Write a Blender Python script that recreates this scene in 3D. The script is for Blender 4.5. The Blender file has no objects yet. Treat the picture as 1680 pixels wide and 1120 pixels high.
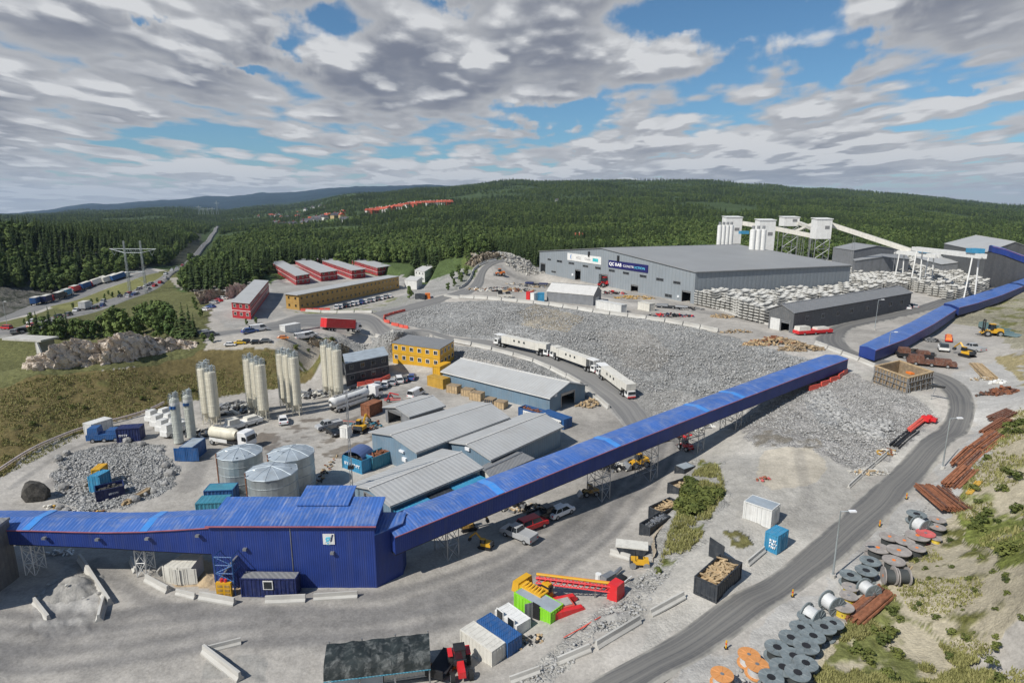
import bpy, bmesh, math, random
import numpy as np
from mathutils import Vector, Matrix, noise as mnoise
random.seed(7); RNG = np.random.default_rng(7)
S = bpy.context.scene
C = S.collection
R = math.radians
# ------------------------------------------------------------------ camera
FPX, CX, CY, HCAM = 1000.0, 840.0, 560.0, 42.0
PITCH = math.atan((CY-345.0)/FPX)
cam_d = bpy.data.cameras.new('camera'); cam = bpy.data.objects.new('camera', cam_d); C.objects.link(cam)
cam_d.sensor_width = 36.0; cam_d.lens = 36.0*FPX/1680.0
cam_d.clip_start = 1.0; cam_d.clip_end = 40000.0
cam.location = (0, 0, HCAM); cam.rotation_euler = (math.pi/2-PITCH, 0, 0)
S.camera = cam
S.view_settings.view_transform = 'Standard'; S.view_settings.look = 'None'
S.view_settings.exposure = 0.0; S.view_settings.gamma = 1.0
S.cycles.use_denoising = True
S.cycles.max_bounces = 5; S.cycles.diffuse_bounces = 2; S.cycles.glossy_bounces = 2
S.cycles.transparent_max_bounces = 8; S.cycles.volume_bounces = 0; S.cycles.transmission_bounces = 2
# ------------------------------------------------------------------ sky, clouds and sun
SUN_EL = R(46); SUN_AZ = math.atan2(-0.80, -0.60)      # direction towards the sun
SUN = Vector((math.sin(SUN_AZ)*math.cos(SUN_EL), math.cos(SUN_AZ)*math.cos(SUN_EL), math.sin(SUN_EL)))
W = bpy.data.worlds.new('World'); S.world = W; W.use_nodes = True
W.cycles.sampling_method = 'MANUAL'; W.cycles.sample_map_resolution = 256

class NT:
    """tiny node-tree helper"""
    def __init__(s, tree): s.t = tree; s.n = tree.nodes; s.l = tree.links
    def node(s, typ, **kw):
        n = s.n.new(typ)
        for k, v in kw.items(): setattr(n, k, v)
        return n
    def put(s, sock, v):
        if isinstance(v, bpy.types.NodeSocket): s.l.new(v, sock)
        elif v is not None: sock.default_value = v
    def m(s, op, a, b=None, c=None, clamp=False):
        n = s.node('ShaderNodeMath', operation=op, use_clamp=clamp)
        s.put(n.inputs[0], a)
        if b is not None: s.put(n.inputs[1], b)
        if c is not None: s.put(n.inputs[2], c)
        return n.outputs[0]
    def mix(s, f, a, b, mode='MIX'):
        n = s.node('ShaderNodeMix', data_type='RGBA', blend_type=mode)
        s.put(n.inputs[0], f); s.put(n.inputs[6], a); s.put(n.inputs[7], b)
        return n.outputs[2]
    def comb(s, x, y, z):
        n = s.node('ShaderNodeCombineXYZ')
        for i, v in enumerate((x, y, z)): s.put(n.inputs[i], v)
        return n.outputs[0]
    def sep(s, v):
        n = s.node('ShaderNodeSeparateXYZ'); s.put(n.inputs[0], v); return n.outputs
    def noise(s, vec, scale, detail=4, rough=0.5, dist=0.0, col=False, lac=2.0):
        n = s.node('ShaderNodeTexNoise')
        s.put(n.inputs['Vector'], vec); n.inputs['Scale'].default_value = scale
        n.inputs['Detail'].default_value = detail; n.inputs['Roughness'].default_value = rough
        n.inputs['Distortion'].default_value = dist; n.inputs['Lacunarity'].default_value = lac
        return n.outputs[1 if col else 0]
    def rng(s, v, a, b, c=0.0, d=1.0, smooth=True):
        n = s.node('ShaderNodeMapRange', interpolation_type='SMOOTHSTEP' if smooth else 'LINEAR')
        s.put(n.inputs[0], v); n.inputs[1].default_value = a; n.inputs[2].default_value = b
        n.inputs[3].default_value = c; n.inputs[4].default_value = d
        return n.outputs[0]

def build_world():
    k = NT(W.node_tree); k.n.clear()
    sky = k.node('ShaderNodeTexSky', sky_type='NISHITA', sun_disc=False)
    sky.sun_elevation = SUN_EL; sky.sun_rotation = SUN_AZ
    sky.altitude = 200; sky.air_density = 1.0; sky.dust_density = 0.6; sky.ozone_density = 2.0
    tc = k.node('ShaderNodeTexCoord')
    x, y, z = k.sep(tc.outputs['Generated'])
    zc = k.m('MAXIMUM', z, 0.0)
    den = k.m('ADD', zc, 0.07)
    px = k.m('DIVIDE', x, den); py = k.m('DIVIDE', y, den)
    def dens(dz, full=True):
        d2 = k.m('ADD', k.m('MAXIMUM', k.m('ADD', z, dz), 0.0), 0.08)
        p = k.comb(k.m('DIVIDE', x, d2), k.m('MULTIPLY', k.m('DIVIDE', y, d2), 0.66), 5.3)
        big = k.noise(p, 0.62, 2, 0.5, 0.1)
        mid_ = k.noise(p, 1.7, 8, 0.56, 0.15)
        vo = k.node('ShaderNodeTexVoronoi', feature='F1'); k.put(vo.inputs['Vector'], p); vo.inputs['Scale'].default_value = 2.3; vo.inputs['Detail'].default_value = 2.0; vo.inputs['Roughness'].default_value = .5
        puff = k.m('SUBTRACT', 0.80, vo.outputs['Distance'])
        return k.m('ADD', k.m('ADD', k.m('MULTIPLY', big, 0.74), k.m('MULTIPLY', mid_, 0.40)), k.m('MULTIPLY', puff, 0.24))
    n0 = dens(0.0); n1 = dens(0.012); n2 = dens(0.042)
    # openings between the clouds: directions (azimuth tangent, elevation) with their widths
    az = k.m('DIVIDE', x, k.m('MAXIMUM', y, 0.05))
    wz = k.m('ADD', z, k.rng(k.noise(k.comb(az, z, 1.0), 9.0, 5, .6), .2, .8, -.03, .03)); waz = k.m('ADD', az, k.rng(k.noise(k.comb(az, z, 4.0), 6.0, 5, .6), .2, .8, -.09, .09))
    gap = None
    for (a, e, wa, we, s) in SKY_GAPS:
        da = k.m('DIVIDE', k.m('SUBTRACT', waz, a), wa); de = k.m('DIVIDE', k.m('SUBTRACT', wz, e), we)
        g = k.m('MULTIPLY', k.m('EXPONENT', k.m('MULTIPLY', k.m('ADD', k.m('MULTIPLY', da, da), k.m('MULTIPLY', de, de)), -1.0)), s)
        gap = g if gap is None else k.m('ADD', gap, g)
    nd = k.m('SUBTRACT', k.m('ADD', n0, .130), gap)
    cov = k.m('MAXIMUM', k.rng(nd, 0.525, 0.625), k.rng(zc, 0.0, 0.085, 0.93, 0.0))
    cov = k.m('MULTIPLY', cov, k.rng(z, .34, .50, 1.0, .08))   # the sky opens up towards the zenith
    thick = k.rng(nd, 0.56, 0.80)
    lit = k.m('ADD', k.m('MULTIPLY', k.rng(k.m('SUBTRACT', n0, n1), -0.03, 0.04, smooth=False), .5), k.m('MULTIPLY', k.rng(k.m('SUBTRACT', n0, n2), -0.08, 0.11, smooth=False), .62))
    # sunlit upper edges bright, thick bases blue-grey
    wht = (0.68, 0.69, 0.705, 1); gry = (0.185, 0.205, 0.26, 1); mid = (0.50, 0.55, 0.61, 1)
    c = k.mix(thick, (0.47, 0.48, 0.50, 1), gry)
    c = k.mix(k.m('MULTIPLY', k.m('POWER', lit, 2.2), 1.0, clamp=True), c, wht)
    lowc = k.rng(zc, 0.0, 0.11, 0.62, 0.0)
    c = k.mix(lowc, c, mid)
    skyc = k.node('ShaderNodeMix', data_type='RGBA', blend_type='MULTIPLY'); skyc.inputs[0].default_value = 1
    k.l.new(sky.outputs[0], skyc.inputs[6]); skyc.inputs[7].default_value = SKY_TINT
    b1 = k.node('ShaderNodeBackground'); k.l.new(skyc.outputs[2], b1.inputs[0]); b1.inputs[1].default_value = 0.10
    b2 = k.node('ShaderNodeBackground'); k.put(b2.inputs[0], c); b2.inputs[1].default_value = 1.0
    ms = k.node('ShaderNodeMixShader'); k.put(ms.inputs[0], cov); k.l.new(b1.outputs[0], ms.inputs[1]); k.l.new(b2.outputs[0], ms.inputs[2])
    o = k.node('ShaderNodeOutputWorld'); k.l.new(ms.outputs[0], o.inputs[0])
SKY_TINT = (0.55, 0.82, 0.96, 1)
def dirpx(u, v):
    cp, sp = math.cos(PITCH), math.sin(PITCH)
    a, b = (u-CX)/FPX, (CY-v)/FPX
    return Vector((a, cp+b*sp, -sp+b*cp))
SKY_GAPS = []
for (u, v, wu, wv, s) in ((1290, 70, 100, 62, .27), (1130, 18, 130, 30, .20), (1380, 10, 60, 40, .10), (540, 35, 110, 42, .24), (485, 85, 35, 22, .14), (890, 190, 115, 20, .20), (395, 122, 45, 9, .16), (200, 28, 55, 10, .16), (1580, 140, 70, 10, .12), (700, 12, 80, 14, .14), (1470, 20, 60, 12, .10)):
    d = dirpx(u, v).normalized()
    SKY_GAPS.append((d.x/d.y, d.z, wu/FPX, wv/FPX, s))
build_world()
sun_d = bpy.data.lights.new('sun', 'SUN'); sun_d.energy = 5.0; sun_d.angle = R(0.5); sun_d.color = (1, .955, .88)
sun = bpy.data.objects.new('sun', sun_d); C.objects.link(sun)
sun.rotation_euler = SUN.to_track_quat('Z', 'Y').to_euler(); sun.location = (0, 0, 200)

# ------------------------------------------------------------------ picking points of the site
def ray(u, v): return dirpx(u, v)
def P(u, v, h=0.0):
    """the point of height h seen at photo pixel u, v"""
    d = ray(u, v); t = (h-HCAM)/d.z
    return Vector((d.x*t, d.y*t, h))
def PY(u, v, Y):
    d = ray(u, v); t = Y/d.y
    return Vector((d.x*t, Y, HCAM+d.z*t))
# ------------------------------------------------------------------ terrain height
CTRL = []
def cp(h, *pts):
    for (u, v) in pts:
        p = P(u, v, h); CTRL.append((p.x, p.y, h))
cp(0, (0,1119),(150,1080),(300,1119),(600,1119),(760,1119),(0,900),(300,900),(600,900),(100,1000),(400,1000),(700,1000),(850,960),(900,935),
   (1000,890),(1030,840),(1000,800),(900,850),(0,815),(60,770),(100,780),(200,840),(400,740),(500,700),(300,740),(230,720),(150,730),(620,780),(700,700),(850,720),(900,780),
   (1000,740),(560,740),(450,660),(350,690),(800,860),(1060,800),(480,800),(200,930))
cp(.5, (600,640),(680,620),(800,650),(880,670),(960,690),(1060,730),(1050,860),(640,620),(540,625),(860,1080),(1090,770))
cp(1.0, (930,1010),(1000,950),(1040,925),(1110,735),(720,600))
cp(1.6, (880,1119),(1080,920),(1160,705),(1060,668),(880,640),(900,620))
cp(2.2, (960,1119),(960,1060),(1020,1010),(990,640),(1110,668),(780,590))
cp(2.8, (1100,1040),(1110,935),(1090,990),(1200,690),(1000,1119))
cp(3.3, (1250,960),(1130,900),(930,600),(1160,1010),(1170,655))
cp(4.0, (1160,855),(1180,810),(1250,880),(1150,945),(1350,1020),(1240,1119),(1220,745),(850,575),(1150,1119))
cp(4.6, (1400,850),(1200,760),(1280,830),(1450,950),(1460,1119),(1350,1119),(790,563),(1240,690))
cp(5.4, (1300,760),(1500,850),(1250,720),(1540,1000),(1450,800),(700,548),(1250,645),(480,505),(560,500),(640,478),(640,500))
cp(6.0, (1510,770),(1340,710),(1290,680),(600,530),(400,540),(340,550),(460,530),(520,525),(700,475),(480,470),(620,455),(380,530))
cp(7.0, (1570,710),(1440,700),(1380,670),(1330,650),(1600,900),(1640,1050),(560,520),(1320,630),(660,505),(200,602),(330,573),(450,572),(130,606))
cp(8.0, (1598,662),(1480,660),(1420,625),(1370,620),(1680,1119),(720,493),(530,566),(60,612))
cp(8.7, (1560,615),(1540,650),(1640,700),(1660,850),(1390,595))
cp(9.0, (1440,590),(1400,570),(1400,545),(1330,545),(715,488),(800,492),(900,500),(1000,512),(1100,525),(1200,552),(1280,578),(1340,585),(760,475),
   (800,440),(850,450),(900,440),(1000,480),(1150,500),(1250,520),(1400,500),(1500,480),(1400,460),(1300,470),(1500,450),(1600,440),(1600,480),(1500,560),(1590,570),(1600,530),(1600,600),(1650,600),(1550,500),(840,430))
cp(9.6, (1680,640),(1680,560),(1640,500),(1680,430),(1660,470))
cp(13, (1680,700),(1720,640),(1720,560))
cp(12, (1720,850),(1740,1000),(1740,1119))
cp(.3, (0,785),(50,748),(100,722),(150,706),(200,692),(250,676),(290,662),(400,640),(470,632),(520,612),(570,590))
cp(1.2, (610,575),(650,588),(590,568))
cp(3.2, (40,695),(120,665),(250,630),(350,610),(450,602))
cp(6, (-40,650),(0,640),(480,575))
cp(6, (560,548),(620,552),(660,556))
cp(3, (700,570),(600,562))
cp(1.0, (-60,1119),(-60,1000),(-60,900)); cp(1.0,(-60,760))
for (u, v, Y) in ((0,600,190),(0,548,205),(60,540,210),(150,515,240),(330,520,210),(250,520,225),(200,490,300),(100,500,285),(0,515,265),(40,500,290),(320,470,330),
    (0,470,310),(0,430,345),(60,470,335),(60,425,370),(140,470,350),(140,425,390),(200,455,360),(240,430,410),(0,395,380),(100,400,400),
    (300,440,400),(400,470,300),(430,450,330),(420,440,360),(470,455,350),(560,440,360),(680,440,350),(720,440,320),(750,425,350),(640,440,350),(420,490,260),
    (780,415,330),(830,415,340),(1000,425,400),(1200,428,400),(1400,425,400),(1600,425,390),(1680,420,380),(1750,400,380),(-60,560,205),(-60,500,270)):
    p = PY(u, v, Y); CTRL.append((p.x, p.y, p.z))
CTRL = np.array(CTRL, dtype=float)
def tps_fit(c, lam=0.6):
    n = len(c); d = np.hypot(c[:,None,0]-c[None,:,0], c[:,None,1]-c[None,:,1])/50
    K = np.where(d > 0, d*d*np.log(d+1e-12), 0)+lam*1e-3*np.eye(n)
    Q = np.c_[np.ones(n), c[:, :2]/50]
    A = np.block([[K, Q], [Q.T, np.zeros((3, 3))]])
    return np.linalg.solve(A, np.r_[c[:, 2], 0, 0, 0])
TW = tps_fit(CTRL)
def tps(x, y):
    out = np.empty(x.size); xs = x.ravel()/50; ys = y.ravel()/50
    cx, cy = CTRL[:, 0]/50, CTRL[:, 1]/50
    for i in range(0, xs.size, 20000):
        a, b = xs[i:i+20000], ys[i:i+20000]
        d2 = (a[:, None]-cx)**2+(b[:, None]-cy)**2
        out[i:i+20000] = (0.5*d2*np.log(d2+1e-18))@TW[:-3]+TW[-3]+TW[-2]*a+TW[-1]*b
    return out.reshape(x.shape)
FY = np.array([340, 400, 500, 700, 1000, 1500, 2200, 3200, 5000, 8000, 12000.])
FCOL = {
 -500: (470,400,388,400,385,372,364,360,358,358,366),
 0:    (450,393,388,400,382,370,362,357,354,352,360),
 170:  (460,410,393,388,378,368,360,352,345,335,345),
 290:  (465,447,425,392,380,367,356,347,339,328,338),
 350:  (465,450,430,406,388,374,362,352,342,323,333),
 450:  (455,440,420,392,378,368,356,345,335,317,328),
 600:  (455,440,420,400,372,347,327,322,318,306,315),
 700:  (450,435,412,388,362,336,319,314,312,304,314),
 850:  (445,428,412,388,364,335,312,300,303,312,320),
 1000: (440,428,410,385,362,335,312,298,302,315,322),
 1150: (440,428,410,385,362,336,314,299,303,318,326),
 1300: (440,428,412,388,364,340,322,310,313,322,330),
 1450: (440,428,414,390,367,347,330,321,323,330,336),
 1680: (440,426,414,395,376,361,350,342,344,345,350),
 2200: (440,426,414,395,380,366,358,352,354,355,360)}
FU = np.array(sorted(FCOL)); FT = np.array([FCOL[u] for u in FU], float)
FH = np.zeros_like(FT); cpn, spn = math.cos(PITCH), math.sin(PITCH)
for i, u in enumerate(FU):
    for j, Y in enumerate(FY): FH[i, j] = PY(u, FT[i, j], Y).z
def smooth(t): t = np.clip(t, 0, 1); return t*t*(3-2*t)
def vnoise(x, y, seed=0):
    xi = np.floor(x).astype(np.int64); yi = np.floor(y).astype(np.int64); fx = smooth(x-xi); fy = smooth(y-yi)
    def h(a, b):
        n = (a*374761393+b*668265263+seed*974634777) & 0x7fffffff
        n = ((n ^ (n >> 13))*1274126177) & 0x7fffffff
        return ((n ^ (n >> 16)) & 0xffff)/65535.0
    return (h(xi, yi)*(1-fx)+h(xi+1, yi)*fx)*(1-fy)+(h(xi, yi+1)*(1-fx)+h(xi+1, yi+1)*fx)*fy
def fbm(x, y, s, oct=4, seed=0, g=0.5):
    o = 0; a = 1; t = 0
    for i in range(oct):
        o = o+a*vnoise(x*s+17.3*i, y*s-9.1*i, seed+i); t += a; a *= g; s *= 2.03
    return o/t
def far_h(x, y):
    yy = np.clip(y, FY[0], FY[-1])
    # pixel column of a far point (height hardly matters)
    u = CX+FPX*x/(yy*cpn+8)
    u = np.clip(u, FU[0], FU[-1]-1e-3); iu = np.clip(np.searchsorted(FU, u, 'right')-1, 0, len(FU)-2)
    ly = np.log(yy); LY = np.log(FY); iy = np.clip(np.searchsorted(LY, ly, 'right')-1, 0, len(FY)-2)
    fu = smooth((u-FU[iu])/(FU[iu+1]-FU[iu])); fy = (ly-LY[iy])/(LY[iy+1]-LY[iy])
    # heights scale linearly along a ray, so interpolate the slope
    g = (FH-HCAM)/FY[None, :]
    v = (g[iu, iy]*(1-fu)+g[iu+1, iy]*fu)*(1-fy)+(g[iu, iy+1]*(1-fu)+g[iu+1, iy+1]*fu)*fy
    h = HCAM+v*yy
    return h+(fbm(x, y, 1/260., 3, 5)-.5)*0.018*np.clip(y-450, 0, 2500)
PADS = []   # level building pads: (polygon, height, apron)
def pad(z, ap, *px): PADS.append(([tuple(P(u, v, z)[:2]) for (u, v) in px], z, ap))
pad(9, 7, (885,447),(1138,498.5),(1150,500),(1440,462),(1100,425),(900,430))
pad(9, 4, (1255,530),(1300,549),(1495,510),(1470,495)); pad(9, 4, (895,482),(895,495),(975,502),(990,492))
pad(1.2, 3, (643,590),(722,606),(747,589),(690,570)); pad(.8, 3, (566,629),(638,614),(640,598),(570,600)); pad(.7, 4, (727,618),(840,657),(902,672),(965,655),(800,610))
pad(6, 3, (380,522),(413,526),(444,481),(410,478)); pad(5.6, 3, (468,507),(492,511),(657,474),(620,468)); pad(5.5, 5, (445,450),(480,468),(640,462),(645,455),(560,436))
pad(5.4, 3, (662,474),(685,478),(715,455),(690,450)); pad(0, 4, (350,980),(620,970),(670,940),(640,800),(350,820))
pad(9, 4, (1160,505),(1262,545),(1640,500),(1690,440),(1690,425),(1400,425))
def padded(x, y, z):
    for (poly, pz, ap) in PADS:
        cx, cy = np.mean([p[0] for p in poly]), np.mean([p[1] for p in poly]); r = max(math.hypot(p[0]-cx, p[1]-cy) for p in poly)+ap
        m = (x-cx)**2+(y-cy)**2 < r*r
        if not m.any(): continue
        xs, ys = x[m], y[m]; d = polydist(xs, ys, poly+poly[:1]); d[inpoly(xs, ys, poly)] = 0
        w = 1-smooth(d/ap); z[m] = z[m]*(1-w)+pz*w
    return z
def inpoly(x, y, poly):
    r = np.zeros(x.shape, bool); n = len(poly)
    for i in range(n):
        x0, y0 = poly[i][0], poly[i][1]; x1, y1 = poly[(i+1) % n][0], poly[(i+1) % n][1]
        if y0 == y1: continue
        r ^= ((y0 > y) != (y1 > y)) & (x < (x1-x0)*(y-y0)/(y1-y0)+x0)
    return r
def polydist(x, y, line):
    o = np.full(x.shape, 1e9)
    for a, b in zip(line[:-1], line[1:]):
        dx, dy = b[0]-a[0], b[1]-a[1]; L = dx*dx+dy*dy+1e-9
        t = np.clip(((x-a[0])*dx+(y-a[1])*dy)/L, 0, 1); o = np.minimum(o, np.hypot(x-a[0]-t*dx, y-a[1]-t*dy))
    return o
def height(x, y):
    x = np.asarray(x, float); y = np.asarray(y, float)
    w = smooth((y-360)/90)
    n = np.zeros_like(x); m = w < 1
    if m.any(): n[m] = np.clip(tps(x[m], y[m]), -6, 60)
    f = far_h(x, y)
    return padded(x, y, n*(1-w)+f*w)
def gz(x, y): return float(height(np.array([x]), np.array([y]))[0])
_T = np.r_[np.linspace(40, 500, 700), np.geomspace(503, 9000, 400)]
def G(u, v, back=0.0):
    """first ground point seen at photo pixel u, v"""
    d = ray(u, v); x = d.x*_T; y = d.y*_T; z = HCAM+d.z*_T
    h = height(x, y); b = np.nonzero(z < h)[0]
    if len(b) == 0 or b[0] == 0: return P(u, v, 0)
    i = b[0]; a0 = z[i-1]-h[i-1]; a1 = z[i]-h[i]; t = _T[i-1]+(_T[i]-_T[i-1])*a0/(a0-a1)
    return Vector((d.x*t, d.y*t, HCAM+d.z*t))
def GP(pts): return [G(*p) for p in pts]
def proj(x, y, z):
    zz = z-HCAM; d = y*cpn-zz*spn; d = np.where(np.abs(d) < 1e-6, 1e-6, d)
    return CX+FPX*x/d, CY-FPX*(y*spn+zz*cpn)/d
# ------------------------------------------------------------------ materials
MATS = {}
def hexc(r, g, b): return tuple(((c/255)/12.92 if c/255 <= .04045 else ((c/255+.055)/1.055)**2.4) for c in (r, g, b))
def mat(name, col, rough=.7, metal=0.0, var=.18, vs=.6, dirt=0.0, dirtc=(.30, .27, .23), ribs=0.0, rib_axis='S', spec=.4, fine=0.0, streak=0.0, alpha=None, emit=None, bump=0.0, bs=4.0, drip=0.0):
    """weathered procedural surface; ribs = ribs per metre of real corrugation"""
    if name in MATS: return MATS[name]
    m = bpy.data.materials.new(name); m.use_nodes = True; k = NT(m.node_tree)
    b = k.n['Principled BSDF']; tc = k.node('ShaderNodeTexCoord'); o = tc.outputs['Object']
    oi = k.node('ShaderNodeObjectInfo')
    vec = k.node('ShaderNodeVectorMath', operation='ADD'); k.l.new(o, vec.inputs[0]); 
    rr = k.m('MULTIPLY', oi.outputs['Random'], 50.0); k.l.new(rr, vec.inputs[1]); vec = vec.outputs[0]
    n = k.noise(vec, vs, 6, .62)
    c = k.mix(k.rng(n, .3, .7), tuple(x*(1-var) for x in col)+(1,), tuple(min(x*(1+var), 1) for x in col)+(1,))
    if dirt:
        n2 = k.noise(vec, vs*2.3, 8, .7, .4)
        c = k.mix(k.m('MULTIPLY', k.rng(n2, .46, .68), dirt), c, dirtc+(1,))
    if streak:
        x, y, z = k.sep(vec)
        sv = k.comb(k.m('MULTIPLY', x, 2.2), k.m('MULTIPLY', y, .22), k.m('MULTIPLY', z, .3))
        n3 = k.noise(sv, 1.6, 5, .6)
        c = k.mix(k.m('MULTIPLY', k.rng(n3, .5, .75), streak), c, (.55, .56, .58, 1))
    if drip:
        x, y, z = k.sep(vec); n4 = k.noise(k.comb(k.m('MULTIPLY', x, 1.7), k.m('MULTIPLY', y, 1.7), k.m('MULTIPLY', z, .10)), 1.0, 6, .65)
        c = k.mix(k.m('MULTIPLY', k.rng(n4, .45, .72), drip), c, tuple(q*.45+.07 for q in col)+(1,))
    h = None
    if ribs:
        x, y, z = k.sep(o)
        s = {'S': k.m('ADD', x, y), 'X': x, 'Y': y, 'Z': z}[rib_axis]
        w = k.m('SINE', k.m('MULTIPLY', s, ribs*2*math.pi))
        h = k.m('MULTIPLY', w, .5)
        c = k.mix(k.rng(w, -1, -.3, .22, 0), c, tuple(x*.55 for x in col)+(1,))
    k.put(b.inputs['Base Color'], c)
    b.inputs['Roughness'].default_value = rough; b.inputs['Metallic'].default_value = metal
    b.inputs['Specular IOR Level'].default_value = spec
    if h is not None or bump:
        bn = k.node('ShaderNodeBump'); bn.inputs['Strength'].default_value = .5; bn.inputs['Distance'].default_value = .05 if not bump else bump
        k.put(bn.inputs['Height'], h if h is not None else k.noise(vec, bs, 6, .65)); k.l.new(bn.outputs[0], b.inputs['Normal'])
    if emit: b.inputs['Emission Color'].default_value = emit+(1,); b.inputs['Emission Strength'].default_value = 1
    MATS[name] = m; return m
def M(name): return MATS[name]

def ground_mat():
    m = bpy.data.materials.new('ground'); m.use_nodes = True; k = NT(m.node_tree); b = k.n['Principled BSDF']
    a = k.node('ShaderNodeAttribute', attribute_name='gcol'); q = k.node('ShaderNodeAttribute', attribute_name='gmask')
    rub, veg, dust = k.sep(q.outputs['Vector'])
    g = k.node('ShaderNodeNewGeometry'); p = g.outputs['Position']
    n1 = k.noise(p, .055, 5, .6, .4); n2 = k.noise(p, .6, 7, .68); n3 = k.noise(p, 3.2, 6, .7); n4 = k.noise(p, .022, 4, .6, 1.0)
    f = k.m('ADD', k.m('ADD', k.rng(n1, .25, .75, -.13, .13), k.rng(n2, .25, .75, -.16, .16)), k.rng(n3, .25, .75, -.16, .16))
    f = k.m('MULTIPLY', k.m('ADD', f, 1.0), 1.06)
    # broken stone: individual lumps with their own tone
    vo = k.node('ShaderNodeTexVoronoi', feature='F1'); k.l.new(p, vo.inputs['Vector']); vo.inputs['Scale'].default_value = 2.4
    ve = k.node('ShaderNodeTexVoronoi', feature='DISTANCE_TO_EDGE'); k.l.new(p, ve.inputs['Vector']); ve.inputs['Scale'].default_value = 2.4
    vo2 = k.node('ShaderNodeTexVoronoi', feature='F1'); k.l.new(p, vo2.inputs['Vector']); vo2.inputs['Scale'].default_value = 4.3
    cr, cg, cb = k.sep(vo.outputs['Color']); c2r, _, _ = k.sep(vo2.outputs['Color'])
    tone = k.m('ADD', k.rng(cr, 0, 1, .62, 1.30, False), k.rng(c2r, 0, 1, -.20, .20, False))
    f = k.m('MULTIPLY', f, k.m('ADD', 1.0, k.m('MULTIPLY', rub, k.m('SUBTRACT', tone, 1.0))))
    # leaves and stems: strong small-scale light and dark clumps
    n5 = k.noise(p, 1.3, 6, .7); 
    f = k.m('MULTIPLY', f, k.m('ADD', 1.0, k.m('MULTIPLY', veg, k.rng(n5, .3, .7, -.45, .42))))
    col = k.node('ShaderNodeVectorMath', operation='SCALE'); k.l.new(a.outputs['Color'], col.inputs[0]); k.l.new(f, col.inputs['Scale'])
    k.l.new(col.outputs[0], b.inputs['Base Color'])
    b.inputs['Roughness'].default_value = .95; b.inputs['Specular IOR Level'].default_value = .15
    h = k.m('ADD', k.m('MULTIPLY', k.noise(p, 1.0, 8, .7), .25), k.m('MULTIPLY', k.m('MULTIPLY', k.m('MINIMUM', ve.outputs['Distance'], .25), 1.6), rub))
    h = k.m('ADD', h, k.m('MULTIPLY', k.m('MULTIPLY', n5, .9), veg))
    bn = k.node('ShaderNodeBump'); bn.inputs['Strength'].default_value = .8; bn.inputs['Distance'].default_value = .6
    k.put(bn.inputs['Height'], h); k.l.new(bn.outputs[0], b.inputs['Normal'])
    return m
def road_mat(name, base, dustc, dust):
    m = bpy.data.materials.new(name); m.use_nodes = True; k = NT(m.node_tree); b = k.n['Principled BSDF']
    uv = k.node('ShaderNodeUVMap'); u, v, _ = k.sep(uv.outputs[0])
    g = k.node('ShaderNodeNewGeometry'); p = g.outputs['Position']
    wob = k.rng(k.noise(p, .035, 3, .5), .3, .7, -.09, .09)
    uu = k.m('ADD', u, wob)
    # dust lies thick on the edges and between the wheel tracks
    st = k.noise(k.comb(k.m('MULTIPLY', uu, 13.0), k.m('MULTIPLY', v, .012), 0.0), 1.0, 5, .55, .6)
    st2 = k.noise(k.comb(k.m('MULTIPLY', uu, 40.0), k.m('MULTIPLY', v, .03), 2.0), 1.0, 4, .6, .5)
    e = k.m('ABSOLUTE', k.m('SUBTRACT', u, .5)); edge = k.rng(k.m('ADD', e, k.rng(k.noise(p, .35, 5, .6), .2, .8, -.07, .07)), .34, .50)
    d = k.m('ADD', k.m('MULTIPLY', k.rng(st, .36, .70), .75), k.m('MULTIPLY', k.rng(st2, .4, .7), .3))
    d = k.m('ADD', k.m('MULTIPLY', d, dust), edge, clamp=True)
    n = k.noise(p, 2.2, 7, .7)
    c = k.mix(d, base+(1,), dustc+(1,))
    c = k.mix(k.rng(n, .3, .75, 0, .35), c, tuple(x*.55 for x in dustc)+(1,))
    k.put(b.inputs['Base Color'], c); b.inputs['Roughness'].default_value = .9; b.inputs['Specular IOR Level'].default_value = .2
    bn = k.node('ShaderNodeBump'); bn.inputs['Distance'].default_value = .01; k.put(bn.inputs['Height'], n); k.l.new(bn.outputs[0], b.inputs['Normal'])
    return m
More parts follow.
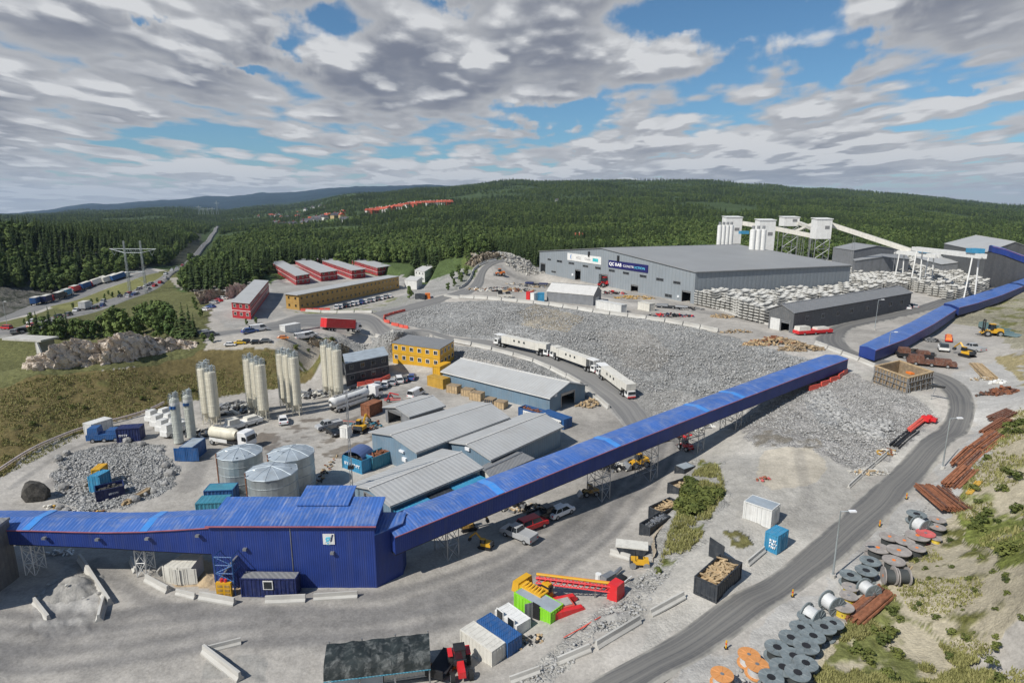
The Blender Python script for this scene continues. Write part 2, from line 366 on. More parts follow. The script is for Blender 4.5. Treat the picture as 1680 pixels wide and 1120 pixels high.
# ------------------------------------------------------------------ naming and mesh helpers
def tag(o, label=None, cat=None, group=None, kind=None):
    if label: o['label'] = label
    if cat: o['category'] = cat
    if group: o['group'] = group
    if kind: o['kind'] = kind
    return o
def T(name, label, cat, loc=(0, 0, 0), rz=0.0, group=None):
    o = bpy.data.objects.new(name, None); C.objects.link(o); o.empty_display_size = .3
    o.location = loc; o.rotation_euler = (0, 0, rz); return tag(o, label, cat, group)
class MB:
    def __init__(s): s.v = []; s.f = []; s.mi = []; s.M = None; s.cur = 0
    def add(s, vs, fs):
        b = len(s.v)
        s.v.extend([s.M @ Vector(p) for p in vs] if s.M else [tuple(p) for p in vs])
        s.f.extend([tuple(b+i for i in f) for f in fs]); s.mi.extend([s.cur]*len(fs)); return s
    def box(s, x0, x1, y0, y1, z0, z1, tx=0, ty=0):
        """box; tx, ty pull the top in"""
        return s.add([(x0,y0,z0),(x1,y0,z0),(x1,y1,z0),(x0,y1,z0),(x0+tx,y0+ty,z1),(x1-tx,y0+ty,z1),(x1-tx,y1-ty,z1),(x0+tx,y1-ty,z1)],
                     [(0,3,2,1),(4,5,6,7),(0,1,5,4),(1,2,6,5),(2,3,7,6),(3,0,4,7)])
    def prism(s, poly, z0, z1):
        n = len(poly); vs = [(p[0], p[1], z0) for p in poly]+[(p[0], p[1], z1) for p in poly]
        return s.add(vs, [tuple(range(n-1, -1, -1)), tuple(range(n, 2*n))]+[(i, (i+1) % n, n+(i+1) % n, n+i) for i in range(n)])
    def extr(s, prof, y0, y1):
        """profile in x,z extruded along y (counter-clockwise seen from -y)"""
        n = len(prof); vs = [(p[0], y0, p[1]) for p in prof]+[(p[0], y1, p[1]) for p in prof]
        return s.add(vs, [tuple(range(n)), tuple(range(2*n-1, n-1, -1))]+[(i, n+i, n+(i+1) % n, (i+1) % n) for i in range(n)])
    def cyl(s, cx, cy, z0, z1, r0, r1=None, n=16, caps=True):
        r1 = r0 if r1 is None else r1
        vs = [(cx+r0*math.cos(2*math.pi*i/n), cy+r0*math.sin(2*math.pi*i/n), z0) for i in range(n)]+[(cx+r1*math.cos(2*math.pi*i/n), cy+r1*math.sin(2*math.pi*i/n), z1) for i in range(n)]
        fs = [(i, (i+1) % n, n+(i+1) % n, n+i) for i in range(n)]
        if caps: fs += [tuple(range(n-1, -1, -1)), tuple(range(n, 2*n))]
        return s.add(vs, fs)
    def tube(s, a, b, r, n=6, r1=None):
        a = Vector(a); b = Vector(b); d = b-a; L = d.length
        if L < 1e-6: return s
        q = d.to_track_quat('Z', 'Y').to_matrix(); r1 = r if r1 is None else r1
        vs = []
        for (c, rr) in ((a, r), (b, r1)):
            for i in range(n): vs.append(c+q @ Vector((rr*math.cos(2*math.pi*i/n), rr*math.sin(2*math.pi*i/n), 0)))
        return s.add(vs, [(i, (i+1) % n, n+(i+1) % n, n+i) for i in range(n)]+[tuple(range(n-1, -1, -1)), tuple(range(n, 2*n))])
    def bar(s, a, b, w=.1): return s.tube(a, b, w*.7, 4)
    def lathe(s, prof, n=24, cx=0, cy=0):
        """profile of (r, z) from bottom to top turned round z"""
        vs = []; fs = []
        for (r, z) in prof:
            for i in range(n): vs.append((cx+r*math.cos(2*math.pi*i/n), cy+r*math.sin(2*math.pi*i/n), z))
        for j in range(len(prof)-1):
            for i in range(n): fs.append((j*n+i, j*n+(i+1) % n, (j+1)*n+(i+1) % n, (j+1)*n+i))
        return s.add(vs, fs)
    def quad(s, *p): return s.add(p, [tuple(range(len(p)))])
    def slab(s, quad, t):
        """a thick sheet: the quad and the quad t lower"""
        n = len(quad); vs = [tuple(p) for p in quad]+[(p[0], p[1], p[2]-t) for p in quad]
        return s.add(vs, [tuple(range(n)), tuple(range(2*n-1, n-1, -1))]+[(i, n+i, n+(i+1) % n, (i+1) % n) for i in range(n)])
    def lump(s, c, r, seed=0, sub=1, sq=(1, 1, .7), j=.28):
        rg = random.Random(seed); bm = bmesh.new(); bmesh.ops.create_icosphere(bm, subdivisions=sub, radius=1)
        vs = []
        for v in bm.verts:
            k = 1+rg.uniform(-j, j); vs.append((c[0]+v.co.x*k*r*sq[0], c[1]+v.co.y*k*r*sq[1], c[2]+v.co.z*k*r*sq[2]))
        fs = [tuple(l.index for l in f.verts) for f in bm.faces]; bm.free(); return s.add(vs, fs)
    def mesh(s, name, m, smooth=False):
        me = bpy.data.meshes.new(name); me.from_pydata([tuple(p) for p in s.v], [], s.f)
        for x in (m if isinstance(m, (list, tuple)) else [m]): me.materials.append(x)
        if isinstance(m, (list, tuple)): me.polygons.foreach_set('material_index', s.mi)
        if smooth: me.polygons.foreach_set('use_smooth', [True]*len(s.f))
        me.update(); return me
    def build(s, name, m, parent=None, label=None, smooth=False):
        o = bpy.data.objects.new(name, s.mesh(name, m, smooth)); C.objects.link(o); o.parent = parent
        if label: o['label'] = label
        return o
def kids(o): return [c for c in C.objects if c.parent == o]
TREEC = {}
def remember(root):
    """children tree of a prototype, so that copying needs no search"""
    def rec(o): return [(c, rec(c)) for c in C.objects if c.parent == o]
    TREEC[root.name] = rec(root); return root
def dup(root, loc, rz, label=None, group=None, scale=None):
    if root.name not in TREEC: remember(root)
    r = root.copy(); C.objects.link(r); r.location = loc; r.rotation_euler = (0, 0, rz)
    if label: r['label'] = label
    if group: r['group'] = group
    if scale is not None: r.scale = scale if hasattr(scale, '__len__') else (scale,)*3
    def rec(lst, par):
        for (c, sub) in lst:
            d = c.copy(); C.objects.link(d); d.parent = par; rec(sub, d)
    rec(TREEC[root.name], r); return r
class Proto:
    """first use moves the prototype itself, later uses copy it"""
    def __init__(s, root): s.r = remember(root); s.used = False
    def put(s, loc, rz, label=None, group=None, scale=None):
        if not s.used:
            s.used = True; s.r.location = loc; s.r.rotation_euler = (0, 0, rz)
            if label: s.r['label'] = label
            if group: s.r['group'] = group
            if scale is not None: s.r.scale = scale if hasattr(scale, '__len__') else (scale,)*3
            return s.r
        return dup(s.r, loc, rz, label, group, scale)
def spline(pts, n=8):
    """Catmull-Rom through 2-D points"""
    o = []; P_ = [pts[0]]+list(pts)+[pts[-1]]
    for i in range(1, len(P_)-2):
        a, b, c, d = (np.array(p[:2], float) for p in P_[i-1:i+3])
        for t in np.arange(n)/n: o.append(.5*(2*b+(c-a)*t+(2*a-5*b+4*c-d)*t*t+(3*b-3*c+d-a)*t**3))
    o.append(np.array(P_[-1][:2], float)); return o
# ------------------------------------------------------------------ roads (edges read off the plan)
R1 = [((800,1200),(930,1215)),((905,1145),(1045,1150)),((960,1119),(1085,1119)),((1040,1075),(1150,1083)),((1120,1027),(1220,1037)),((1253,947),(1330,960)),((1307,905),(1390,917)),((1397,825),(1457,853)),((1480,750),(1520,785)),
      ((1537,700),(1587,712)),((1553,670),(1602,668)),((1541,640),(1592,638)),((1505,617),(1560,617)),((1440,600),(1490,598)),((1375,578),(1425,584)),((1337,562),(1397,569)),((1338,550),(1390,553)),
      ((1370,533),(1410,536)),((1440,518),(1460,526)),((1500,503),(1520,512)),((1560,484),(1575,495)),((1625,466),(1635,475)),((1700,448),(1700,457))]
R2 = [((1105,722),(1050,735)),((1067,680),(1020,697)),((1036,650),(987,662)),((977,613),(953,629)),((903,584),(893,597)),((820,561),(820,576)),((720,546),(720,558)),((640,534),(640,546)),((600,515),(600,542)),
      ((500,513),(500,541)),((450,526),(450,545)),((400,537),(400,549)),((340,545),(340,556))]
R3 = [((608,513),(632,529)),((667,500),(677,511)),((720,486),(733,492)),((753,476),(775,482)),((772,466),(793,468)),((781,452),(797,450)),((788,440),(806,438)),((803,430),(822,431)),((830,425),(850,428))]
R4 = [((-60,553),(-60,575)),((0,541),(0,556)),((48,531),(55,545)),((140,504),(150,514)),((215,478),(228,486)),((270,450),(280,455)),((302,432),(316,435)),((323,411),(334,411)),((340,392),(349,392)),((350,378),(357,377)),((354,373),(360,372))]
R5 = [((-60,545),(-60,548)),((30,508),(52,514)),((90,488),(120,494)),((150,469),(170,476)),((210,452),(222,458)),((245,443),(262,447))]
def edges(R_, n=8):
    L = spline([G(*a) for a, b in R_], n); Q = spline([G(*b) for a, b in R_], n); return L, Q
ROADS = []
for nm, R_, n in (('quarry_road', R1, 10), ('access_road', R2, 10), ('terrace_road', R3, 8), ('motorway', R4, 10), ('slip_road', R5, 6)): ROADS.append((nm,)+edges(R_, n))
def build_road(name, L, Q, m, lift=.12, nx=10):
    n = len(L); xs = np.zeros((n, nx+1)); ys = np.zeros((n, nx+1))
    for j in range(nx+1):
        t = j/nx
        for i in range(n): xs[i, j] = L[i][0]*(1-t)+Q[i][0]*t; ys[i, j] = L[i][1]*(1-t)+Q[i][1]*t
    lf = np.full(nx+1, lift); lf[0] = lf[-1] = -.15
    zs = height(xs, ys)+lf[None, :]*np.maximum(1, ys/150)
    me = bpy.data.meshes.new(name)
    vs = np.stack([xs, ys, zs], -1).reshape(-1, 3)
    fs = [(i*(nx+1)+j, (i+1)*(nx+1)+j, (i+1)*(nx+1)+j+1, i*(nx+1)+j+1) for i in range(n-1) for j in range(nx)]
    a, b, c = vs[fs[0][0]], vs[fs[0][1]], vs[fs[0][2]]
    if np.cross(b-a, c-a)[2] < 0: fs = [f[::-1] for f in fs]
    me.from_pydata(vs.tolist(), [], fs); me.materials.append(m)
    d = np.r_[0, np.cumsum([math.hypot(L[i+1][0]-L[i][0], L[i+1][1]-L[i][1]) for i in range(n-1)])]
    uvl = me.uv_layers.new(name='UVMap'); uv = np.zeros((len(me.loops), 2)); vi = np.zeros(len(me.loops), int); me.loops.foreach_get('vertex_index', vi)
    uv[:, 0] = (vi % (nx+1))/nx; uv[:, 1] = d[vi//(nx+1)]; uvl.data.foreach_set('uv', uv.ravel())
    me.polygons.foreach_set('use_smooth', [True]*len(me.polygons))
    o = bpy.data.objects.new(name, me); C.objects.link(o); o['kind'] = 'structure'; return o
# ------------------------------------------------------------------ ground sheet
def build_ground():
    a = np.r_[-np.geomspace(40, 1.25, 26), np.linspace(-1.2, 1.2, 760), np.geomspace(1.25, 40, 26)]
    rows = np.r_[np.linspace(-300, 20, 17), np.arange(30, 130, .36), np.arange(130, 300, .6), np.arange(300, 480, 1.3), np.geomspace(482, 12500, 190)]
    X = a[None, :]*np.maximum(rows, 30)[:, None]; Y = np.repeat(rows[:, None], len(a), 1)
    Yq = np.maximum(Y, 45); Z = height(np.clip(X, -3.0*Yq, 3.0*Yq), Yq)
    W_ = lambda poly: [G(*p) for p in poly]
    n1 = fbm(X, Y, 1/6., 4, 3); n2 = fbm(X, Y, 1/25., 4, 9); nf = fbm(X, Y, 1/1.6, 3, 21); nff = fbm(X, Y, 1/.8, 2, 40)
    col = np.empty(X.shape+(3,)); col[:] = (.345, .325, .295)
    col[:] = (.335, .315, .285)
    rub = np.zeros(X.shape); veg = np.zeros(X.shape); amp = np.zeros(X.shape)+.04
    wx = X+(fbm(X, Y, 1/4., 3, 51)-.5)*3.2; wy = Y+(fbm(X, Y, 1/4., 3, 52)-.5)*3.2
    def reg(poly, c, r=0, v=0, am=None, px=True, w=1.0, thr=None):
        m = inpoly(wx, wy, W_(poly) if px else poly).astype(float)*w
        if thr is not None: m = m*smooth((n1*.6+nf*.4-thr)/.08)
        m3 = m[..., None]; col[:] = col*(1-m3)+np.array(c)*m3
        rub[:] = rub*(1-m)+r*m; veg[:] = veg*(1-m)+v*m
        if am is not None: amp[:] = amp*(1-m)+am*m
    # far country
    far = Y > 395
    uu, vv = proj(X, Y, Z)
    col[far] = (.050, .075, .028); veg[far] = 1
    for poly, c in FIELDS:
        m = (Y > 380) & inpoly(uu, vv, poly) if False else (Y > 380) & inpoly(X, Y, [PYg(*p) for p in poly])
        col[m] = c
    blue = smooth((Y-3800)/1500); col[:] = col*(1-blue[..., None])+np.array((.016, .036, .050))*blue[..., None]  # blue of distant haze painted into the far hills' colour
    # forest floor and cliffs left of the motorway
    reg([(-60,550),(60,495),(150,468),(240,442),(330,425),(330,370),(-60,370)], (.050, .055, .040), .3, .8, .8)
    reg([(-60,545),(50,498),(150,468),(240,440),(210,425),(120,440),(60,450),(0,470),(-60,480)], (.13, .125, .11), .7, .3, 1.0, thr=.42)
    reg([(-60,700),(-60,545),(60,515),(150,480),(250,447),(300,440),(345,470),(345,515),(335,575),(200,602),(60,618),(0,640)], (.105, .108, .045), 0, .8, .3)
    reg([(60,498),(165,473),(250,447),(285,452),(215,480),(120,510)], (.15, .15, .06), 0, .5, .1)
    reg([(285,470),(330,440),(350,420),(470,440),(450,470),(430,470),(380,470),(300,480)], (.06, .09, .03), 0, .8, .2)
    reg([(470,440),(900,405),(900,432),(820,425),(770,432),(720,462),(660,455),(560,440),(450,455)], (.07, .10, .035), .1, .8, .3)
    reg([(275,455),(350,455),(400,462),(380,475),(320,480)], (.29, .27, .23), .1, 0, .05)
    # rock-fill slopes
    reg([(660,535),(632,524),(715,490),(800,493),(900,501),(1000,513),(1100,526),(1200,553),(1290,580),(1400,600),(1390,620),(1200,720),(1100,725),(1040,650),(980,612),(903,582),(820,560),(720,545)], (.30, .30, .29), 1, 0, .42)
    reg([(1010,650),(1080,640),(1170,650),(1260,600),(1260,640),(1110,715),(1060,690)], (.31, .30, .28), .4, 0, .12, w=.7)
    reg([(980,545),(1060,540),(1100,575),(1080,610),(1020,600)], (.30, .28, .25), .8, 0, .3, w=.6)
    reg([(850,510),(880,500),(960,520),(930,545),(860,535)], (.33, .28, .20), .9, 0, .3, w=.7)
    reg([(700,560),(820,578),(895,598),(950,630),(985,662),(960,655),(900,625),(830,600),(750,588),(750,600),(640,560),(600,545),(690,553)], (.27, .27, .262), 1, 0, .35)
    reg([(500,542),(690,556),(750,600),(640,595),(560,560)], (.29, .285, .27), .8, 0, .2)
    # quarry ground right of the covered conveyor
    reg([(1100,720),(1250,650),(1390,595),(1530,650),(1545,690),(1480,745),(1400,815),(1300,900),(1250,945),(1150,1010),(1040,1070),(1060,950),(1100,940),(1190,800),(1180,760)], (.34, .325, .295), .12, 0, .12)
    reg([(1190,700),(1300,630),(1390,610),(1500,650),(1540,690),(1470,740),(1400,770),(1330,740),(1250,735)], (.29, .28, .265), .8, 0, .25)
    reg([(1315,650),(1360,640),(1400,690),(1470,690),(1450,720),(1390,710),(1340,690)], (.26, .26, .255), 1, 0, .4)
    reg([(1240,720),(1260,700),(1320,705),(1350,730),(1300,745),(1250,740)], (.17, .155, .13), .5, 0, .2, thr=.5)
    reg([(1255,740),(1330,735),(1355,770),(1330,800),(1260,805),(1235,780)], (.40, .36, .29), .05, 0, .04, w=.8)
    # cliff with bushes between the yard and the quarry road
    reg([(1060,930),(1080,880),(1120,800),(1130,745),(1190,760),(1195,810),(1150,890),(1100,945),(1050,1000),(960,1070),(900,1119),(820,1119),(940,1040),(1030,960)], (.32, .31, .285), .4, 0, .35)
    reg([(1078,938),(1095,880),(1115,840),(1130,790),(1150,755),(1180,765),(1188,805),(1165,835),(1150,880),(1125,905),(1095,942)], (.13, .145, .045), 0, .9, .7, thr=.38)
    reg([(1190,880),(1215,870),(1240,890),(1225,900),(1200,895)], (.14, .13, .05), 0, .9, .2, thr=.4)
    # right verge and grassy bank
    reg([(1090,1119),(1160,1083),(1330,965),(1460,858),(1525,790),(1590,715),(1605,660),(1560,610),(1640,590),(1700,620),(1700,700),(1600,800),(1500,900),(1400,1010),(1320,1119)], (.34, .33, .31), .12, 0, .14)
    reg([(1310,1125),(1400,1010),(1480,930),(1540,860),(1580,800),(1620,730),(1660,670),(1900,640),(1990,1125)], (.36, .32, .235), .15, .15, .12)
    reg([(1330,1125),(1395,1020),(1450,980),(1480,1000),(1520,1040),(1600,1080),(1610,1125)], (.15, .16, .055), 0, .8, .2, thr=.46)
    reg([(1560,850),(1590,780),(1650,690),(1760,640),(1760,960),(1680,950),(1620,900)], (.15, .17, .045), 0, 1, .3, thr=.47)
    reg([(1460,940),(1560,850),(1700,960),(1760,1119),(1600,1119),(1500,1020)], (.13, .13, .04), 0, 1, .2, thr=.57)
    reg([(1640,585),(1700,570),(1760,600),(1760,650),(1690,640)], (.26, .22, .12), 0, .6, .2, thr=.42)
    reg([(1560,505),(1700,460),(1760,460),(1760,580),(1660,570),(1640,540),(1560,530)], (.29, .27, .20), .4, .3, .25)
    reg([(1600,500),(1760,470),(1760,560),(1670,560)], (.15, .15, .06), 0, .8, .2, thr=.5)
    # meadow bank at the left
    reg([(-60,900),(-60,655),(0,636),(60,615),(200,603),(330,575),(450,571),(540,566),(570,590),(520,614),(470,634),(400,642),(290,660),(200,690),(150,704),(100,720),(50,746),(0,783)], (.130, .105, .045), 0, .5, .3)
    reg([(-60,900),(-60,655),(0,636),(60,615),(200,603),(330,575),(450,571),(540,566),(570,590),(520,614),(470,634),(400,642),(290,660),(200,690),(150,704),(100,720),(50,746),(0,783)], (.105, .10, .038), 0, .6, .3, thr=.60)
    reg([(470,575),(500,553),(540,550),(620,575),(640,590),(570,592),(540,572)], (.10, .12, .035), .1, .8, .3)
    reg([(450,563),(480,552),(560,560),(545,573),(480,577),(400,571),(360,572),(330,576),(345,560)], (.34, .31, .26), .2, 0, .05)
    # rubble rings, spoil and scree in the yard
    reg([(85,790),(95,755),(130,735),(200,725),(265,730),(290,765),(285,795),(250,815),(200,835),(120,840),(95,820)], (.27, .27, .262), 1, 0, .30)
    reg([(90,960),(105,925),(130,925),(165,990),(160,1030),(80,1040),(60,1000)], (.35, .34, .32), .0, 0, .25)
    reg([(340,1119),(345,1075),(400,1060),(440,1080),(430,1119)], (.27, .26, .24), .0, 0, .15)
    reg([(320,905),(400,930),(400,975),(300,965),(270,960)], (.37, .28, .18), 0, 0, .1)
    reg([(410,720),(440,695),(520,680),(560,720),(500,740),(450,750)], (.15, .13, .11), 0, 0, .05, thr=.42)
    reg([(500,700),(600,680),(620,720),(560,750),(520,740)], (.17, .15, .125), 0, 0, .05, thr=.40)
    reg([(470,510),(560,495),(600,500),(660,485),(690,500),(620,512),(500,515)], (.16, .17, .08), 0, .5, .1, thr=.45)
    reg([(750,460),(790,410),(830,408),(830,420),(790,432),(760,470),(740,478)], (.10, .13, .04), .2, .8, .4)
    reg([(765,430),(790,405),(825,402),(828,420),(800,428),(775,440)], (.36, .31, .24), 1, 0, .8, thr=.40)
    reg([(690,470),(760,440),(778,445),(770,465),(740,480),(690,495),(640,515),(600,510)], (.28, .275, .26), .4, 0, .2, w=.8)
    reg([(355,470),(385,465),(440,460),(470,520),(380,540),(350,520)], (.30, .29, .27), 0, 0, .05)
    reg([(440,470),(450,460),(660,450),(665,480),(560,505),(470,512)], (.27, .26, .24), 0, 0, .04)
    # wheel tracks and tyre-darkened ground
    for line, wd, s in TRACKS:
        d = polydist(X, Y, spline([G(*p) for p in line], 6))
        rut = .72+.28*np.cos(d*2.6+fbm(X, Y, 1/14., 2, 61)*5)
        m = ((smooth((wd*1.25-d)/(1.3 if wd > 3 else .5*wd))*.75+np.exp(-(d/wd)**2)*.35)*s*(.5+.8*fbm(X*.6+d*1.5, Y*.6, 1/3., 3, 77))*(rut if wd > 3 else 1))[..., None]
        m = np.clip(m, 0, .8); col[:] = col*(1-m)+np.array((.155, .150, .145))*m
    col[:] = col*(1+.55*(n2-.5)[..., None])*(1+.30*(n1-.5)[..., None])
    # no lumps under the roads
    keep = np.ones(X.shape); near = Y < 500
    for nm, L, Q in ROADS:
        cl = [((a[0]+b[0])/2, (a[1]+b[1])/2) for a, b in zip(L, Q)][::3]
        wd = np.mean([math.hypot(a[0]-b[0], a[1]-b[1]) for a, b in zip(L, Q)])/2
        d = polydist(X[near], Y[near], cl); keep[near] = np.minimum(keep[near], smooth((d-wd-.8)/2.0))
    amp = amp*keep; amp[Y > 500] = 0
    Z = Z+amp*((nff-.5)*1.3+(nf-.5)*1.4+(n1-.5)*1.3)*(1.0)-np.where((keep < 1) & near, .05*(1-keep), 0)
    nr, nc = X.shape
    me = bpy.data.meshes.new('ground'); vs = np.stack([X, Y, Z], -1).reshape(-1, 3).astype(np.float32)
    i = np.arange(nr-1)[:, None]*nc+np.arange(nc-1)[None, :]
    q = np.stack([i, i+1, i+nc+1, i+nc], -1).reshape(-1, 4)
    me.vertices.add(len(vs)); me.vertices.foreach_set('co', vs.ravel())
    me.loops.add(q.size); me.loops.foreach_set('vertex_index', q.ravel().astype(np.int32))
    me.polygons.add(len(q)); me.polygons.foreach_set('loop_start', np.arange(0, q.size, 4, dtype=np.int32)); me.polygons.foreach_set('loop_total', np.full(len(q), 4, np.int32))
    me.polygons.foreach_set('use_smooth', np.ones(len(q), bool)); me.update(); me.validate()
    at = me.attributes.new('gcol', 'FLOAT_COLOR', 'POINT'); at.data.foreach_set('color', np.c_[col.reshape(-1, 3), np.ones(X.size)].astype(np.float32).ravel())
    at = me.attributes.new('gmask', 'FLOAT_VECTOR', 'POINT'); at.data.foreach_set('vector', np.stack([rub, veg, veg*0], -1).reshape(-1, 3).astype(np.float32).ravel())
    me.materials.append(ground_mat())
    o = bpy.data.objects.new('ground', me); C.objects.link(o); o['kind'] = 'structure'
def PYg(u, v, Y): p = PY(u, v, Y); return (p.x, p.y)
FIELDS = []
def field(c, *pts):
    FIELDS.append(([(u, v, Y) for (u, v, Y) in pts], c))
# (column, row, distance) of the clearings on the far slopes
field((.075, .11, .035), (440,0,900),(500,0,860),(590,0,900),(570,0,1060),(480,0,1050))
field((.09, .13, .04), (470,0,1250),(560,0,1200),(560,0,1340),(490,0,1360))
field((.085, .12, .04), (360,0,1500),(400,0,1400),(430,0,1700),(380,0,1900))
TRACKS = [
 ([(-40,1040),(120,1050),(260,1035),(420,1012),(620,1010),(800,960),(950,870),(1050,770),(1075,720)], 4.4, .98),
 ([(0,1080),(200,1010),(330,1000),(520,1010),(720,990),(880,910),(1000,800),(1060,720)], 1.1, .6),
 ([(60,900),(200,960),(330,1020),(600,1040),(760,1000),(900,920),(1030,810)], .7, .4),
 ([(160,920),(230,980),(350,1010),(500,1000)], 1.0, .5), ([(120,1119),(300,1040),(430,1050),(620,1030)], 1.5, .3),
 ([(60,815),(130,760),(200,720),(300,700),(330,740),(310,800)], 1.6, .4), ([(20,800),(100,745),(180,715),(250,705)], .6, .5),
 ([(440,760),(480,720),(560,700),(600,660),(680,640)], 3.5, .45), ([(880,690),(960,700),(1010,700)], 3.0, .25),
 ([(1260,850),(1330,850),(1400,835)], 2.5, .2), ([(1310,740),(1318,780),(1330,830)], .8, .3),
 ([(1560,560),(1500,600),(1560,580),(1590,560)], 3.0, .3), ([(820,440),(900,470),(1020,490),(1150,510),(1300,540)], 3.0, .5),
 ([(830,470),(880,450),(1000,470),(1130,505)], 2.5, .3)]
build_ground()
DUST = (.35, .335, .30)
mroad = road_mat('dusty_asphalt', (.10, .10, .102), DUST, .42); mroad2 = road_mat('asphalt', (.15, .15, .15), (.30, .29, .27), .6)
for nm, L, Q in ROADS: build_road(nm, L, Q, mroad if nm == 'quarry_road' else mroad2, lift=.12 if nm != 'motorway' else .25)
# ------------------------------------------------------------------ shared materials
mat('conc', (.46, .45, .42), .85, var=.12, vs=.5, dirt=.45, dirtc=(.33, .30, .26), drip=0.40)
mat('concd', (.33, .32, .30), .9, var=.16, vs=.8, dirt=.5, dirtc=(.22, .20, .17))
mat('white', (.72, .72, .70), .5, var=.05, dirt=.30, dirtc=(.48, .45, .40), drip=0.25)
mat('offwhite', (.62, .60, .54), .55, var=.07, dirt=.35, dirtc=(.42, .38, .32), drip=0.40)
mat('whiterib', (.66, .66, .64), .5, var=.05, dirt=.3, dirtc=(.45, .42, .38), ribs=3.6, drip=0.35)
mat('cream', (.66, .62, .50), .5, var=.06, vs=.25, dirt=.35, dirtc=(.45, .41, .32), streak=.1, drip=0.40)
mat('greysilo', (.50, .52, .47), .5, var=.06, dirt=.3, drip=0.30)
mat('dark', (.018, .018, .02), .6, var=.3)
mat('glass', (.02, .026, .032), .12, var=.3, spec=.7)
mat('rubber', (.018, .018, .018), .85, var=.2)
mat('steel', (.33, .34, .35), .45, .6, var=.15, dirt=.25)
mat('galv', (.40, .44, .45), .42, .55, var=.20, vs=.35, dirt=.25, dirtc=(.33, .34, .33), drip=0.40)
mat('galvroof', (.36, .41, .45), .55, .25, var=.14, vs=.5, dirt=.2)
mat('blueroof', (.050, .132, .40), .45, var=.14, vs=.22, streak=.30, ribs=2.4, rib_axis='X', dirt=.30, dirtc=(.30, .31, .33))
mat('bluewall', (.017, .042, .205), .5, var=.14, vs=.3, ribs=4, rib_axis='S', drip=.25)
mat('cyanband', (.055, .24, .62), .35, var=.1, dirt=.2)
mat('redtrim', (.30, .10, .12), .5)
mat('hallroof', (.40, .405, .40), .55, var=.06, vs=.2, ribs=1.3, rib_axis='X', dirt=.35, dirtc=(.33, .315, .29), bump=.0)
mat('hallroofy', (.40, .405, .40), .55, var=.06, vs=.2, ribs=1.3, rib_axis='Y', dirt=.35, dirtc=(.33, .315, .29))
mat('hallwall', (.155, .235, .31), .55, var=.08, vs=.3, ribs=2.0, dirt=.3, dirtc=(.26, .27, .27), drip=0.40)
mat('bigwall', (.245, .275, .30), .5, var=.05, vs=.15, ribs=.5, dirt=.25, dirtc=(.28, .28, .27), drip=0.35)
mat('bigroof', (.27, .275, .275), .6, var=.06, vs=.06, ribs=.8, rib_axis='Y', dirt=.3, dirtc=(.24, .235, .22))
mat('greywall', (.115, .12, .125), .6, var=.1, ribs=1.5, dirt=.25, drip=0.30)
mat('greyroof', (.20, .205, .21), .6, var=.08, ribs=1.5, dirt=.3)
mat('paleroof', (.58, .57, .545), .6, var=.05, dirt=.3, ribs=1.2, rib_axis='X')
mat('green', (.24, .62, .03), .5, var=.06, ribs=3.4, dirt=.2)
mat('bluec', (.022, .095, .27), .5, var=.12, ribs=3.4, dirt=.3, dirtc=(.16, .17, .19), drip=0.30)
mat('bluelt', (.045, .26, .45), .5, var=.12, ribs=3.4, dirt=.3, dirtc=(.22, .27, .30))
mat('teal', (.045, .22, .31), .5, var=.12, ribs=3.4, dirt=.3, dirtc=(.16, .2, .21))
mat('navy', (.014, .024, .10), .45, var=.15, ribs=3.4, dirt=.25, dirtc=(.12, .12, .15))
mat('anthracite', (.030, .036, .045), .5, var=.2, dirt=.35, dirtc=(.12, .12, .12), drip=0.30)
mat('yellow', (.62, .34, .018), .5, var=.08, dirt=.25, dirtc=(.38, .27, .12), drip=0.25)
mat('yellowd', (.50, .30, .05), .5, var=.12, ribs=2.0, dirt=.25, dirtc=(.34, .25, .12))
mat('ochre', (.40, .245, .07), .6, var=.12, ribs=2.0, dirt=.35, dirtc=(.28, .21, .13), drip=0.35)
mat('redhouse', (.36, .022, .03), .55, var=.1, ribs=2.0, dirt=.15, dirtc=(.25, .06, .06), drip=0.30)
mat('red', (.60, .025, .03), .4, var=.08, dirt=.15)
mat('orange', (.75, .20, .03), .5, var=.08, dirt=.15)
mat('rust', (.22, .085, .042), .85, var=.35, vs=1.4, dirt=.5, dirtc=(.30, .15, .09))
mat('rustd', (.12, .05, .032), .9, var=.35, vs=1.4, dirt=.4)
mat('wood', (.45, .33, .19), .8, var=.25, vs=1.5, dirt=.3, dirtc=(.26, .19, .12))
mat('woodd', (.27, .20, .125), .85, var=.25, vs=1.5, dirt=.3)
mat('rock', (.27, .265, .255), .95, var=.3, vs=1.0, dirt=.3, bump=.3, bs=2)
mat('darkrock', (.055, .052, .047), .95, var=.4, vs=1.0, dirt=.2, bump=.3)
mat('fel', (.19, .20, .215), .6, var=.12, dirt=.25, ribs=2.0, drip=0.30)
mat('water', (.10, .19, .155), .12, var=.1, spec=.6)
mat('lamp', (.75, .76, .78), .3)
mat('silver', (.42, .43, .44), .3, .5, var=.05)
mat('sand', (.42, .32, .20), .95, var=.12, bump=.2)
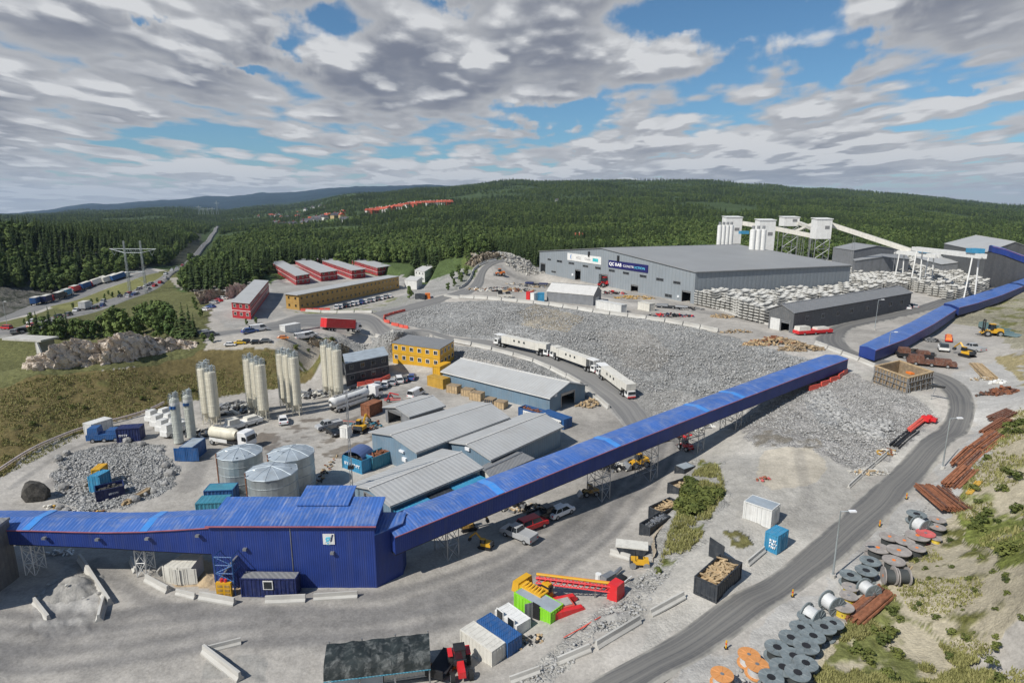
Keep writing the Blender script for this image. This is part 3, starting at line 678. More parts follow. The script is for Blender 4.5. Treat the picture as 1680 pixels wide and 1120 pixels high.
# ------------------------------------------------------------------ buildings
def V2(a, b): return Vector((b[0]-a[0], b[1]-a[1]))
class Frame:
    """local frame at A with x towards B"""
    def __init__(s, A, B, z): 
        s.o = Vector((A[0], A[1], z)); d = V2(A, B); s.L = d.length; s.rz = math.atan2(d.y, d.x); s.c = math.cos(-s.rz); s.s = math.sin(-s.rz)
    def loc(s, p):
        x, y = p[0]-s.o.x, p[1]-s.o.y
        return (x*s.c-y*s.s, x*s.s+y*s.c)
def onwall(p, q, z0, u, v):
    """ray through pixel meets the vertical plane over p-q: (fraction along, height above z0)"""
    d = ray(u, v); ex, ey = q[0]-p[0], q[1]-p[1]
    # t*d = p + s*e
    det = d.x*(-ey)-d.y*(-ex); t = (p[0]*(-ey)-p[1]*(-ex))/det; s = (d.x*p[1]-d.y*p[0])/det
    return s, HCAM+d.z*t-z0
def strip_wall(mb, p, q, topf, holes, zb=-.8):
    """wall from p to q (local xy); topf(s) height; holes (s0,s1,z0,z1)"""
    cuts = sorted(set([0, 1, .5]+[min(max(x, 0), 1) for h in holes for x in h[:2]]))
    L = lambda s: (p[0]+(q[0]-p[0])*s, p[1]+(q[1]-p[1])*s)
    for a, b in zip(cuts[:-1], cuts[1:]):
        if b-a < 1e-5: continue
        m = (a+b)/2; hs = sorted([h for h in holes if h[0] <= m <= h[1]], key=lambda h: h[2]); z = zb
        for h in hs:
            if h[2] > z+.01: mb.quad((*L(a), z), (*L(b), z), (*L(b), h[2]), (*L(a), h[2]))
            z = h[3]
        mb.quad((*L(a), z), (*L(b), z), (*L(b), topf(b)), (*L(a), topf(a)))
def hall(name, label, cat, A, B, Cc, D=None, z0=0, h=3.5, rise=1.0, ridge='y', wall='hallwall', roof='hallroof', holes=(), over=.45, group=None, thick=.22, trim=None, endwall=None):
    """gabled hall over the footprint A,B,C,D; ridge 'y' runs from AB to DC, ridge 'x' along AB.
    holes: (wall index, u0, v0, u1, v1, kind) in photo pixels; kind door / window / closed / sign"""
    if D is None: D = (A[0]+Cc[0]-B[0], A[1]+Cc[1]-B[1])
    F_ = Frame(A, B, z0); pts = [F_.loc(p) for p in (A, B, Cc, D)]; wp = [A, B, Cc, D]
    t = T(name, label, cat, F_.o, F_.rz, group)
    gab = (0, 2) if ridge == 'y' else (1, 3)
    hb = {i: [] for i in range(4)}; extra = []
    for (w, u0, v0, u1, v1, kind) in holes:
        p, q = wp[w], wp[(w+1) % 4]
        s0, za = onwall(p, q, z0, u0, (v0+v1)/2); s1, zb_ = onwall(p, q, z0, u1, (v0+v1)/2)
        um = (u0+u1)/2; _, z1 = onwall(p, q, z0, um, v0); _, zz0 = onwall(p, q, z0, um, v1)
        if s0 > s1: s0, s1 = s1, s0
        if kind in ('door', 'closed') : zz0 = -.2 if zz0 < 1.2 else zz0
        if kind in ('door', 'window', 'closed'): z1 = min(z1, h-.2); zz0 = min(zz0, z1-.3)
        if kind in ('door', 'window', 'closed'): hb[w].append((s0, s1, zz0, z1))
        extra.append((w, s0, s1, zz0, z1, kind))
    wallp = MB()
    for i in range(4):
        top = (lambda s: h+rise*(1-abs(2*s-1))) if i in gab else (lambda s: h)
        m_ = wallp
        strip_wall(m_, pts[i], pts[(i+1) % 4], top, hb[i])
    wallp.build('wall', M(wall), t)
    # roof slabs
    a, b, c, d = [Vector((*p, h)) for p in pts]
    if ridge == 'y': r0, r1 = (a+b)/2, (d+c)/2; e = [(a, d), (b, c)]
    else: r0, r1 = (a+d)/2, (b+c)/2; e = [(a, b), (d, c)]
    r0 = r0+Vector((0, 0, rise)); r1 = r1+Vector((0, 0, rise)); al = (r1-r0).normalized()*over
    rb = MB()
    for (p, q) in e:
        o1 = (p-r0); o1 = o1.normalized()*over; o2 = (q-r1).normalized()*over
        P0, Q0 = p+o1-al, q+o2+al; R0_, R1_ = r0-al, r1+al; up = Vector((0, 0, thick))
        quad = [R0_+up, R1_+up, Q0+up, P0+up]
        nrm = (quad[1]-quad[0]).cross(quad[2]-quad[0])
        if nrm.z < 0: quad = quad[::-1]
        rb.slab(quad, thick*.9)
    ro = rb.build('roof', M(roof), t)
    cap = MB(); cap.tube(r0-al+Vector((0, 0, thick)), r1+al+Vector((0, 0, thick)), .16, 5); cap.build('ridge_cap', M('paleroof' if roof.startswith('hall') else 'steel'), ro)
    if trim:
        for (p, q) in e: MB().tube(p+(p-r0).normalized()*over-al, q+(q-r1).normalized()*over+al, .09, 5).build('gutter', M(trim), ro)
    for (w, s0, s1, za, zb_, kind) in extra:
        p, q = pts[w], pts[(w+1) % 4]; ex = Vector((q[0]-p[0], q[1]-p[1], 0)); n = Vector((ex.y, -ex.x, 0)).normalized(); o = Vector((p[0], p[1], 0))
        P_ = lambda s, z, d: o+ex*s+Vector((0, 0, z))+n*d
        def slabw(mb, s0, s1, z0_, z1_, d0, d1):
            mb.add([P_(s0, z0_, d0), P_(s1, z0_, d0), P_(s1, z1_, d0), P_(s0, z1_, d0), P_(s0, z0_, d1), P_(s1, z0_, d1), P_(s1, z1_, d1), P_(s0, z1_, d1)],
                   [(0, 1, 2, 3), (7, 6, 5, 4), (0, 4, 5, 1), (1, 5, 6, 2), (2, 6, 7, 3), (3, 7, 4, 0)])
        ds = .12/ex.length
        if kind == 'window':
            f = MB(); slabw(f, s0-ds, s1+ds, za-.12, za, -.1, .06); slabw(f, s0-ds, s1+ds, zb_, zb_+.12, -.1, .06); slabw(f, s0-ds, s0, za, zb_, -.1, .06); slabw(f, s1, s1+ds, za, zb_, -.1, .06); slabw(f, (s0+s1)/2-ds/3, (s0+s1)/2+ds/3, za, zb_, -.08, .03)
            fo = f.build('window', M('steel'), t); g = MB(); slabw(g, s0, s1, za, zb_, -.12, -.06); g.build('pane', M('glass'), fo)
        elif kind == 'closed':
            f = MB(); slabw(f, s0, s1, za, zb_, -.15, -.05); f.build('door', M('whiterib'), t)
        elif kind == 'door':
            f = MB(); slabw(f, s0-ds*1.5, s0, za, zb_, -.1, .08); slabw(f, s1, s1+ds*1.5, za, zb_, -.1, .08); slabw(f, s0-ds*1.5, s1+ds*1.5, zb_, zb_+.2, -.1, .08); f.build('door_frame', M('steel'), t)
            f = MB(); slabw(f, s0, s1, zb_-.5, zb_, -.3, -.12); f.build('roller_shutter', M('steel'), t)
        elif kind == 'lamp':
            f = MB(); slabw(f, s0, s1, za, zb_, 0, .35); f.build('wall_lamp', M('lamp'), t)
    t['h'] = h
    return t, F_, pts, extra
def put_text(txt, size, loc, rot, m, parent, name='lettering', ext=.01, bold=0.0, sx=1.0):
    cu = bpy.data.curves.new(name, 'FONT'); cu.body = txt; cu.size = size; cu.extrude = ext; cu.offset = bold; cu.align_x = 'CENTER'; cu.align_y = 'CENTER'
    tmp = bpy.data.objects.new('tmp', cu); C.objects.link(tmp); bpy.context.view_layer.update()
    me = bpy.data.meshes.new_from_object(tmp.evaluated_get(bpy.context.evaluated_depsgraph_get())); me.name = name; bpy.data.objects.remove(tmp); bpy.data.curves.remove(cu)
    me.materials.clear(); me.materials.append(m); o = bpy.data.objects.new(name, me); C.objects.link(o); o.parent = parent; o.location = loc; o.rotation_euler = rot; o.scale = (sx, 1, 1); return o
Q = lambda u, v, h: tuple(P(u, v, h)[:2])
def eave(z0, h, *px): return [Q(u, v, z0+h) for (u, v) in px]
# blue-walled workshop halls in the yard
a = eave(.7, 3.3, (902,652), (960,632), (727,609)); long_C = (a[1][0]+a[2][0]-a[0][0], a[1][1]+a[2][1]-a[0][1])
hall('long_workshop', 'long blue-walled workshop hall with pale two-tone roof below the curved road', 'hall', a[2], a[0], a[1], None, .7, 3.3, 1.9, 'x',
     holes=[(1, 921, 640, 942, 676, 'door'), (1, 908, 645, 912, 650, 'lamp')], group='blue-walled workshop halls', trim='white')
a = eave(0, 4.2, (610,709), (683.6,741), (831.5,685), (777,661))
hall('workshop_hall', 'largest grey-roofed hall between the small open shed and the teal dumpsters', 'hall', *a, z0=0, h=4.2, rise=1.1, ridge='y', roof='hallroofy',
     holes=[(0, 657, 738, 664, 741, 'lamp'), (0, 662, 750, 668, 756, 'lamp')], group='blue-walled workshop halls', trim='steel')
a = eave(0, 3.7, (735,725), (805,753), (920,700), (866,679))
hall('workshop_hall', 'grey-roofed hall with dark blue side wall right of the largest one', 'hall', *a, z0=0, h=3.7, rise=1.0, ridge='y', roof='hallroofy',
     holes=[(0, 765, 733, 772, 738, 'lamp')], group='blue-walled workshop halls', trim='steel')
a = eave(0, 3.3, (580,796), (641,828), (787,768), (724,739))
hall('workshop_hall', 'grey-roofed hall with open door nearest the blue covered conveyor', 'hall', *a, z0=0, h=3.3, rise=.9, ridge='y', roof='hallroofy',
     holes=[(0, 599, 804, 622, 842, 'door')], group='blue-walled workshop halls', trim='steel')
a = eave(.2, 3.0, (632,668), (672,683), (727,666), (691,650))
hall('open_shed', 'small grey shed with open front beside the rust-red container', 'shed', *a, z0=.2, h=3.0, rise=.9, ridge='y', wall='fel', roof='hallroofy',
     holes=[(0, 637, 672, 658, 694, 'door')], trim='steel')
a = eave(0, 2.9, (791,768), (806,781), (871,753), (838,743))
hall('low_shed', 'low dark grey shed with pale front tucked behind the blue conveyor', 'shed', *a, z0=0, h=2.9, rise=.3, ridge='y', wall='offwhite', roof='greyroof')
# assembly hall on the terrace
A_, B_ = Q(885, 447, 9), Q(1138, 498.5, 9); C_ = Q(1396, 435.4, 20.4)
wins = [(160,249,190,262),(245,264,292,281),(353,282,403,299),(482,309,532,325),(597,325,648,344),(723,348,776,368),(852,371,907,391),(1006,399,1068,420),(1158,428,1224,451),(1315,458,1380,480),(195,362,235,375),(1238,575,1300,602)]
def c4(x0, y0, x1, y1): return (870+x0/5.6, 380+y0/5.6, 870+x1/5.6, 380+y1/5.6)
hl = [(0,)+c4(*w)+('window',) for w in wins]+[(0,)+c4(*w)+('door',) for w in ((95,290,138,372),(412,350,462,437),(652,395,710,487),(925,490,990,550),(1393,545,1472,650))]
hl += [(0,)+c4(*w)+('lamp',) for w in ((385,385,398,405),(1355,585,1370,605))]
big, bigF, bigP, _ = hall('assembly_hall', 'huge grey assembly hall with white and navy banners on its gable', 'hall', A_, B_, C_, None, 9, 11.4, 5.0, 'y', wall='bigwall', roof='bigroof', holes=hl, trim='steel', over=.5)
def banner(corners, name, label, m, letters):
    u0, v0, u1, v1 = corners; s0, z1 = onwall(A_, B_, 9, u0, v0[0]); s1, z1b = onwall(A_, B_, 9, u1, v1[0])
    _, z0a = onwall(A_, B_, 9, u0, v0[1]); _, z0b = onwall(A_, B_, 9, u1, v1[1])
    zt, zb_ = (z1+z1b)/2, (z0a+z0b)/2; Lw = V2(A_, B_).length
    x0, x1 = s0*Lw, s1*Lw
    t = T(name, label, 'banner', bigF.o, bigF.rz)
    MB().box(x0, x1, -.22, -.06, zb_, zt).build('panel', m, t)
    return t, x0, x1, zb_, zt
t, x0, x1, zb, zt = banner((931.5, (414, 426.5), 987, (422.5, 434.5)), 'white_banner', 'white banner with blue swoosh logo on the grey hall gable', M('white'), None)
mat('logoblue', (.02, .16, .45)); mat('lettergrey', (.35, .34, .34)); mat('tealbox', (.05, .42, .45)); mat('letterwhite', (.85, .85, .85)); mat('lettercyan', (.12, .55, .75)); mat('navybanner', (.012, .012, .10), .5)
w = x1-x0; hh = zt-zb
sw = MB(); n = 14; 
for i in range(n):
    a0, a1 = math.pi*(.45+1.05*i/n), math.pi*(.45+1.05*(i+1)/n); cx_, cz_ = x0+w*.14, zb+hh*.52; r1_, r2_ = hh*.36, hh*.36*(1-.55*math.sin(math.pi*(i+.5)/n))
    sw.quad(*[(cx_+r*math.cos(q_), -.26, cz_+r*math.sin(q_)) for r, q_ in ((r1_, a0), (r1_, a1), (r2_, a1), (r2_, a0))])
sw.build('swoosh', M('logoblue'), t)
put_text('AGJ', hh*.5, (x0+w*.35, -.26, zb+hh*.5), (math.pi/2, 0, 0), M('lettergrey'), t, sx=1.5)
put_text('Ghella', hh*.42, (x0+w*.62, -.26, zb+hh*.48), (math.pi/2, 0, 0), M('lettergrey'), t, sx=1.4)
MB().box(x0+w*.77, x0+w*.92, -.27, -.24, zb+hh*.3, zb+hh*.72).build('teal_mark', M('tealbox'), t)
t, x0, x1, zb, zt = banner((999, (426, 439.5), 1064, (435.5, 446.5)), 'navy_banner', 'navy banner with white and pale blue lettering on the grey hall gable', M('navybanner'), None)
w = x1-x0; hh = zt-zb
put_text('QC RAB', hh*.6, (x0+w*.19, -.26, zb+hh*.5), (math.pi/2, 0, 0), M('letterwhite'), t, bold=.05, sx=1.4)
put_text('CONSTR', hh*.42, (x0+w*.53, -.26, zb+hh*.46), (math.pi/2, 0, 0), M('letterwhite'), t, sx=1.5)
put_text('UCTION', hh*.42, (x0+w*.80, -.26, zb+hh*.46), (math.pi/2, 0, 0), M('lettercyan'), t, sx=1.5)
for (u, v) in ((967, 417), (1015, 424)):
    s, z = onwall(A_, B_, 9, u, v); L_ = V2(A_, B_).length; MB().box(s*L_-.6, s*L_+.6, -.5, -.02, z-1.2, z+1.2).build('vent', M('dark'), big)
gz_ = 9.0
A_, B_, C_ = Q(1260, 538, 9), Q(1300, 547, 9), Q(1492, 507, 9)
hall('grey_shed', 'long dark grey shed beside the concrete segment stacks', 'shed', A_, B_, C_, None, 9, 5.6, 1.7, 'y', wall='greywall', roof='greyroof', trim='dark',
     holes=[(0,1263,521,1279,543,'closed'),(0,1281,527,1295,545,'door')]+[(1,u-2.3,v-3,u+2.3,v+3,'window') for (u, v) in ((1324,522),(1350,518),(1375,514),(1397,510),(1423,506),(1442,503),(1461,499),(1479,496))], over=.3)
A_, B_, C_ = Q(897, 494, 9), Q(973, 501.5, 9), Q(986, 493, 9)
hall('tent_hall', 'grey storage hall with white roof at the terrace edge', 'hall', A_, B_, C_, None, 9, 3.6, 2.4, 'x', wall='fel', roof='paleroof', holes=[(1,977,487,983,497,'closed')], over=.2)
# far buildings behind the segment yard
def far_hall(name, label, px, Y0, z0, h, rise, ridge='y', wall='fel', roof='hallroof', **k):
    pts = [tuple(PY(u, v, Y)[:2]) for (u, v, Y) in px]
    return hall(name, label, 'hall', *pts, z0=z0, h=h, rise=rise, ridge=ridge, wall=wall, roof=roof, over=.3, **k)
far_hall('plant_hall', 'tall grey hall with pale roof at the upper right edge', [(1545,430,330),(1614,440,262),(1700,440,272),(1640,430,345)], 0, 9, 15.5, 4, 'x', wall='greywall', roof='hallroofy')
far_hall('plant_hall', 'low grey lean-to with pale roof in front of the tallest far hall', [(1500,430,345),(1545,436,300),(1600,436,300),(1560,430,345)], 0, 9, 7.0, 1.0, 'x', roof='hallroofy')
far_hall('plant_hall', 'grey mixing hall with dark doorway under the sloping white conveyor', [(1399,430,300),(1402,438,290),(1490,438,300),(1485,430,330)], 0, 9, 9.5, 1.5, 'x', roof='bigroof')
far_hall('plant_hall', 'wide grey hall directly behind the assembly hall roof', [(1365,425,345),(1399,432,320),(1470,430,330),(1430,420,370)], 0, 9, 12.5, 2, 'x', roof='bigroof')
# ------------------------------------------------------------------ stacked site offices
def office(label, A, B, Cc, z0, storeys=2, sh=2.7, body='redhouse', roofm='hallroof', group=None, name='site_office', win=True, step=2.6, D=None, wm='white', front='white'):
    if D is None: D = (A[0]+Cc[0]-B[0], A[1]+Cc[1]-B[1])
    F_ = Frame(A, B, z0); pts = [F_.loc(p) for p in (A, B, Cc, D)]; h = storeys*sh
    t = T(name, label, 'office', F_.o, F_.rz, group)
    b = MB(); b.prism(pts, -1.0, h); b.build('wall', M(body), t)
    o = MB(); cx_ = sum(p[0] for p in pts)/4; cy_ = sum(p[1] for p in pts)/4
    big_ = [(cx_+(p[0]-cx_)*1.02, cy_+(p[1]-cy_)*1.02) for p in pts]; o.prism(big_, h+.01, h+.22); o.build('roof', M(roofm), t)
    nw = 0
    for i in range(4):
        p, q = pts[i], pts[(i+1) % 4]; ex = Vector((q[0]-p[0], q[1]-p[1], 0)); L = ex.length; ex.normalize(); n = Vector((ex.y, -ex.x, 0))
        # only walls that can be seen from the south side get windows
        wn = Vector((n.x*math.cos(F_.rz)-n.y*math.sin(F_.rz), n.x*math.sin(F_.rz)+n.y*math.cos(F_.rz), 0))
        md = Vector((0, 0, 0))-Vector((A[0], A[1], 0))
        if wn.dot(md) < 0: continue
        rot = math.atan2(ex.y, ex.x); k = max(1, int(L/step))
        st = MB()   # storey joint strip
        for s in range(1, storeys):
            st.M = Matrix.Translation((p[0], p[1], 0)) @ Matrix.Rotation(rot, 4, 'Z'); st.box(.0, L, -.05, -.003, s*sh-.09, s*sh+.09)
        st.build('storey_band', M(front), t)
        if not win: continue
        for s in range(storeys):
            for j in range(k):
                if nw > 92: break
                x = (j+.5)*L/k; zz = s*sh+1.0; nw += 1
                m_ = MB(); m_.M = Matrix.Translation((p[0], p[1], 0)) @ Matrix.Rotation(rot, 4, 'Z')
                m_.cur = 0; m_.box(x-.62, x+.62, -.07, -.004, zz, zz+1.15); m_.cur = 1; m_.box(x-.5, x-.03, -.09, -.071, zz+.1, zz+1.05); m_.box(x+.03, x+.5, -.09, -.071, zz+.1, zz+1.05)
                m_.build('window', [M(wm), M('glass')], t)
    return t
zb5 = 5.5
def gxy(u, v): return tuple(G(u, v)[:2])
office('dark red two-storey site office with pale roof standing alone left of the yellow block', Q(382,521,6), Q(412,524,6), Q(442,481,6), 6, body='redhouse', group='red site offices', wm='offwhite')
for i, (A0, B0, D0, lab) in enumerate((((485,453),(507.5,449.5),(445,430.5),'leftmost of the four parallel red office blocks, its roof stepped'),((526,447.5),(553,444),(482,427),'red office block second from left in the row of four'),
        ((577,444),(599,441.5),(519,424.5),'red office block third from left in the row of four'),((619,439.5),(641,436),(554,420),'rightmost of the four parallel red office blocks by the forest'))):
    h0 = 4.6; A, B, D = [Q(u, v, zb5+h0) for (u, v) in (A0, B0, D0)]; Cc = (B[0]+D[0]-A[0], B[1]+D[1]-A[1])
    office(lab, A, B, Cc, zb5, sh=2.3, body='redhouse', group='red site offices', D=D, wm='offwhite', step=3.4)
A, B, C2 = Q(470,506,5.6), Q(491.5,509,5.6), Q(655,473,5.6)
office('long yellow two-storey site office behind the row of parked cars', A, B, C2, 5.6, body='ochre', group='yellow site offices', wm='yellowd', step=3.0, front='ochre', sh=2.8)
A, B, C2 = Q(644.5,593,1.2), Q(722,605,1.2), Q(745,589,1.2)
office('yellow two-storey container office beside the blue-walled long workshop', A, B, C2, 1.2, body='yellow', roofm='greyroof', group='yellow site offices', wm='white', step=2.6, front='yellowd', sh=2.6)
A, B, D2 = Q(567,597,6), Q(637,583,6), Q(563,582,6)
office('charcoal two-storey container office behind the rightmost cream silos', A, B, (B[0]+D2[0]-A[0], B[1]+D2[1]-A[1]), .8, body='anthracite', roofm='galvroof', wm='greyroof', step=2.5, front='steel', sh=2.6)
A, B, C2 = Q(470,500,5.6), Q(500,500,5.6), Q(600,474,5.6)
office('low grey canteen roofs right behind the long yellow office', Q(475,487,8), Q(500,484,8), Q(600,466,8), 5.6, storeys=1, sh=3.6, body='fel', roofm='galvroof', win=False, name='canteen')
office('white two-storey cabin block at the forest edge above the parked cars', Q(681,460,5.5), Q(697,463,5.5), Q(713,452,5.5), 5.5, sh=2.7, body='whiterib', roofm='paleroof', win=True, name='cabin_block', step=3)
office('white single-storey cabin left of the white two-storey block', Q(664,473,5.4), Q(684,475,5.4), Q(693,468,5.4), 5.4, storeys=1, sh=4.0, body='whiterib', roofm='paleroof', win=False, name='cabin')
# ------------------------------------------------------------------ blue covered conveyor
def gallery(name, label, near, far, hw, z0s=None, group=None, bands=(), lampn=0):
    """near, far: 3-D top edges; hw: wall heights per point"""
    t = T(name, label, 'conveyor', (near[0].x, near[0].y, 0), 0, group)
    L_ = Vector((near[0].x, near[0].y, 0)); n = len(near)
    rf = MB(); wl = MB(); fl = MB(); tr = MB()
    for i in range(n-1):
        a, b, c, d = near[i]-L_, near[i+1]-L_, far[i+1]-L_, far[i]-L_
        m1, m2 = (a+d)/2+Vector((0, 0, .38)), (b+c)/2+Vector((0, 0, .38))
        o = (a-d); o.z = 0; o = o.normalized()*.18
        for q in ([a+o+Vector((0,0,-.02)), b+o+Vector((0,0,-.02)), m2, m1], [m1, m2, c-o+Vector((0,0,-.02)), d-o+Vector((0,0,-.02))]):
            if (q[1]-q[0]).cross(q[2]-q[0]).z < 0: q = q[::-1]
            rf.slab(q, .12)
        for (p, q) in ((a, b), (c, d)):
            h1, h2 = (hw[i], hw[i+1]) if p is a else (hw[i+1], hw[i])
            k = ((p-q).cross(Vector((0, 0, 1)))).normalized()*.08
            up = Vector((0, 0, -.1))
            wl.add([p-Vector((0,0,h1)), q-Vector((0,0,h2)), q+up, p+up, p-k-Vector((0,0,h1)), q-k-Vector((0,0,h2)), q-k+up, p-k+up], [(0,1,2,3),(7,6,5,4),(0,4,5,1),(1,5,6,2),(2,6,7,3),(3,7,4,0)])
        fl.slab([a-Vector((0,0,hw[i]-.15)), b-Vector((0,0,hw[i+1]-.15)), c-Vector((0,0,hw[i+1]-.15)), d-Vector((0,0,hw[i]-.15))], .3)
        tr.tube(a+o+Vector((0,0,-.08)), b+o+Vector((0,0,-.08)), .07, 5)
    for (p, q, hh) in ((near[0]-L_, far[0]-L_, hw[0]), (near[-1]-L_, far[-1]-L_, hw[-1])):
        wl.add([p-Vector((0,0,hh)), q-Vector((0,0,hh)), q, (p+q)/2+Vector((0,0,.25)), p], [(0,1,2,3,4)])
    # the material's ribs run along local x: orient through object rotation of the meshes
    d = near[-1]-near[0]; rz = math.atan2(d.y, d.x)
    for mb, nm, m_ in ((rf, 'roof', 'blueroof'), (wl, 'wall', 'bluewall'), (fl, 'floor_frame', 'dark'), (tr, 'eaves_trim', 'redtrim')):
        R_ = Matrix.Rotation(-rz, 4, 'Z'); mb.v = [R_ @ Vector(p) for p in mb.v]; o = mb.build(nm, M(m_), t); o.rotation_euler = (0, 0, rz)
    for (i, f, w) in bands:
        a, b, c, d_ = near[i]-L_, near[i+1]-L_, far[i+1]-L_, far[i]-L_
        p0, p1 = a.lerp(b, f), a.lerp(b, f+w/(b-a).length); q0, q1 = d_.lerp(c, f), d_.lerp(c, f+w/(b-a).length)
        m0, m1 = (p0+q0)/2+Vector((0,0,.42)), (p1+q1)/2+Vector((0,0,.42)); e = Vector((0, 0, .05)); o = (p0-q0).normalized()*.2; o.z = 0
        mb = MB()
        for q in ([p0+o+e, p1+o+e, m1, m0], [m0, m1, q1-o+e, q0-o+e]):
            if (q[1]-q[0]).cross(q[2]-q[0]).z < 0: q = q[::-1]
            mb.slab(q, .05)
        mb.build('light_strip', M('cyanband'), t)
    for j in range(lampn):
        f = (j+.7)/lampn*(n-1.01); i = int(f); a = near[i].lerp(near[i+1], f-i)-L_; k = near[i]-far[i]; k.z = 0; k = k.normalized()*.3
        mb = MB(); mb.box(a.x-.2+k.x, a.x+.2+k.x, a.y+k.y-.25, a.y+k.y+.1, a.z-.95, a.z-.7); mb.build('wall_lamp', M('steel'), t)
    return t
# inclined gallery from the transfer tower up to the terrace
Sx, Ex = Vector((-13.6, 62.6, 0)), Vector((71.5, 125.5, 0)); dG = (Ex-Sx); nG = Vector((-dG.y, dG.x, 0)).normalized()
def on_line(u, off=0.0):
    d = dirpx(u, 0); k = None
    return None
def plan_hit(u, v, S0, D0):
    """pixel column ray (ground track at that row) against the plan line S0 + s*D0"""
    d = ray(u, v); det = d.x*(-D0.y)+d.y*D0.x; t = (S0.x*(-D0.y)+S0.y*D0.x)/det
    return Vector((d.x*t, d.y*t, HCAM+d.z*t))
near_px = [(647,879),(701,856),(745,838),(825,809),(921,770.6),(1000,737.6),(1080,706),(1157,675.7),(1219,650.7),(1310,618),(1391,588.5)]
bot_px = [(655,906),(701,887),(745,866),(825,837),(921,798),(1000,761),(1080,732),(1155,697),(1214,673),(1309,637.6),(1385,605.5)]
near = [plan_hit(u, v, Sx, dG) for (u, v) in near_px]
zf = np.polyfit([p.x for p in near], [p.z for p in near], 2)
for p in near: p.z = float(np.polyval(zf, p.x))
far = [p+nG*4.5 for p in near]
hw = [2.3]*len(near)
def band_at(u, v):
    p = plan_hit(u, v, Sx, dG)
    for i in range(len(near)-1):
        if near[i].x <= p.x < near[i+1].x: return (i, (p.x-near[i].x)/(near[i+1].x-near[i].x), 1.0)
gallery('conveyor_gallery', 'long blue covered conveyor climbing from the tower to the terrace edge', near, far, hw, group='blue covered conveyors', bands=[band_at(816, 813), band_at(1010, 733), band_at(1158, 675), band_at(1217, 651)])
GAL_NEAR = near
# left gallery and the transfer tower share one front line
Yt = 63.2
lp = [(-160,868),(0,867.5),(50,868),(115,870),(175,871),(233,870),(290,867),(352,863)]; lb = [886,891.5,893,895.5,898,902,905,908]
near = [PY(u, v, Yt+(.0 if u > 100 else .0)) for (u, v) in lp]; hwl = [(PY(u, v, Yt).z-PY(u+3, b, Yt).z) for (u, v), b in zip(lp, lb)]
gallery('conveyor_gallery', 'blue covered conveyor running left from the tower out of view', near, [p+Vector((0, 4.0, .15)) for p in near], hwl, group='blue covered conveyors', bands=[(1, .75, .9), (4, .95, .9)], lampn=5)
# transfer tower
def tower():
    x0 = PY(352, 950, Yt-1.2).x; x1 = PY(614, 865, Yt-1.2).x; Y0 = Yt-1.2; ht = PY(480, 863, Y0).z; w = x1-x0
    t = T('transfer_tower', 'blue metal-clad transfer tower with white emblem where the conveyors meet', 'tower', (x0, Y0, 0))
    pr = [(0, 0), (w, 0), (w+2.6, 3.0), (w+1.9, 4.9), (0, 4.9)]
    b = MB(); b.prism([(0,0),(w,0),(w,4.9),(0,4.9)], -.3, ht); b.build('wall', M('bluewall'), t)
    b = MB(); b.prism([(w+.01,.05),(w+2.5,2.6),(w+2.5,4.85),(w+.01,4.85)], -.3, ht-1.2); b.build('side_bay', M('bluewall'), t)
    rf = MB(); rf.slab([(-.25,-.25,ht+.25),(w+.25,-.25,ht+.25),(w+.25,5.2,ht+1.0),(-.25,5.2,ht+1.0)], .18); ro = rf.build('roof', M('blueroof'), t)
    rf = MB(); a = PY(493, 830, Y0+4).x-x0; b_ = PY(572, 830, Y0+4).x-x0; rf.box(a, b_, 3.4, 7.0, ht-1.0, ht+.9); rf.build('raised_bay', M('bluewall'), t)
    rf = MB(); rf.slab([(a-.2,3.2,ht+.98),(b_+.2,3.2,ht+.98),(b_+.2,7.2,ht+1.5),(a-.2,7.2,ht+1.5)], .15); rf.build('bay_roof', M('blueroof'), t)
    rf = MB(); rf.slab([(w+.0,-.05,ht-1.0),(w+2.7,2.6,ht-1.0),(w+2.7,5,ht-.9),(w,5,ht-.9)], .14); rf.build('side_roof', M('blueroof'), t)
    tr = MB(); tr.tube((-.25,-.3,ht+.1), (w+.25,-.3,ht+.1), .08, 5); tr.build('eaves_trim', M('redtrim'), ro)
    tr = MB(); tr.tube((w*.49, -.04, .2), (w*.49, -.04, ht-.2), .05, 5); tr.build('joint_cover', M('steel'), t)
    e0, e1 = onwall((x0, Y0), (x1, Y0), 0, 530, 883)[0]*w, onwall((x0, Y0), (x1, Y0), 0, 549, 883)[0]*w; z1, z0 = onwall((x0, Y0), (x1, Y0), 0, 539, 875)[1], onwall((x0, Y0), (x1, Y0), 0, 541, 892)[1]
    s = MB().box(e0, e1, -.08, -.02, z0, z1).build('emblem_plate', M('white'), t)
    put_text('g', (z1-z0)*1.05, ((e0+e1)/2-.1, -.1, (z0+z1)/2+.05), (math.pi/2, 0, 0), M('lettercyan'), s, name='emblem', bold=.03)
    put_text('/', (z1-z0)*.9, ((e0+e1)/2+.34, -.11, (z0+z1)/2+.1), (math.pi/2, 0, .0), M('navy'), s, name='emblem', bold=.03)
    for (u, v) in ((402, 899), (545, 905), (178, 0)):
        if v: 
            s_, z_ = onwall((x0, Y0), (x1, Y0), 0, u, v); MB().box(s_*w-.15, s_*w+.25, -.35, -.02, z_-.15, z_+.12).build('wall_lamp', M('steel'), t)
    return t
tower()
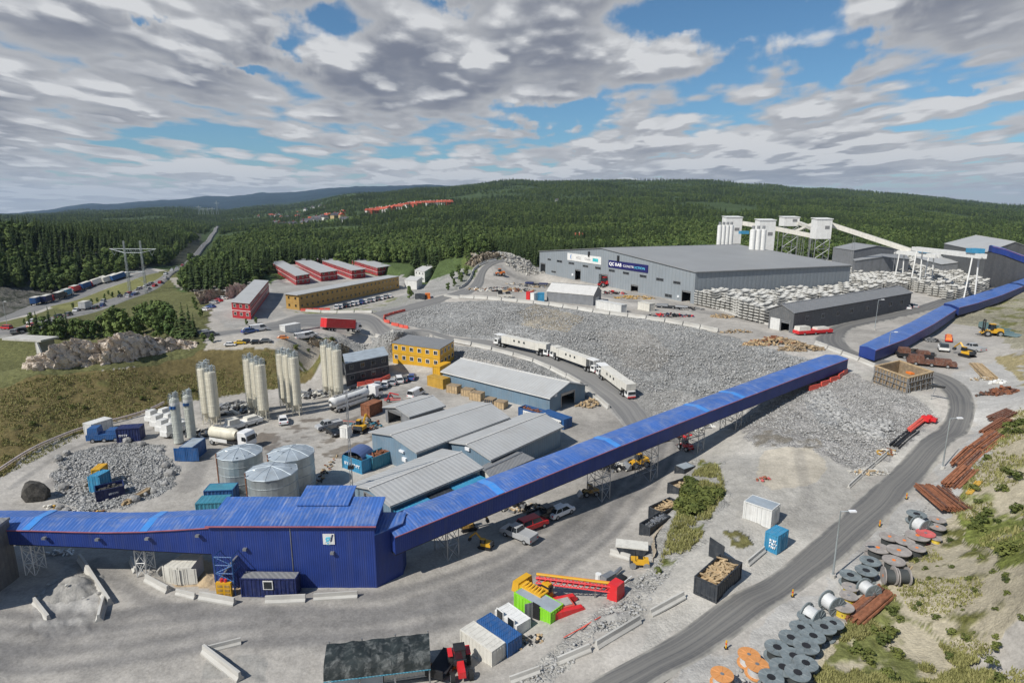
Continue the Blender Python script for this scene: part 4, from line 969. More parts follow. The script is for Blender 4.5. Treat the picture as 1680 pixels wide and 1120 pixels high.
# upper gallery on the terrace
fp = [(1411,567.5),(1452,548),(1496,528),(1522,514),(1547,501)]; np_ = [(1436,574),(1484,556),(1531,531),(1550,519),(1568,507.5)]
near = [P(u, v, 11.8) for (u, v) in np_]; far = [P(u, v, 12.0) for (u, v) in fp]; hwl = [2.5]*5
gallery('conveyor_gallery', 'blue covered conveyor section starting beside the hairpin bend', near, far, hwl, group='blue covered conveyors')
fp = [(1549,497.5),(1600,483),(1640,470),(1685,455),(1740,436)]; np_ = [(1573,504.5),(1606,496),(1643,484),(1685,467),(1740,444)]
near = [P(u, v, 12.3) for (u, v) in np_]; far = [P(u, v, 12.5) for (u, v) in fp]
gallery('conveyor_gallery', 'blue covered conveyor section leaving the right edge past the segment yard', near, far, hwl, group='blue covered conveyors')
near = [PY(u, v, Y) for (u, v, Y) in ((1629,404,250),(1650,409,244),(1680,420,236),(1740,440,222))]; far = [p+Vector((1.5, 4, 0)) for p in near]
gallery('conveyor_gallery', 'high blue covered conveyor in front of the tallest far hall', near, far, [2.4]*4, group='blue covered conveyors')
# lattice supports
def trestle(u, v, ztop, label, w=1.6, d=3.2, rz=0.0, m='white', group='lattice conveyor supports', base=None):
    g = base if base is not None else G(u, v); h = ztop-g.z
    t = T('lattice_support', label, 'support', g, rz, group)
    for sx in (-1, 1):
        for sy in (-1, 1):
            MB().bar((sx*w/2, sy*d/2, -.2), (sx*w/2, sy*d/2, h), .10).build('leg', M(m), t)
    b = MB(); n = max(2, int(h/1.6))
    for i in range(n):
        za, zb_ = h*i/n, h*(i+1)/n
        for (p, q) in (((-w/2,-d/2),(w/2,-d/2)), ((w/2,-d/2),(w/2,d/2)), ((w/2,d/2),(-w/2,d/2)), ((-w/2,d/2),(-w/2,-d/2))):
            b.bar((*p, za), (*q, zb_), .055); b.bar((*q, za), (*p, zb_), .055); b.bar((*p, zb_), (*q, zb_), .07)
    b.build('bracing', M(m), t); return t
for (u, lab) in ((60, 'white lattice support under the left conveyor nearest the frame edge'), (242, 'white lattice support under the left conveyor beside the white cabins')):
    g = PY(u, 950, 63.0); g.z = 0; trestle(0, 0, 5.3, lab, w=1.1, d=1.8, rz=0, base=Vector((PY(u-6, 905, 65).x, 65.0, 0)))
for i in (2, 5, 6, 7, 8):
    p = GAL_NEAR[i]+nG*2.0; g = Vector((p.x, p.y, gz(p.x, p.y)))
    trestle(0, 0, p.z-2.4, 'steel lattice support under the long climbing conveyor', rz=math.atan2(dG.y, dG.x), m='steel', base=g, group='steel supports under the climbing conveyor')
# ------------------------------------------------------------------ things of the yard
def seg(u0, v0, u1, v1):
    a, b = G(u0, v0), G(u1, v1); return a, b, math.atan2(b.y-a.y, b.x-a.x), (Vector((b.x, b.y, 0))-Vector((a.x, a.y, 0))).length
def strokes(t, x0, x1, z, sz, mm, rows=1, plate=False, y=-.075):
    """lettering too small to read: rows of upright strokes, on a white plate if asked"""
    rr_ = random.Random(int(x1*100)); y0 = y
    if plate: MB().box(x0-.25, x1+.25, y-.02, y+.03, z-sz*.85, z+sz*.85).build('sign_plate', M('white'), t); mm = 'dark'; y -= .03
    m = MB()
    for r in range(rows):
        x = x0; zz = z+(rows-1)*sz*.6-r*sz*1.2
        while x < x1:
            w = rr_.uniform(.3, .7)*sz
            m.box(x, x+w*.28, y-.01, y+.01, zz-sz*.42, zz+sz*.42); m.box(x+w*.28, x+w*.8, y-.01, y+.01, zz+sz*rr_.choice((-.42, .1, .26)), zz+sz*rr_.choice((.28, .42))); x += w+.12*sz
    m.build('lettering', M(mm), t)
def container(label, u0, v0, u1, v1, W=2.44, H=2.6, col='bluec', roof=None, doors='right', win=0, door=None, ribs=True, group=None, name='container', z=None, top=False, open_=False, load=None, writing=None, L=None):
    """box standing on the ground with its near lower (or upper, if top) edge from pixel 0 to pixel 1, W deep away from the viewer"""
    if top:
        g0 = G(u0, v0+20).z if z is None else z; a, b = P(u0, v0, g0+H), P(u1, v1, g0+H); zz = g0
    else:
        a, b = G(u0, v0), G(u1, v1); zz = min(a.z, b.z) if z is None else z
    if not top and z is not None: a, b = P(u0, v0, z), P(u1, v1, z)
    rz = math.atan2(b.y-a.y, b.x-a.x); L = math.hypot(b.x-a.x, b.y-a.y) if L is None else L
    t = T(name, label, 'container' if not open_ else 'skip', (a.x, a.y, zz), rz, group)
    m = M(col); z0 = .12; zt = H-.08; o = MB()
    if ribs:
        pts = []
        def run(p, q, n):
            ex = ((q[0]-p[0]), (q[1]-p[1])); Ln = math.hypot(*ex); nx, ny = ex[1]/Ln, -ex[0]/Ln; k = max(2, int(Ln/.45))
            for i in range(k):
                for f, d in ((.02, 0), (.45, 0), (.58, -.045), (.90, -.045)):
                    s = (i+f)/k; pts.append((p[0]+ex[0]*s+nx*d, p[1]+ex[1]*s+ny*d))
        e = .06; run((e, e), (L-e, e), 0); run((L-e, e), (L-e, W-e), 0); run((L-e, W-e), (e, W-e), 0); run((e, W-e), (e, e), 0)
    else: pts = [(.04,.04),(L-.04,.04),(L-.04,W-.04),(.04,W-.04)]
    if open_:
        n = len(pts); vs = [(p[0], p[1], z0) for p in pts]+[(p[0], p[1], zt) for p in pts]
        o.add(vs, [(i, (i+1) % n, n+(i+1) % n, n+i) for i in range(n)]); o.box(.1, L-.1, .1, W-.1, z0, z0+.1)
        o.box(.1,.16,.1,W-.1,z0,zt); o.box(L-.16,L-.1,.1,W-.1,z0,zt); o.box(.1,L-.1,.1,.16,z0,zt); o.box(.1,L-.1,W-.16,W-.1,z0,zt)
    else: o.prism(pts, z0, zt)
    o.build('body', m, t)
    f = MB()
    for (x, y) in ((0, 0), (L-.14, 0), (L-.14, W-.14), (0, W-.14)): f.box(x, x+.14, y, y+.14, 0, H)
    for zz_ in (0, H-.13):
        f.box(.14, L-.14, .0, .1, zz_, zz_+.13); f.box(.14, L-.14, W-.1, W, zz_, zz_+.13); f.box(0, .1, .14, W-.14, zz_, zz_+.13); f.box(L-.1, L, .14, W-.14, zz_, zz_+.13)
    f.build('frame', m, t)
    if not open_:
        r = MB(); r.box(.1, L-.1, .1, W-.1, H-.1, H-.02)
        if roof is None:
            for i in range(int(L/.6)): r.box(.2+i*.6, .45+i*.6, .2, W-.2, H-.02, H+.004)
        ro = r.build('roof', M(roof or col), t)
    if load:
        lm, ln = load; g = MB(); rg = random.Random(int(u0*7+v0))
        for i in range(ln*(3 if lm in ('wood', 'steel', 'rust') else 1)):
            px_, py_, pz_ = rg.uniform(.6, L-.6), rg.uniform(.45, W-.45), H-rg.uniform(.1, .5)
            if lm in ('wood', 'steel', 'rust'): g.M = Matrix.Translation((px_, py_, pz_)) @ Matrix.Rotation(rg.uniform(0, 3.1), 4, 'Z') @ Matrix.Rotation(rg.uniform(-.3, .3), 4, 'Y'); q_ = rg.uniform(.3, .8); g.box(-q_, q_, -.09, .09, -.05, .05); g.M = None
            else: g.lump((px_, py_, pz_), rg.uniform(.15, .38), seed=i*13+int(u0), sub=1, sq=(1, 1, .6))
        g.box(.16, L-.16, .16, W-.16, z0+.1, H-.55); t2 = g.build('load', M(lm), None)
        t2.location = t.location; t2.rotation_euler = t.rotation_euler; tag(t2, 'heap of waste lying inside the '+label.split(' beside')[0].split(' at ')[0][:60].rsplit(' ', 1)[0], 'waste'); t2.name = 'waste_heap'; t2['kind'] = 'stuff'
    if doors in ('right', 'left', 'near'):
        dm = MB()
        if doors == 'right': bx = lambda y0, y1, z0_, z1_, d: dm.box(L-.02, L+d, y0, y1, z0_, z1_)
        elif doors == 'left': bx = lambda y0, y1, z0_, z1_, d: dm.box(-d, .02, y0, y1, z0_, z1_)
        else: bx = lambda y0, y1, z0_, z1_, d: dm.box(L/2-W/2+y0, L/2-W/2+y1, -d, .02, z0_, z1_)
        bx(.16, W/2-.02, .14, H-.15, .03); bx(W/2+.02, W-.16, .14, H-.15, .03)
        for y in (.4, W/2-.2, W/2+.2, W-.4): bx(y-.025, y+.025, .14, H-.15, .07)
        dm.build('door', m, t)
    for i in range(win):
        x = L*(i+.5)/win; w_ = MB(); w_.cur = 0; w_.box(x-.55, x+.55, -.05, .03, 1.0, 2.05); w_.cur = 1; w_.box(x-.45, x+.45, -.07, -.052, 1.1, 1.95); w_.build('window', [M('white'), M('glass')], t)
    if door is not None:
        x = L*door; d = MB(); d.box(x-.45, x+.45, -.03, .04, .12, 2.15); d.build('doorway', M('dark'), t)  # near-black panel stands in for the shade inside the open door
        d = MB(); d.M = Matrix.Translation((x-.45, -.03, 0)) @ Matrix.Rotation(R(-115), 4, 'Z'); d.box(0, .9, -.03, .03, .14, 2.12); d.build('door', M('greyroof'), t)
    if writing:
        txt, mm, sz = writing
        if txt[0] == '#': strokes(t, L*float(txt[1:4]), L*float(txt[4:7]), H*.5, sz, mm, len(txt)-7, txt[-1] == 'p'); return t
        put_text(txt, sz, (L/2, -.03, H*.5), (math.pi/2, 0, 0), M(mm), t)
    return t
# container(s): near lower edge pixels
container('bright green site container with grey roof and open door beside the crane', 843,998, 903,1024, 2.1, 2.0, 'green', roof='galvroof', doors='right', door=.62)
container('blue dirty-roofed container between the rusty beige one and the white caravan', 782,1046, 833,1079, 1.9, 2.0, 'bluec', doors='right')
container('beige rust-streaked container with scrap lying on its roof', 755,1061, 807,1094, 1.85, 2.0, 'offwhite', doors='right')
container('white cabin with flat roof and small windows beside the green container', 812,1022, 848,1046, 1.9, 1.6, 'white', doors=None, win=2, ribs=False, name='cabin')
container('cream corrugated container beneath the torn dark tarpaulin roof', 630,1119, 707,1108, 2.5, 2.5, 'offwhite', doors=None, z=0)
container('pale grey open-fronted store at the bottom edge under the dark tarpaulin', 545,1140, 629,1126, 2.5, 2.4, 'galvroof', doors=None, z=0, ribs=False)
container('large white container on the gravel beside the small blue container', 1218,849, 1264,868, 2.5, 2.5, 'whiterib', roof='galvroof', doors='right')
container('small blue shipping container at the kerb of the quarry road', 1253,899, 1274,910, 2.4, 2.3, 'bluelt', doors='right', writing=('#.40.90xxx', 'letterwhite', .34))
container('black roll-off skip full of timber waste beside the quarry road', 1145,975, 1170,990, 0,0,'dark') if False else None
container('white cabin left of its twin under the blue conveyor', 273,955, 293,960, 2.9, 2.2, 'offwhite', doors='near', ribs=False, name='cabin', group='twin white cabins')
container('white cabin right of its twin under the blue conveyor', 295,960, 317,959, 2.9, 2.2, 'offwhite', doors='near', ribs=False, name='cabin', group='twin white cabins')
container('navy technical container with white hatch at the foot of the tower', 396,979, 487,980, 1.5, 2.3, 'navy', roof='greyroof', doors=None, win=1)
container('blue container with pale roof beside the thin grey silos', 296,757, 318,757, 4.5, 2.6, 'bluec', roof='galvroof', doors='near')
container('white container above the blue ones at the meadow foot', 152,717, 187,705, 2.4, 2.5, 'whiterib', doors=None)
container('dark blue container at the upper rim of the rubble circle', 192,726, 231,723, 2.6, 2.6, 'navy', doors='right', writing=('#.12.50x', 'letterwhite', .5))
container('light blue container standing in the rubble circle', 150,808, 164,809, 2.4, 2.8, 'bluelt', doors='near')
container('yellow container standing behind the light blue one in the rubble circle', 153,800, 168,799, 2.4, 3.0, 'yellow', doors=None)
container('dark blue open skip in the rubble circle', 158,824, 206,812, 2.5, 1.7, 'navy', doors=None, open_=True, load=('darkrock', 14), writing=('#.45.75x', 'letterwhite', .32))
container('blue container between the galvanised tanks and the gallery roof', 336,829, 384,827, 2.5, 2.3, 'bluec', roof='teal', doors='right')
container('teal container half hidden behind the blue tower roof', 322,847, 372,845, 2.5, 2.0, 'teal', doors=None)
container('turquoise open dumpster with white lettering beside the fabric shelter', 563,767, 594,778, 2.5, 2.3, 'bluelt', doors=None, open_=True, load=('darkrock', 8), writing=('#.12.90x', 'letterwhite', .6))
container('dark teal container filled with rusty scrap behind the fabric shelter', 612,772, 648,757, 2.5, 2.2, 'teal', doors=None, open_=True, load=('rust', 18))
container('blue company container with white panels left of its neighbour', 850,681, 884,691, 2.4, 1.8, 'bluec', doors=None, open_=True, load=('rust', 10), writing=('#.30.75p', 'letterwhite', .7))
container('blue company container with white lettering in front of the long workshop door', 886,691, 925,705, 2.4, 2.1, 'bluec', doors='right', writing=('#.42.85p', 'letterwhite', .8))
container('yellow container at the end of the crate row', 701,632, 727,639, 2.4, 2.5, 'yellowd', doors='right')
_e0, _e1 = P(641, 828, 3.3), P(787, 768, 3.3); _d = Vector((_e1.x-_e0.x, _e1.y-_e0.y, 0)); _n = Vector((_d.y, -_d.x, 0)).normalized()
for (f0, f1, col, lab) in ((.02, .35, 'bluelt', 'turquoise roofed container nearest the tower beneath the workshop eaves'), (.37, .60, 'anthracite', 'dark flat-roofed container between the two turquoise ones'), (.62, .97, 'bluelt', 'turquoise roofed container farther up beside the workshop wall')):
    pa, pb = _e0+_d*f0+_n*2.15, _e0+_d*f1+_n*2.15; (ua, va), (ub, vb) = [tuple(float(q) for q in proj(p.x, p.y, 0.0)) for p in (pa, pb)]
    container(lab, ua, va, ub, vb, 2.0, 2.5, col, doors=None, z=0)
container('rust-red container behind the small open shed', 607,685, 628,675, 2.4, 2.6, 'rust', doors=None)
container('small yellow container leaning on the yellow office corner', 722,616, 740,605, 2.2, 2.3, 'yellow', doors=None)
container('white box container beside the red lorry at the road fork', 468,545, 494,545, 2.5, 2.7, 'whiterib', doors=None)
container('dark green container beside an orange one below the lone tree', 681,491, 697,492, 2.5, 2.2, 'anthracite', doors=None)
container('small orange container beside the dark green one', 698,491, 706,490, 2.5, 2.2, 'orange', doors=None)
container('red-fronted small container in the terrace junk yard', 863,492, 869,493, 2.5, 3.2, 'red', doors=None)
container('white small container beside the red-fronted one in the junk yard', 870,493, 876,494, 2.5, 3.0, 'white', doors=None)
container('blue container in the junk yard left of the white-roofed tent hall', 882,494, 893,495, 2.5, 3.2, 'bluelt', doors=None)
container('long white container at the terrace edge right of the tent hall', 977,505, 1019,514, 2.5, 2.8, 'whiterib', doors=None)
container('beige container on the terrace left of the dark machines', 1046,507, 1065,511, 2.5, 2.6, 'offwhite', doors=None)
for i, (u0, v0, u1, v1) in enumerate(((1048,877,1066,879),(1063,849,1085,851),(1094,809,1113,811))):
    container(('dark open waste skip nearest the camera in the row by the cliff, full of cables', 'dark open waste skip in the middle of the row by the cliff', 'dark open waste skip farthest up the row by the cliff, pale edged')[i], u0, v0, u1, v1, 4.6, 1.7, 'anthracite', doors=None, open_=True, load=(('steel','wood','sand')[i], 16), group='waste skips by the cliff')
container('small grey covered skip behind the row of dark skips', 1106,776, 1122,777, 2.6, 1.4, 'anthracite', roof='galvroof', doors=None)
def rolloff():
    t = container('long black roll-off skip full of timber waste beside the quarry road', 1175,990, 1216,949, 2.5, 2.0, 'anthracite', doors=None, open_=True, load=('wood', 26))
    d = MB(); d.M = Matrix.Translation((6.6, 2.4, .2)) @ Matrix.Rotation(R(70), 4, 'Z'); d.box(0, 2.2, -.04, .04, 0, 2.3); d.build('door', M('anthracite'), t)
rolloff()
def small_skip():
    g = G(1036, 908); t = T('skip', 'small wedge-shaped pale skip beside the barrier and yellow roller', 'skip', g, R(-12))
    b = MB(); b.extr([(-1.2,0),(1.2,0),(1.9,1.2),(-1.9,1.2)], -.9, .9); b.build('body', M('anthracite'), t)
    b = MB(); b.box(-1.95, 1.95, -.95, .95, 1.2, 1.32); b.build('lid', M('offwhite'), t)
small_skip()
# torn tarpaulin shelter at the bottom edge
def shelter():
    a, b = P(531, 1078, 3.4), P(705, 1058, 3.4); rz = math.atan2(b.y-a.y, b.x-a.x); L = math.hypot(b.x-a.x, b.y-a.y)
    t = T('tarpaulin_shelter', 'torn dark tarpaulin shelter over two containers at the bottom edge', 'shelter', (a.x, a.y, 0), rz)
    m = MB(); n = 16
    for i in range(n):
        for j in range(5):
            pass
    vs = []; fs = []; prof = [(-1.0, 1.75), (-.75, 2.35), (-.45, 2.75), (.0, 2.95), (1.0, 3.1), (2.0, 3.15)]
    for i in range(n+1):
        for j, (y, z) in enumerate(prof): vs.append((L*i/n, y+.03*math.sin(i*2.3+j), z+.045*math.sin(i*1.9+j*1.3)+(.05 if i % 4 == 0 else 0)))
    for i in range(n):
        for j in range(5): fs.append((i*6+j, (i+1)*6+j, (i+1)*6+j+1, i*6+j+1))
    m.add(vs, fs); o = m.build('cover', M('tarp'), t); so = o.modifiers.new('s', 'SOLIDIFY'); so.thickness = .04
    MB().tube((0, -1.02, 1.72), (L, -1.02, 1.72), .05, 5).build('edge_rope', M('teal'), t)
    for x in (0.1, L*.33, L*.66, L-.1):
        for y in (-.8, 2.7): MB().tube((x, y, -.2), (x, y, 1.9 if y < 0 else 2.9), .07, 6).build('post', M('steel'), t)
mat('tarp', (.020, .026, .026), .5, var=.35, vs=.6, dirt=.35, dirtc=(.30, .31, .30), bump=.05)
shelter()
def canopy():
    a, b = G(596, 772), G(612, 760); g = a; t = T('fabric_shelter', 'blue arched fabric shelter between the two teal dumpsters', 'shelter', g, math.atan2(b.y-a.y, b.x-a.x))
    m = MB(); n = 10; L = 3.6; R_ = 2.0
    m.add([(x, R_*1.0+R_*math.cos(math.pi*i/n), 1.8+1.3*math.sin(math.pi*i/n)) for x in (0, L) for i in range(n+1)], [(i, i+1, n+2+i, n+1+i) for i in range(n)])
    o = m.build('cover', M('tentblue'), t); s = o.modifiers.new('s', 'SOLIDIFY'); s.thickness = .05
    m = MB(); m.box(0, L, 0, .1, 0, 1.8); m.box(0, L, 3.9, 4.0, 0, 1.8); m.build('side_wall', M('teal'), t)
mat('tentblue', (.08, .12, .25), .5, var=.1)
canopy()
def silo(label, u, v, vt, r, group, m='cream', legs=True, dome=False):
    g = G(u, v); top = plan_top(g, u, vt); h = top-g.z
    t = T('silo', label, 'silo', g, 0, group); zb = 2.4 if legs else .2
    b = MB(); pr = [(r, zb)]; n = int(h-zb)
    for i in range(1, n): z = zb+(h-zb)*i/n; pr += [(r, z-.05), (r+.035, z), (r, z+.05)]
    pr += [(r, h), (r*.96, h+.12), (r*.15, h+.5 if dome else h+.25), (0.01, h+.5 if dome else h+.25)]
    b.lathe(pr, 20); b.build('shell', M(m), t, smooth=False)
    if legs:
        b = MB(); b.lathe([(.14, .9), (r, zb)], 16); b.build('cone', M(m), t)
        for k in range(4): a = math.pi/4+k*math.pi/2; MB().tube((r*.95*math.cos(a), r*.95*math.sin(a), -.3), (r*.95*math.cos(a), r*.95*math.sin(a), zb+.3), .09, 6).build('leg', M(m), t)
        b = MB()
        for k in range(4): a = math.pi/4+k*math.pi/2; a2 = a+math.pi/2; b.bar((r*.95*math.cos(a), r*.95*math.sin(a), 1.9), (r*.95*math.cos(a2), r*.95*math.sin(a2), .3), .07)
        b.build('bracing', M(m), t)
    b = MB(); k = 12
    for i in range(k):
        a, a2 = 2*math.pi*i/k, 2*math.pi*(i+1)/k; c = lambda q, z: ((r-.05)*math.cos(q), (r-.05)*math.sin(q), z)
        b.bar(c(a, h+.1), c(a, h+1.15), .045); b.bar(c(a, h+1.15), c(a2, h+1.15), .045); b.bar(c(a, h+.65), c(a2, h+.65), .035)
    b.build('railing', M('galv'), t)
    b = MB(); b.cyl(.2, .1, h+.2, h+1.3, .38, n=10); b.box(-.7, -.3, -.3, .2, h+.2, h+.75); b.tube((.2,.1,h+1.3), (.5,.1,h+1.6), .1, 6); b.build('dust_filter', M('galv'), t)
    b = MB(); a = -2.2; x, y = (r+.14)*math.cos(a), (r+.14)*math.sin(a); ux, uy = -math.sin(a)*.22, math.cos(a)*.22
    for s in (-1, 1): b.bar((x+ux*s, y+uy*s, 1), (x+ux*s, y+uy*s, h+1), .04)
    for i in range(int(h/.6)): b.bar((x-ux, y-uy, 1+i*.6), (x+ux, y+uy, 1+i*.6), .03)
    b.build('ladder', M('galv'), t)
    if dome:
        b = MB(); b.cyl(0, 0, h-.9, h-.45, r+.03, n=20, caps=False); b.build('band', M('whiterib'), t)
        for a in (-1.9, -1.2): b = MB(); b.cyl((r-.02)*math.cos(a), (r-.02)*math.sin(a), h-1.6, h-1.1, .28, n=10); b.build('round_mark', M('bluec'), t)
    return t
def plan_top(g, u, vt):
    """height of the vertical over ground point g at photo row vt"""
    lo, hi = g.z, g.z+60
    for _ in range(40):
        m = (lo+hi)/2; _, v = proj(np.array([g.x]), np.array([g.y]), np.array([m])); 
        if v[0] > vt: lo = m
        else: hi = m
    return lo
CL = ('leftmost cluster of cream silos', 'second cluster of cream silos', 'third cluster of cream silos, partly shaded', 'rightmost cream cluster by the charcoal office')
for ci, lst in enumerate((((342,694,605),(354,700,611),(345,688,601)), ((415,676,590),(426,683,595),(434,689,599)), ((468,668,581),(478,675,583),(488,680,587)), ((538,648,567),(548,653,571),(557,657,575)))):
    for k, (u, v, vt) in enumerate(lst):
        silo('cream silo, %s in the %s' % (('left one', 'middle one', 'right one')[k], CL[ci]), u, v, vt, 1.05, CL[ci])
silo('slim grey-green silo with blue marks, left of its twin', 294,727, 655, .82, 'slim grey-green silos', 'greysilo', legs=False, dome=True)
silo('slim grey-green silo with blue marks, right of its twin', 315,718, 650, .82, 'slim grey-green silos', 'greysilo', legs=False, dome=True)
def tank(label, u, v, r, h):
    f = G(u, v); t = T('storage_tank', label, 'tank', (f.x, f.y+r, f.z), R(7), 'galvanised storage tanks')
    n = 28; b = MB(); pr = [(r, -.2)]
    for i in range(1, 5): z = h*i/4; pr += [(r, z-.06), (r+.05, z-.03), (r+.05, z+.03), (r, z+.06)] if i < 4 else [(r, h)]
    b.lathe(pr, n); 
    b.build('shell', M('galv'), t)
    b = MB(); k = 12; rise = .75
    ring = [((r+.12)*math.cos(2*math.pi*i/k), (r+.12)*math.sin(2*math.pi*i/k), h) for i in range(k)]; mid = [(r*.55*math.cos(2*math.pi*i/k), r*.55*math.sin(2*math.pi*i/k), h+rise*.68) for i in range(k)]
    b.add(ring+mid+[(0, 0, h+rise)], [(i, (i+1) % k, k+(i+1) % k, k+i) for i in range(k)]+[(k+i, k+(i+1) % k, 2*k) for i in range(k)])
    for i in range(k): b.tube(ring[i], mid[i], .05, 4); b.tube(mid[i], (0, 0, h+rise), .05, 4); b.tube(ring[i], ring[(i+1) % k], .07, 4)
    ro = b.build('roof', M('galvroof'), t)
    rg = random.Random(int(u)); b = MB()
    for i in range(9): a = rg.uniform(0, 6.28); q = rg.uniform(.3, .85)*r; b.tube((q*math.cos(a), q*math.sin(a), h+rise*(1-q/r)+.12), (q*math.cos(a)+rg.uniform(-.5, .5), q*math.sin(a)+rg.uniform(-.5, .5), h+rise*(1-q/r)+.12), .06, 5)
    b.build('pipework', M('galv'), ro)
    b = MB(); a = -2.6; x, y = (r+.1)*math.cos(a), (r+.1)*math.sin(a); b.tube((x, y, 0), (x, y, h+.6), .09, 6); b.build('downpipe', M('rust'), t)
    b = MB(); b.box(-.5, .5, -r-.12, -r+.1, .1, .9); b.build('hatch', M('steel'), t)
tank('galvanised round tank with faceted roof, back left of the three', 383, 810, 3.25, 5.4)
tank('galvanised round tank with faceted roof, back right of the three', 469, 818, 3.35, 5.9)
tank('galvanised round tank with faceted roof nearest the blue tower', 435, 848, 3.5, 5.4)
# concrete barriers
def barrier_proto():
    t = T('concrete_barrier', 'pale precast concrete barrier block', 'barrier')
    MB().add([(0,-.3,0),(1,-.3,0),(1,-.3,.18),(0,-.3,.18),(0,-.12,.42),(1,-.12,.42),(1,-.09,.85),(0,-.09,.85),(0,.09,.85),(1,.09,.85),(1,.12,.42),(0,.12,.42),(0,.3,.18),(1,.3,.18),(1,.3,0),(0,.3,0)],
        [(0,1,2,3),(3,2,5,4),(4,5,6,7),(7,6,9,8),(8,9,10,11),(11,10,13,12),(12,13,14,15),(15,14,1,0),(0,3,4,7,8,11,12,15),(1,14,13,10,9,6,5,2)]).build('block', M('conc'), t); return Proto(t)
BAR = barrier_proto()
def barrier_line(px, label, group, unit=6.0, gap=.35, sc=1.0, lift=0.0):
    pts = [G(*p) for p in px]; d = [0]
    for a, b in zip(pts[:-1], pts[1:]): d.append(d[-1]+math.hypot(b.x-a.x, b.y-a.y))
    n = max(1, round(d[-1]/unit)); L = d[-1]/n
    def at_(s):
        for i in range(len(d)-1):
            if s <= d[i+1] or i == len(d)-2:
                f = (s-d[i])/max(d[i+1]-d[i], 1e-6); return pts[i].lerp(pts[i+1], f)
    for k in range(n):
        a, b = at_(k*L), at_((k+1)*L); ll = math.hypot(b.x-a.x, b.y-a.y)-gap
        o = BAR.put((a.x, a.y, min(gz(a.x, a.y), gz(b.x, b.y))-.02+lift), math.atan2(b.y-a.y, b.x-a.x), label, group, (max(ll, .6), sc*1.15, sc))
        o.rotation_euler.y = -math.atan2(gz(b.x, b.y)-gz(a.x, a.y), max(ll, 1))
for px, lab, un, sc in (
    ([(728,486),(770,489),(830,494),(868,497),(897,500),(940,507),(985,514),(1040,521),(1110,531),(1180,546)], 'pale concrete barrier along the terrace edge above the rubble slope', 6.5, 1.5),
    ([(497,543),(560,541.5),(610,545),(655,548),(700,555),(745,561),(790,570),(830,578),(868,589),(897,601),(925,615),(952,631),(985,655),(1000,672)], 'pale concrete barrier along the lower side of the curved access road', 7.5, 1.35),
    ([(1338,565),(1378,580),(1420,595),(1437,603)], 'pale concrete barrier beside the hairpin bend below the grey shed', 5, 1.3),
    ([(240,952),(279,973)], 'single long concrete barrier left of the gap beside the white cabins', 9, 1.0), ([(290,974),(325,982)], 'low concrete barrier in front of the white cabins', 9, .8), ([(328,981),(390,992)], 'long concrete barrier in front of the yellow stair base', 9, 1.0),
    ([(436,988),(507,985)], 'long concrete barrier in front of the navy technical container', 9, 1.0), ([(515,983),(592,978)], 'long concrete barrier in front of the blue tower corner', 9, .9),
    ([(132,918),(150,940),(163,963),(182,995)], 'sunlit-edged concrete barrier along the left spoil heap', 12, 1.1), ([(171,988),(162,1023)], 'short concrete barrier pointing down beside the spoil heap', 9, 1.1), ([(57,988),(82,1020)], 'short concrete barrier left of the spoil heap', 9, 1.1),
    ([(216,920),(224,942)], 'short concrete barrier under the left conveyor', 9, .9), ([(268,934),(256,949)], 'short dark-sided concrete barrier beside the lattice support', 9, .9),
    ([(335,1070),(402,1053)], 'upper concrete barrier of the wedge-shaped bay at the bottom edge', 9, .8), ([(335,1070),(398,1119)], 'lower concrete barrier of the wedge-shaped bay at the bottom edge', 12, 1.1),
    ([(1003,909),(1040,921)], 'pale concrete barrier below the small wedge skip', 9, .9), ([(1068,1009),(1128,977)], 'concrete barrier between the crane and the black roll-off skip', 9, .9), ([(1226,927),(1256,902)], 'concrete barrier leading to the small blue container', 9, .8),
    ([(838,1119),(893,1100)], 'concrete barrier at the lower gravel edge, leftmost of its line', 9, .8), ([(917,1088),(976,1064)], 'concrete barrier with wire bundles lying on it', 9, .9), ([(978,1063),(1053,1018)], 'long dark-sided concrete barrier at the gravel edge', 11, 1.0),
    ([(1392,800),(1430,765),(1460,740)], 'low concrete kerb block beside the building rubble strip', 6, .6),
    ([(752,474),(771,459),(777,443),(790,433),(815,427)], 'dark-sided concrete barrier on the outer side of the terrace access bend', 7, 1.4),
    ([(502,511),(560,513),(612,513)], 'white concrete barrier between the parked cars and the fork', 7, 1.1),
    ([(1150,499),(1262,534)], 'concrete kerb block along the front of the segment stacks', 9, .8)):
    barrier_line(px, lab, lab, un, sc=sc)
# plastic road barriers
def red_barriers(px, label, unit=2.0):
    pts = [G(*p) for p in px]
    for a, b in zip(pts[:-1], pts[1:]):
        L = math.hypot(b.x-a.x, b.y-a.y); n = max(1, int(L/unit))
        for k in range(n):
            p = a.lerp(b, (k+.5)/n); RB.put((p.x, p.y, gz(p.x, p.y)), math.atan2(b.y-a.y, b.x-a.x), label, label, (L/n*.94, 1, 1))
t_ = T('plastic_barrier', 'red plastic barrier', 'barrier'); MB().box(-.5, .5, -.25, .25, 0, .3, 0, .08).box(-.48, .48, -.17, .17, .3, .95, 0, .06).build('body', M('redplastic') if 'redplastic' in MATS else mat('redplastic', (.62, .10, .07), .5), t_); RB = Proto(t_)
red_barriers([(640,531),(630,527),(630,521),(645,516),(665,511)], 'red plastic barrier round the tip of the rubble slope')
red_barriers([(642,532),(655,536),(670,539)], 'red plastic barrier along the upper side of the curved road')
red_barriers([(493,510),(542,509)], 'red plastic barrier beside the long yellow office')
red_barriers([(586,634),(625,626),(640,619)], 'red plastic barrier behind the parked cars at the charcoal office')
red_barriers([(1326,642),(1346,635),(1375,622),(1390,610)], 'red plastic barrier at the upper end of the climbing conveyor', 3)
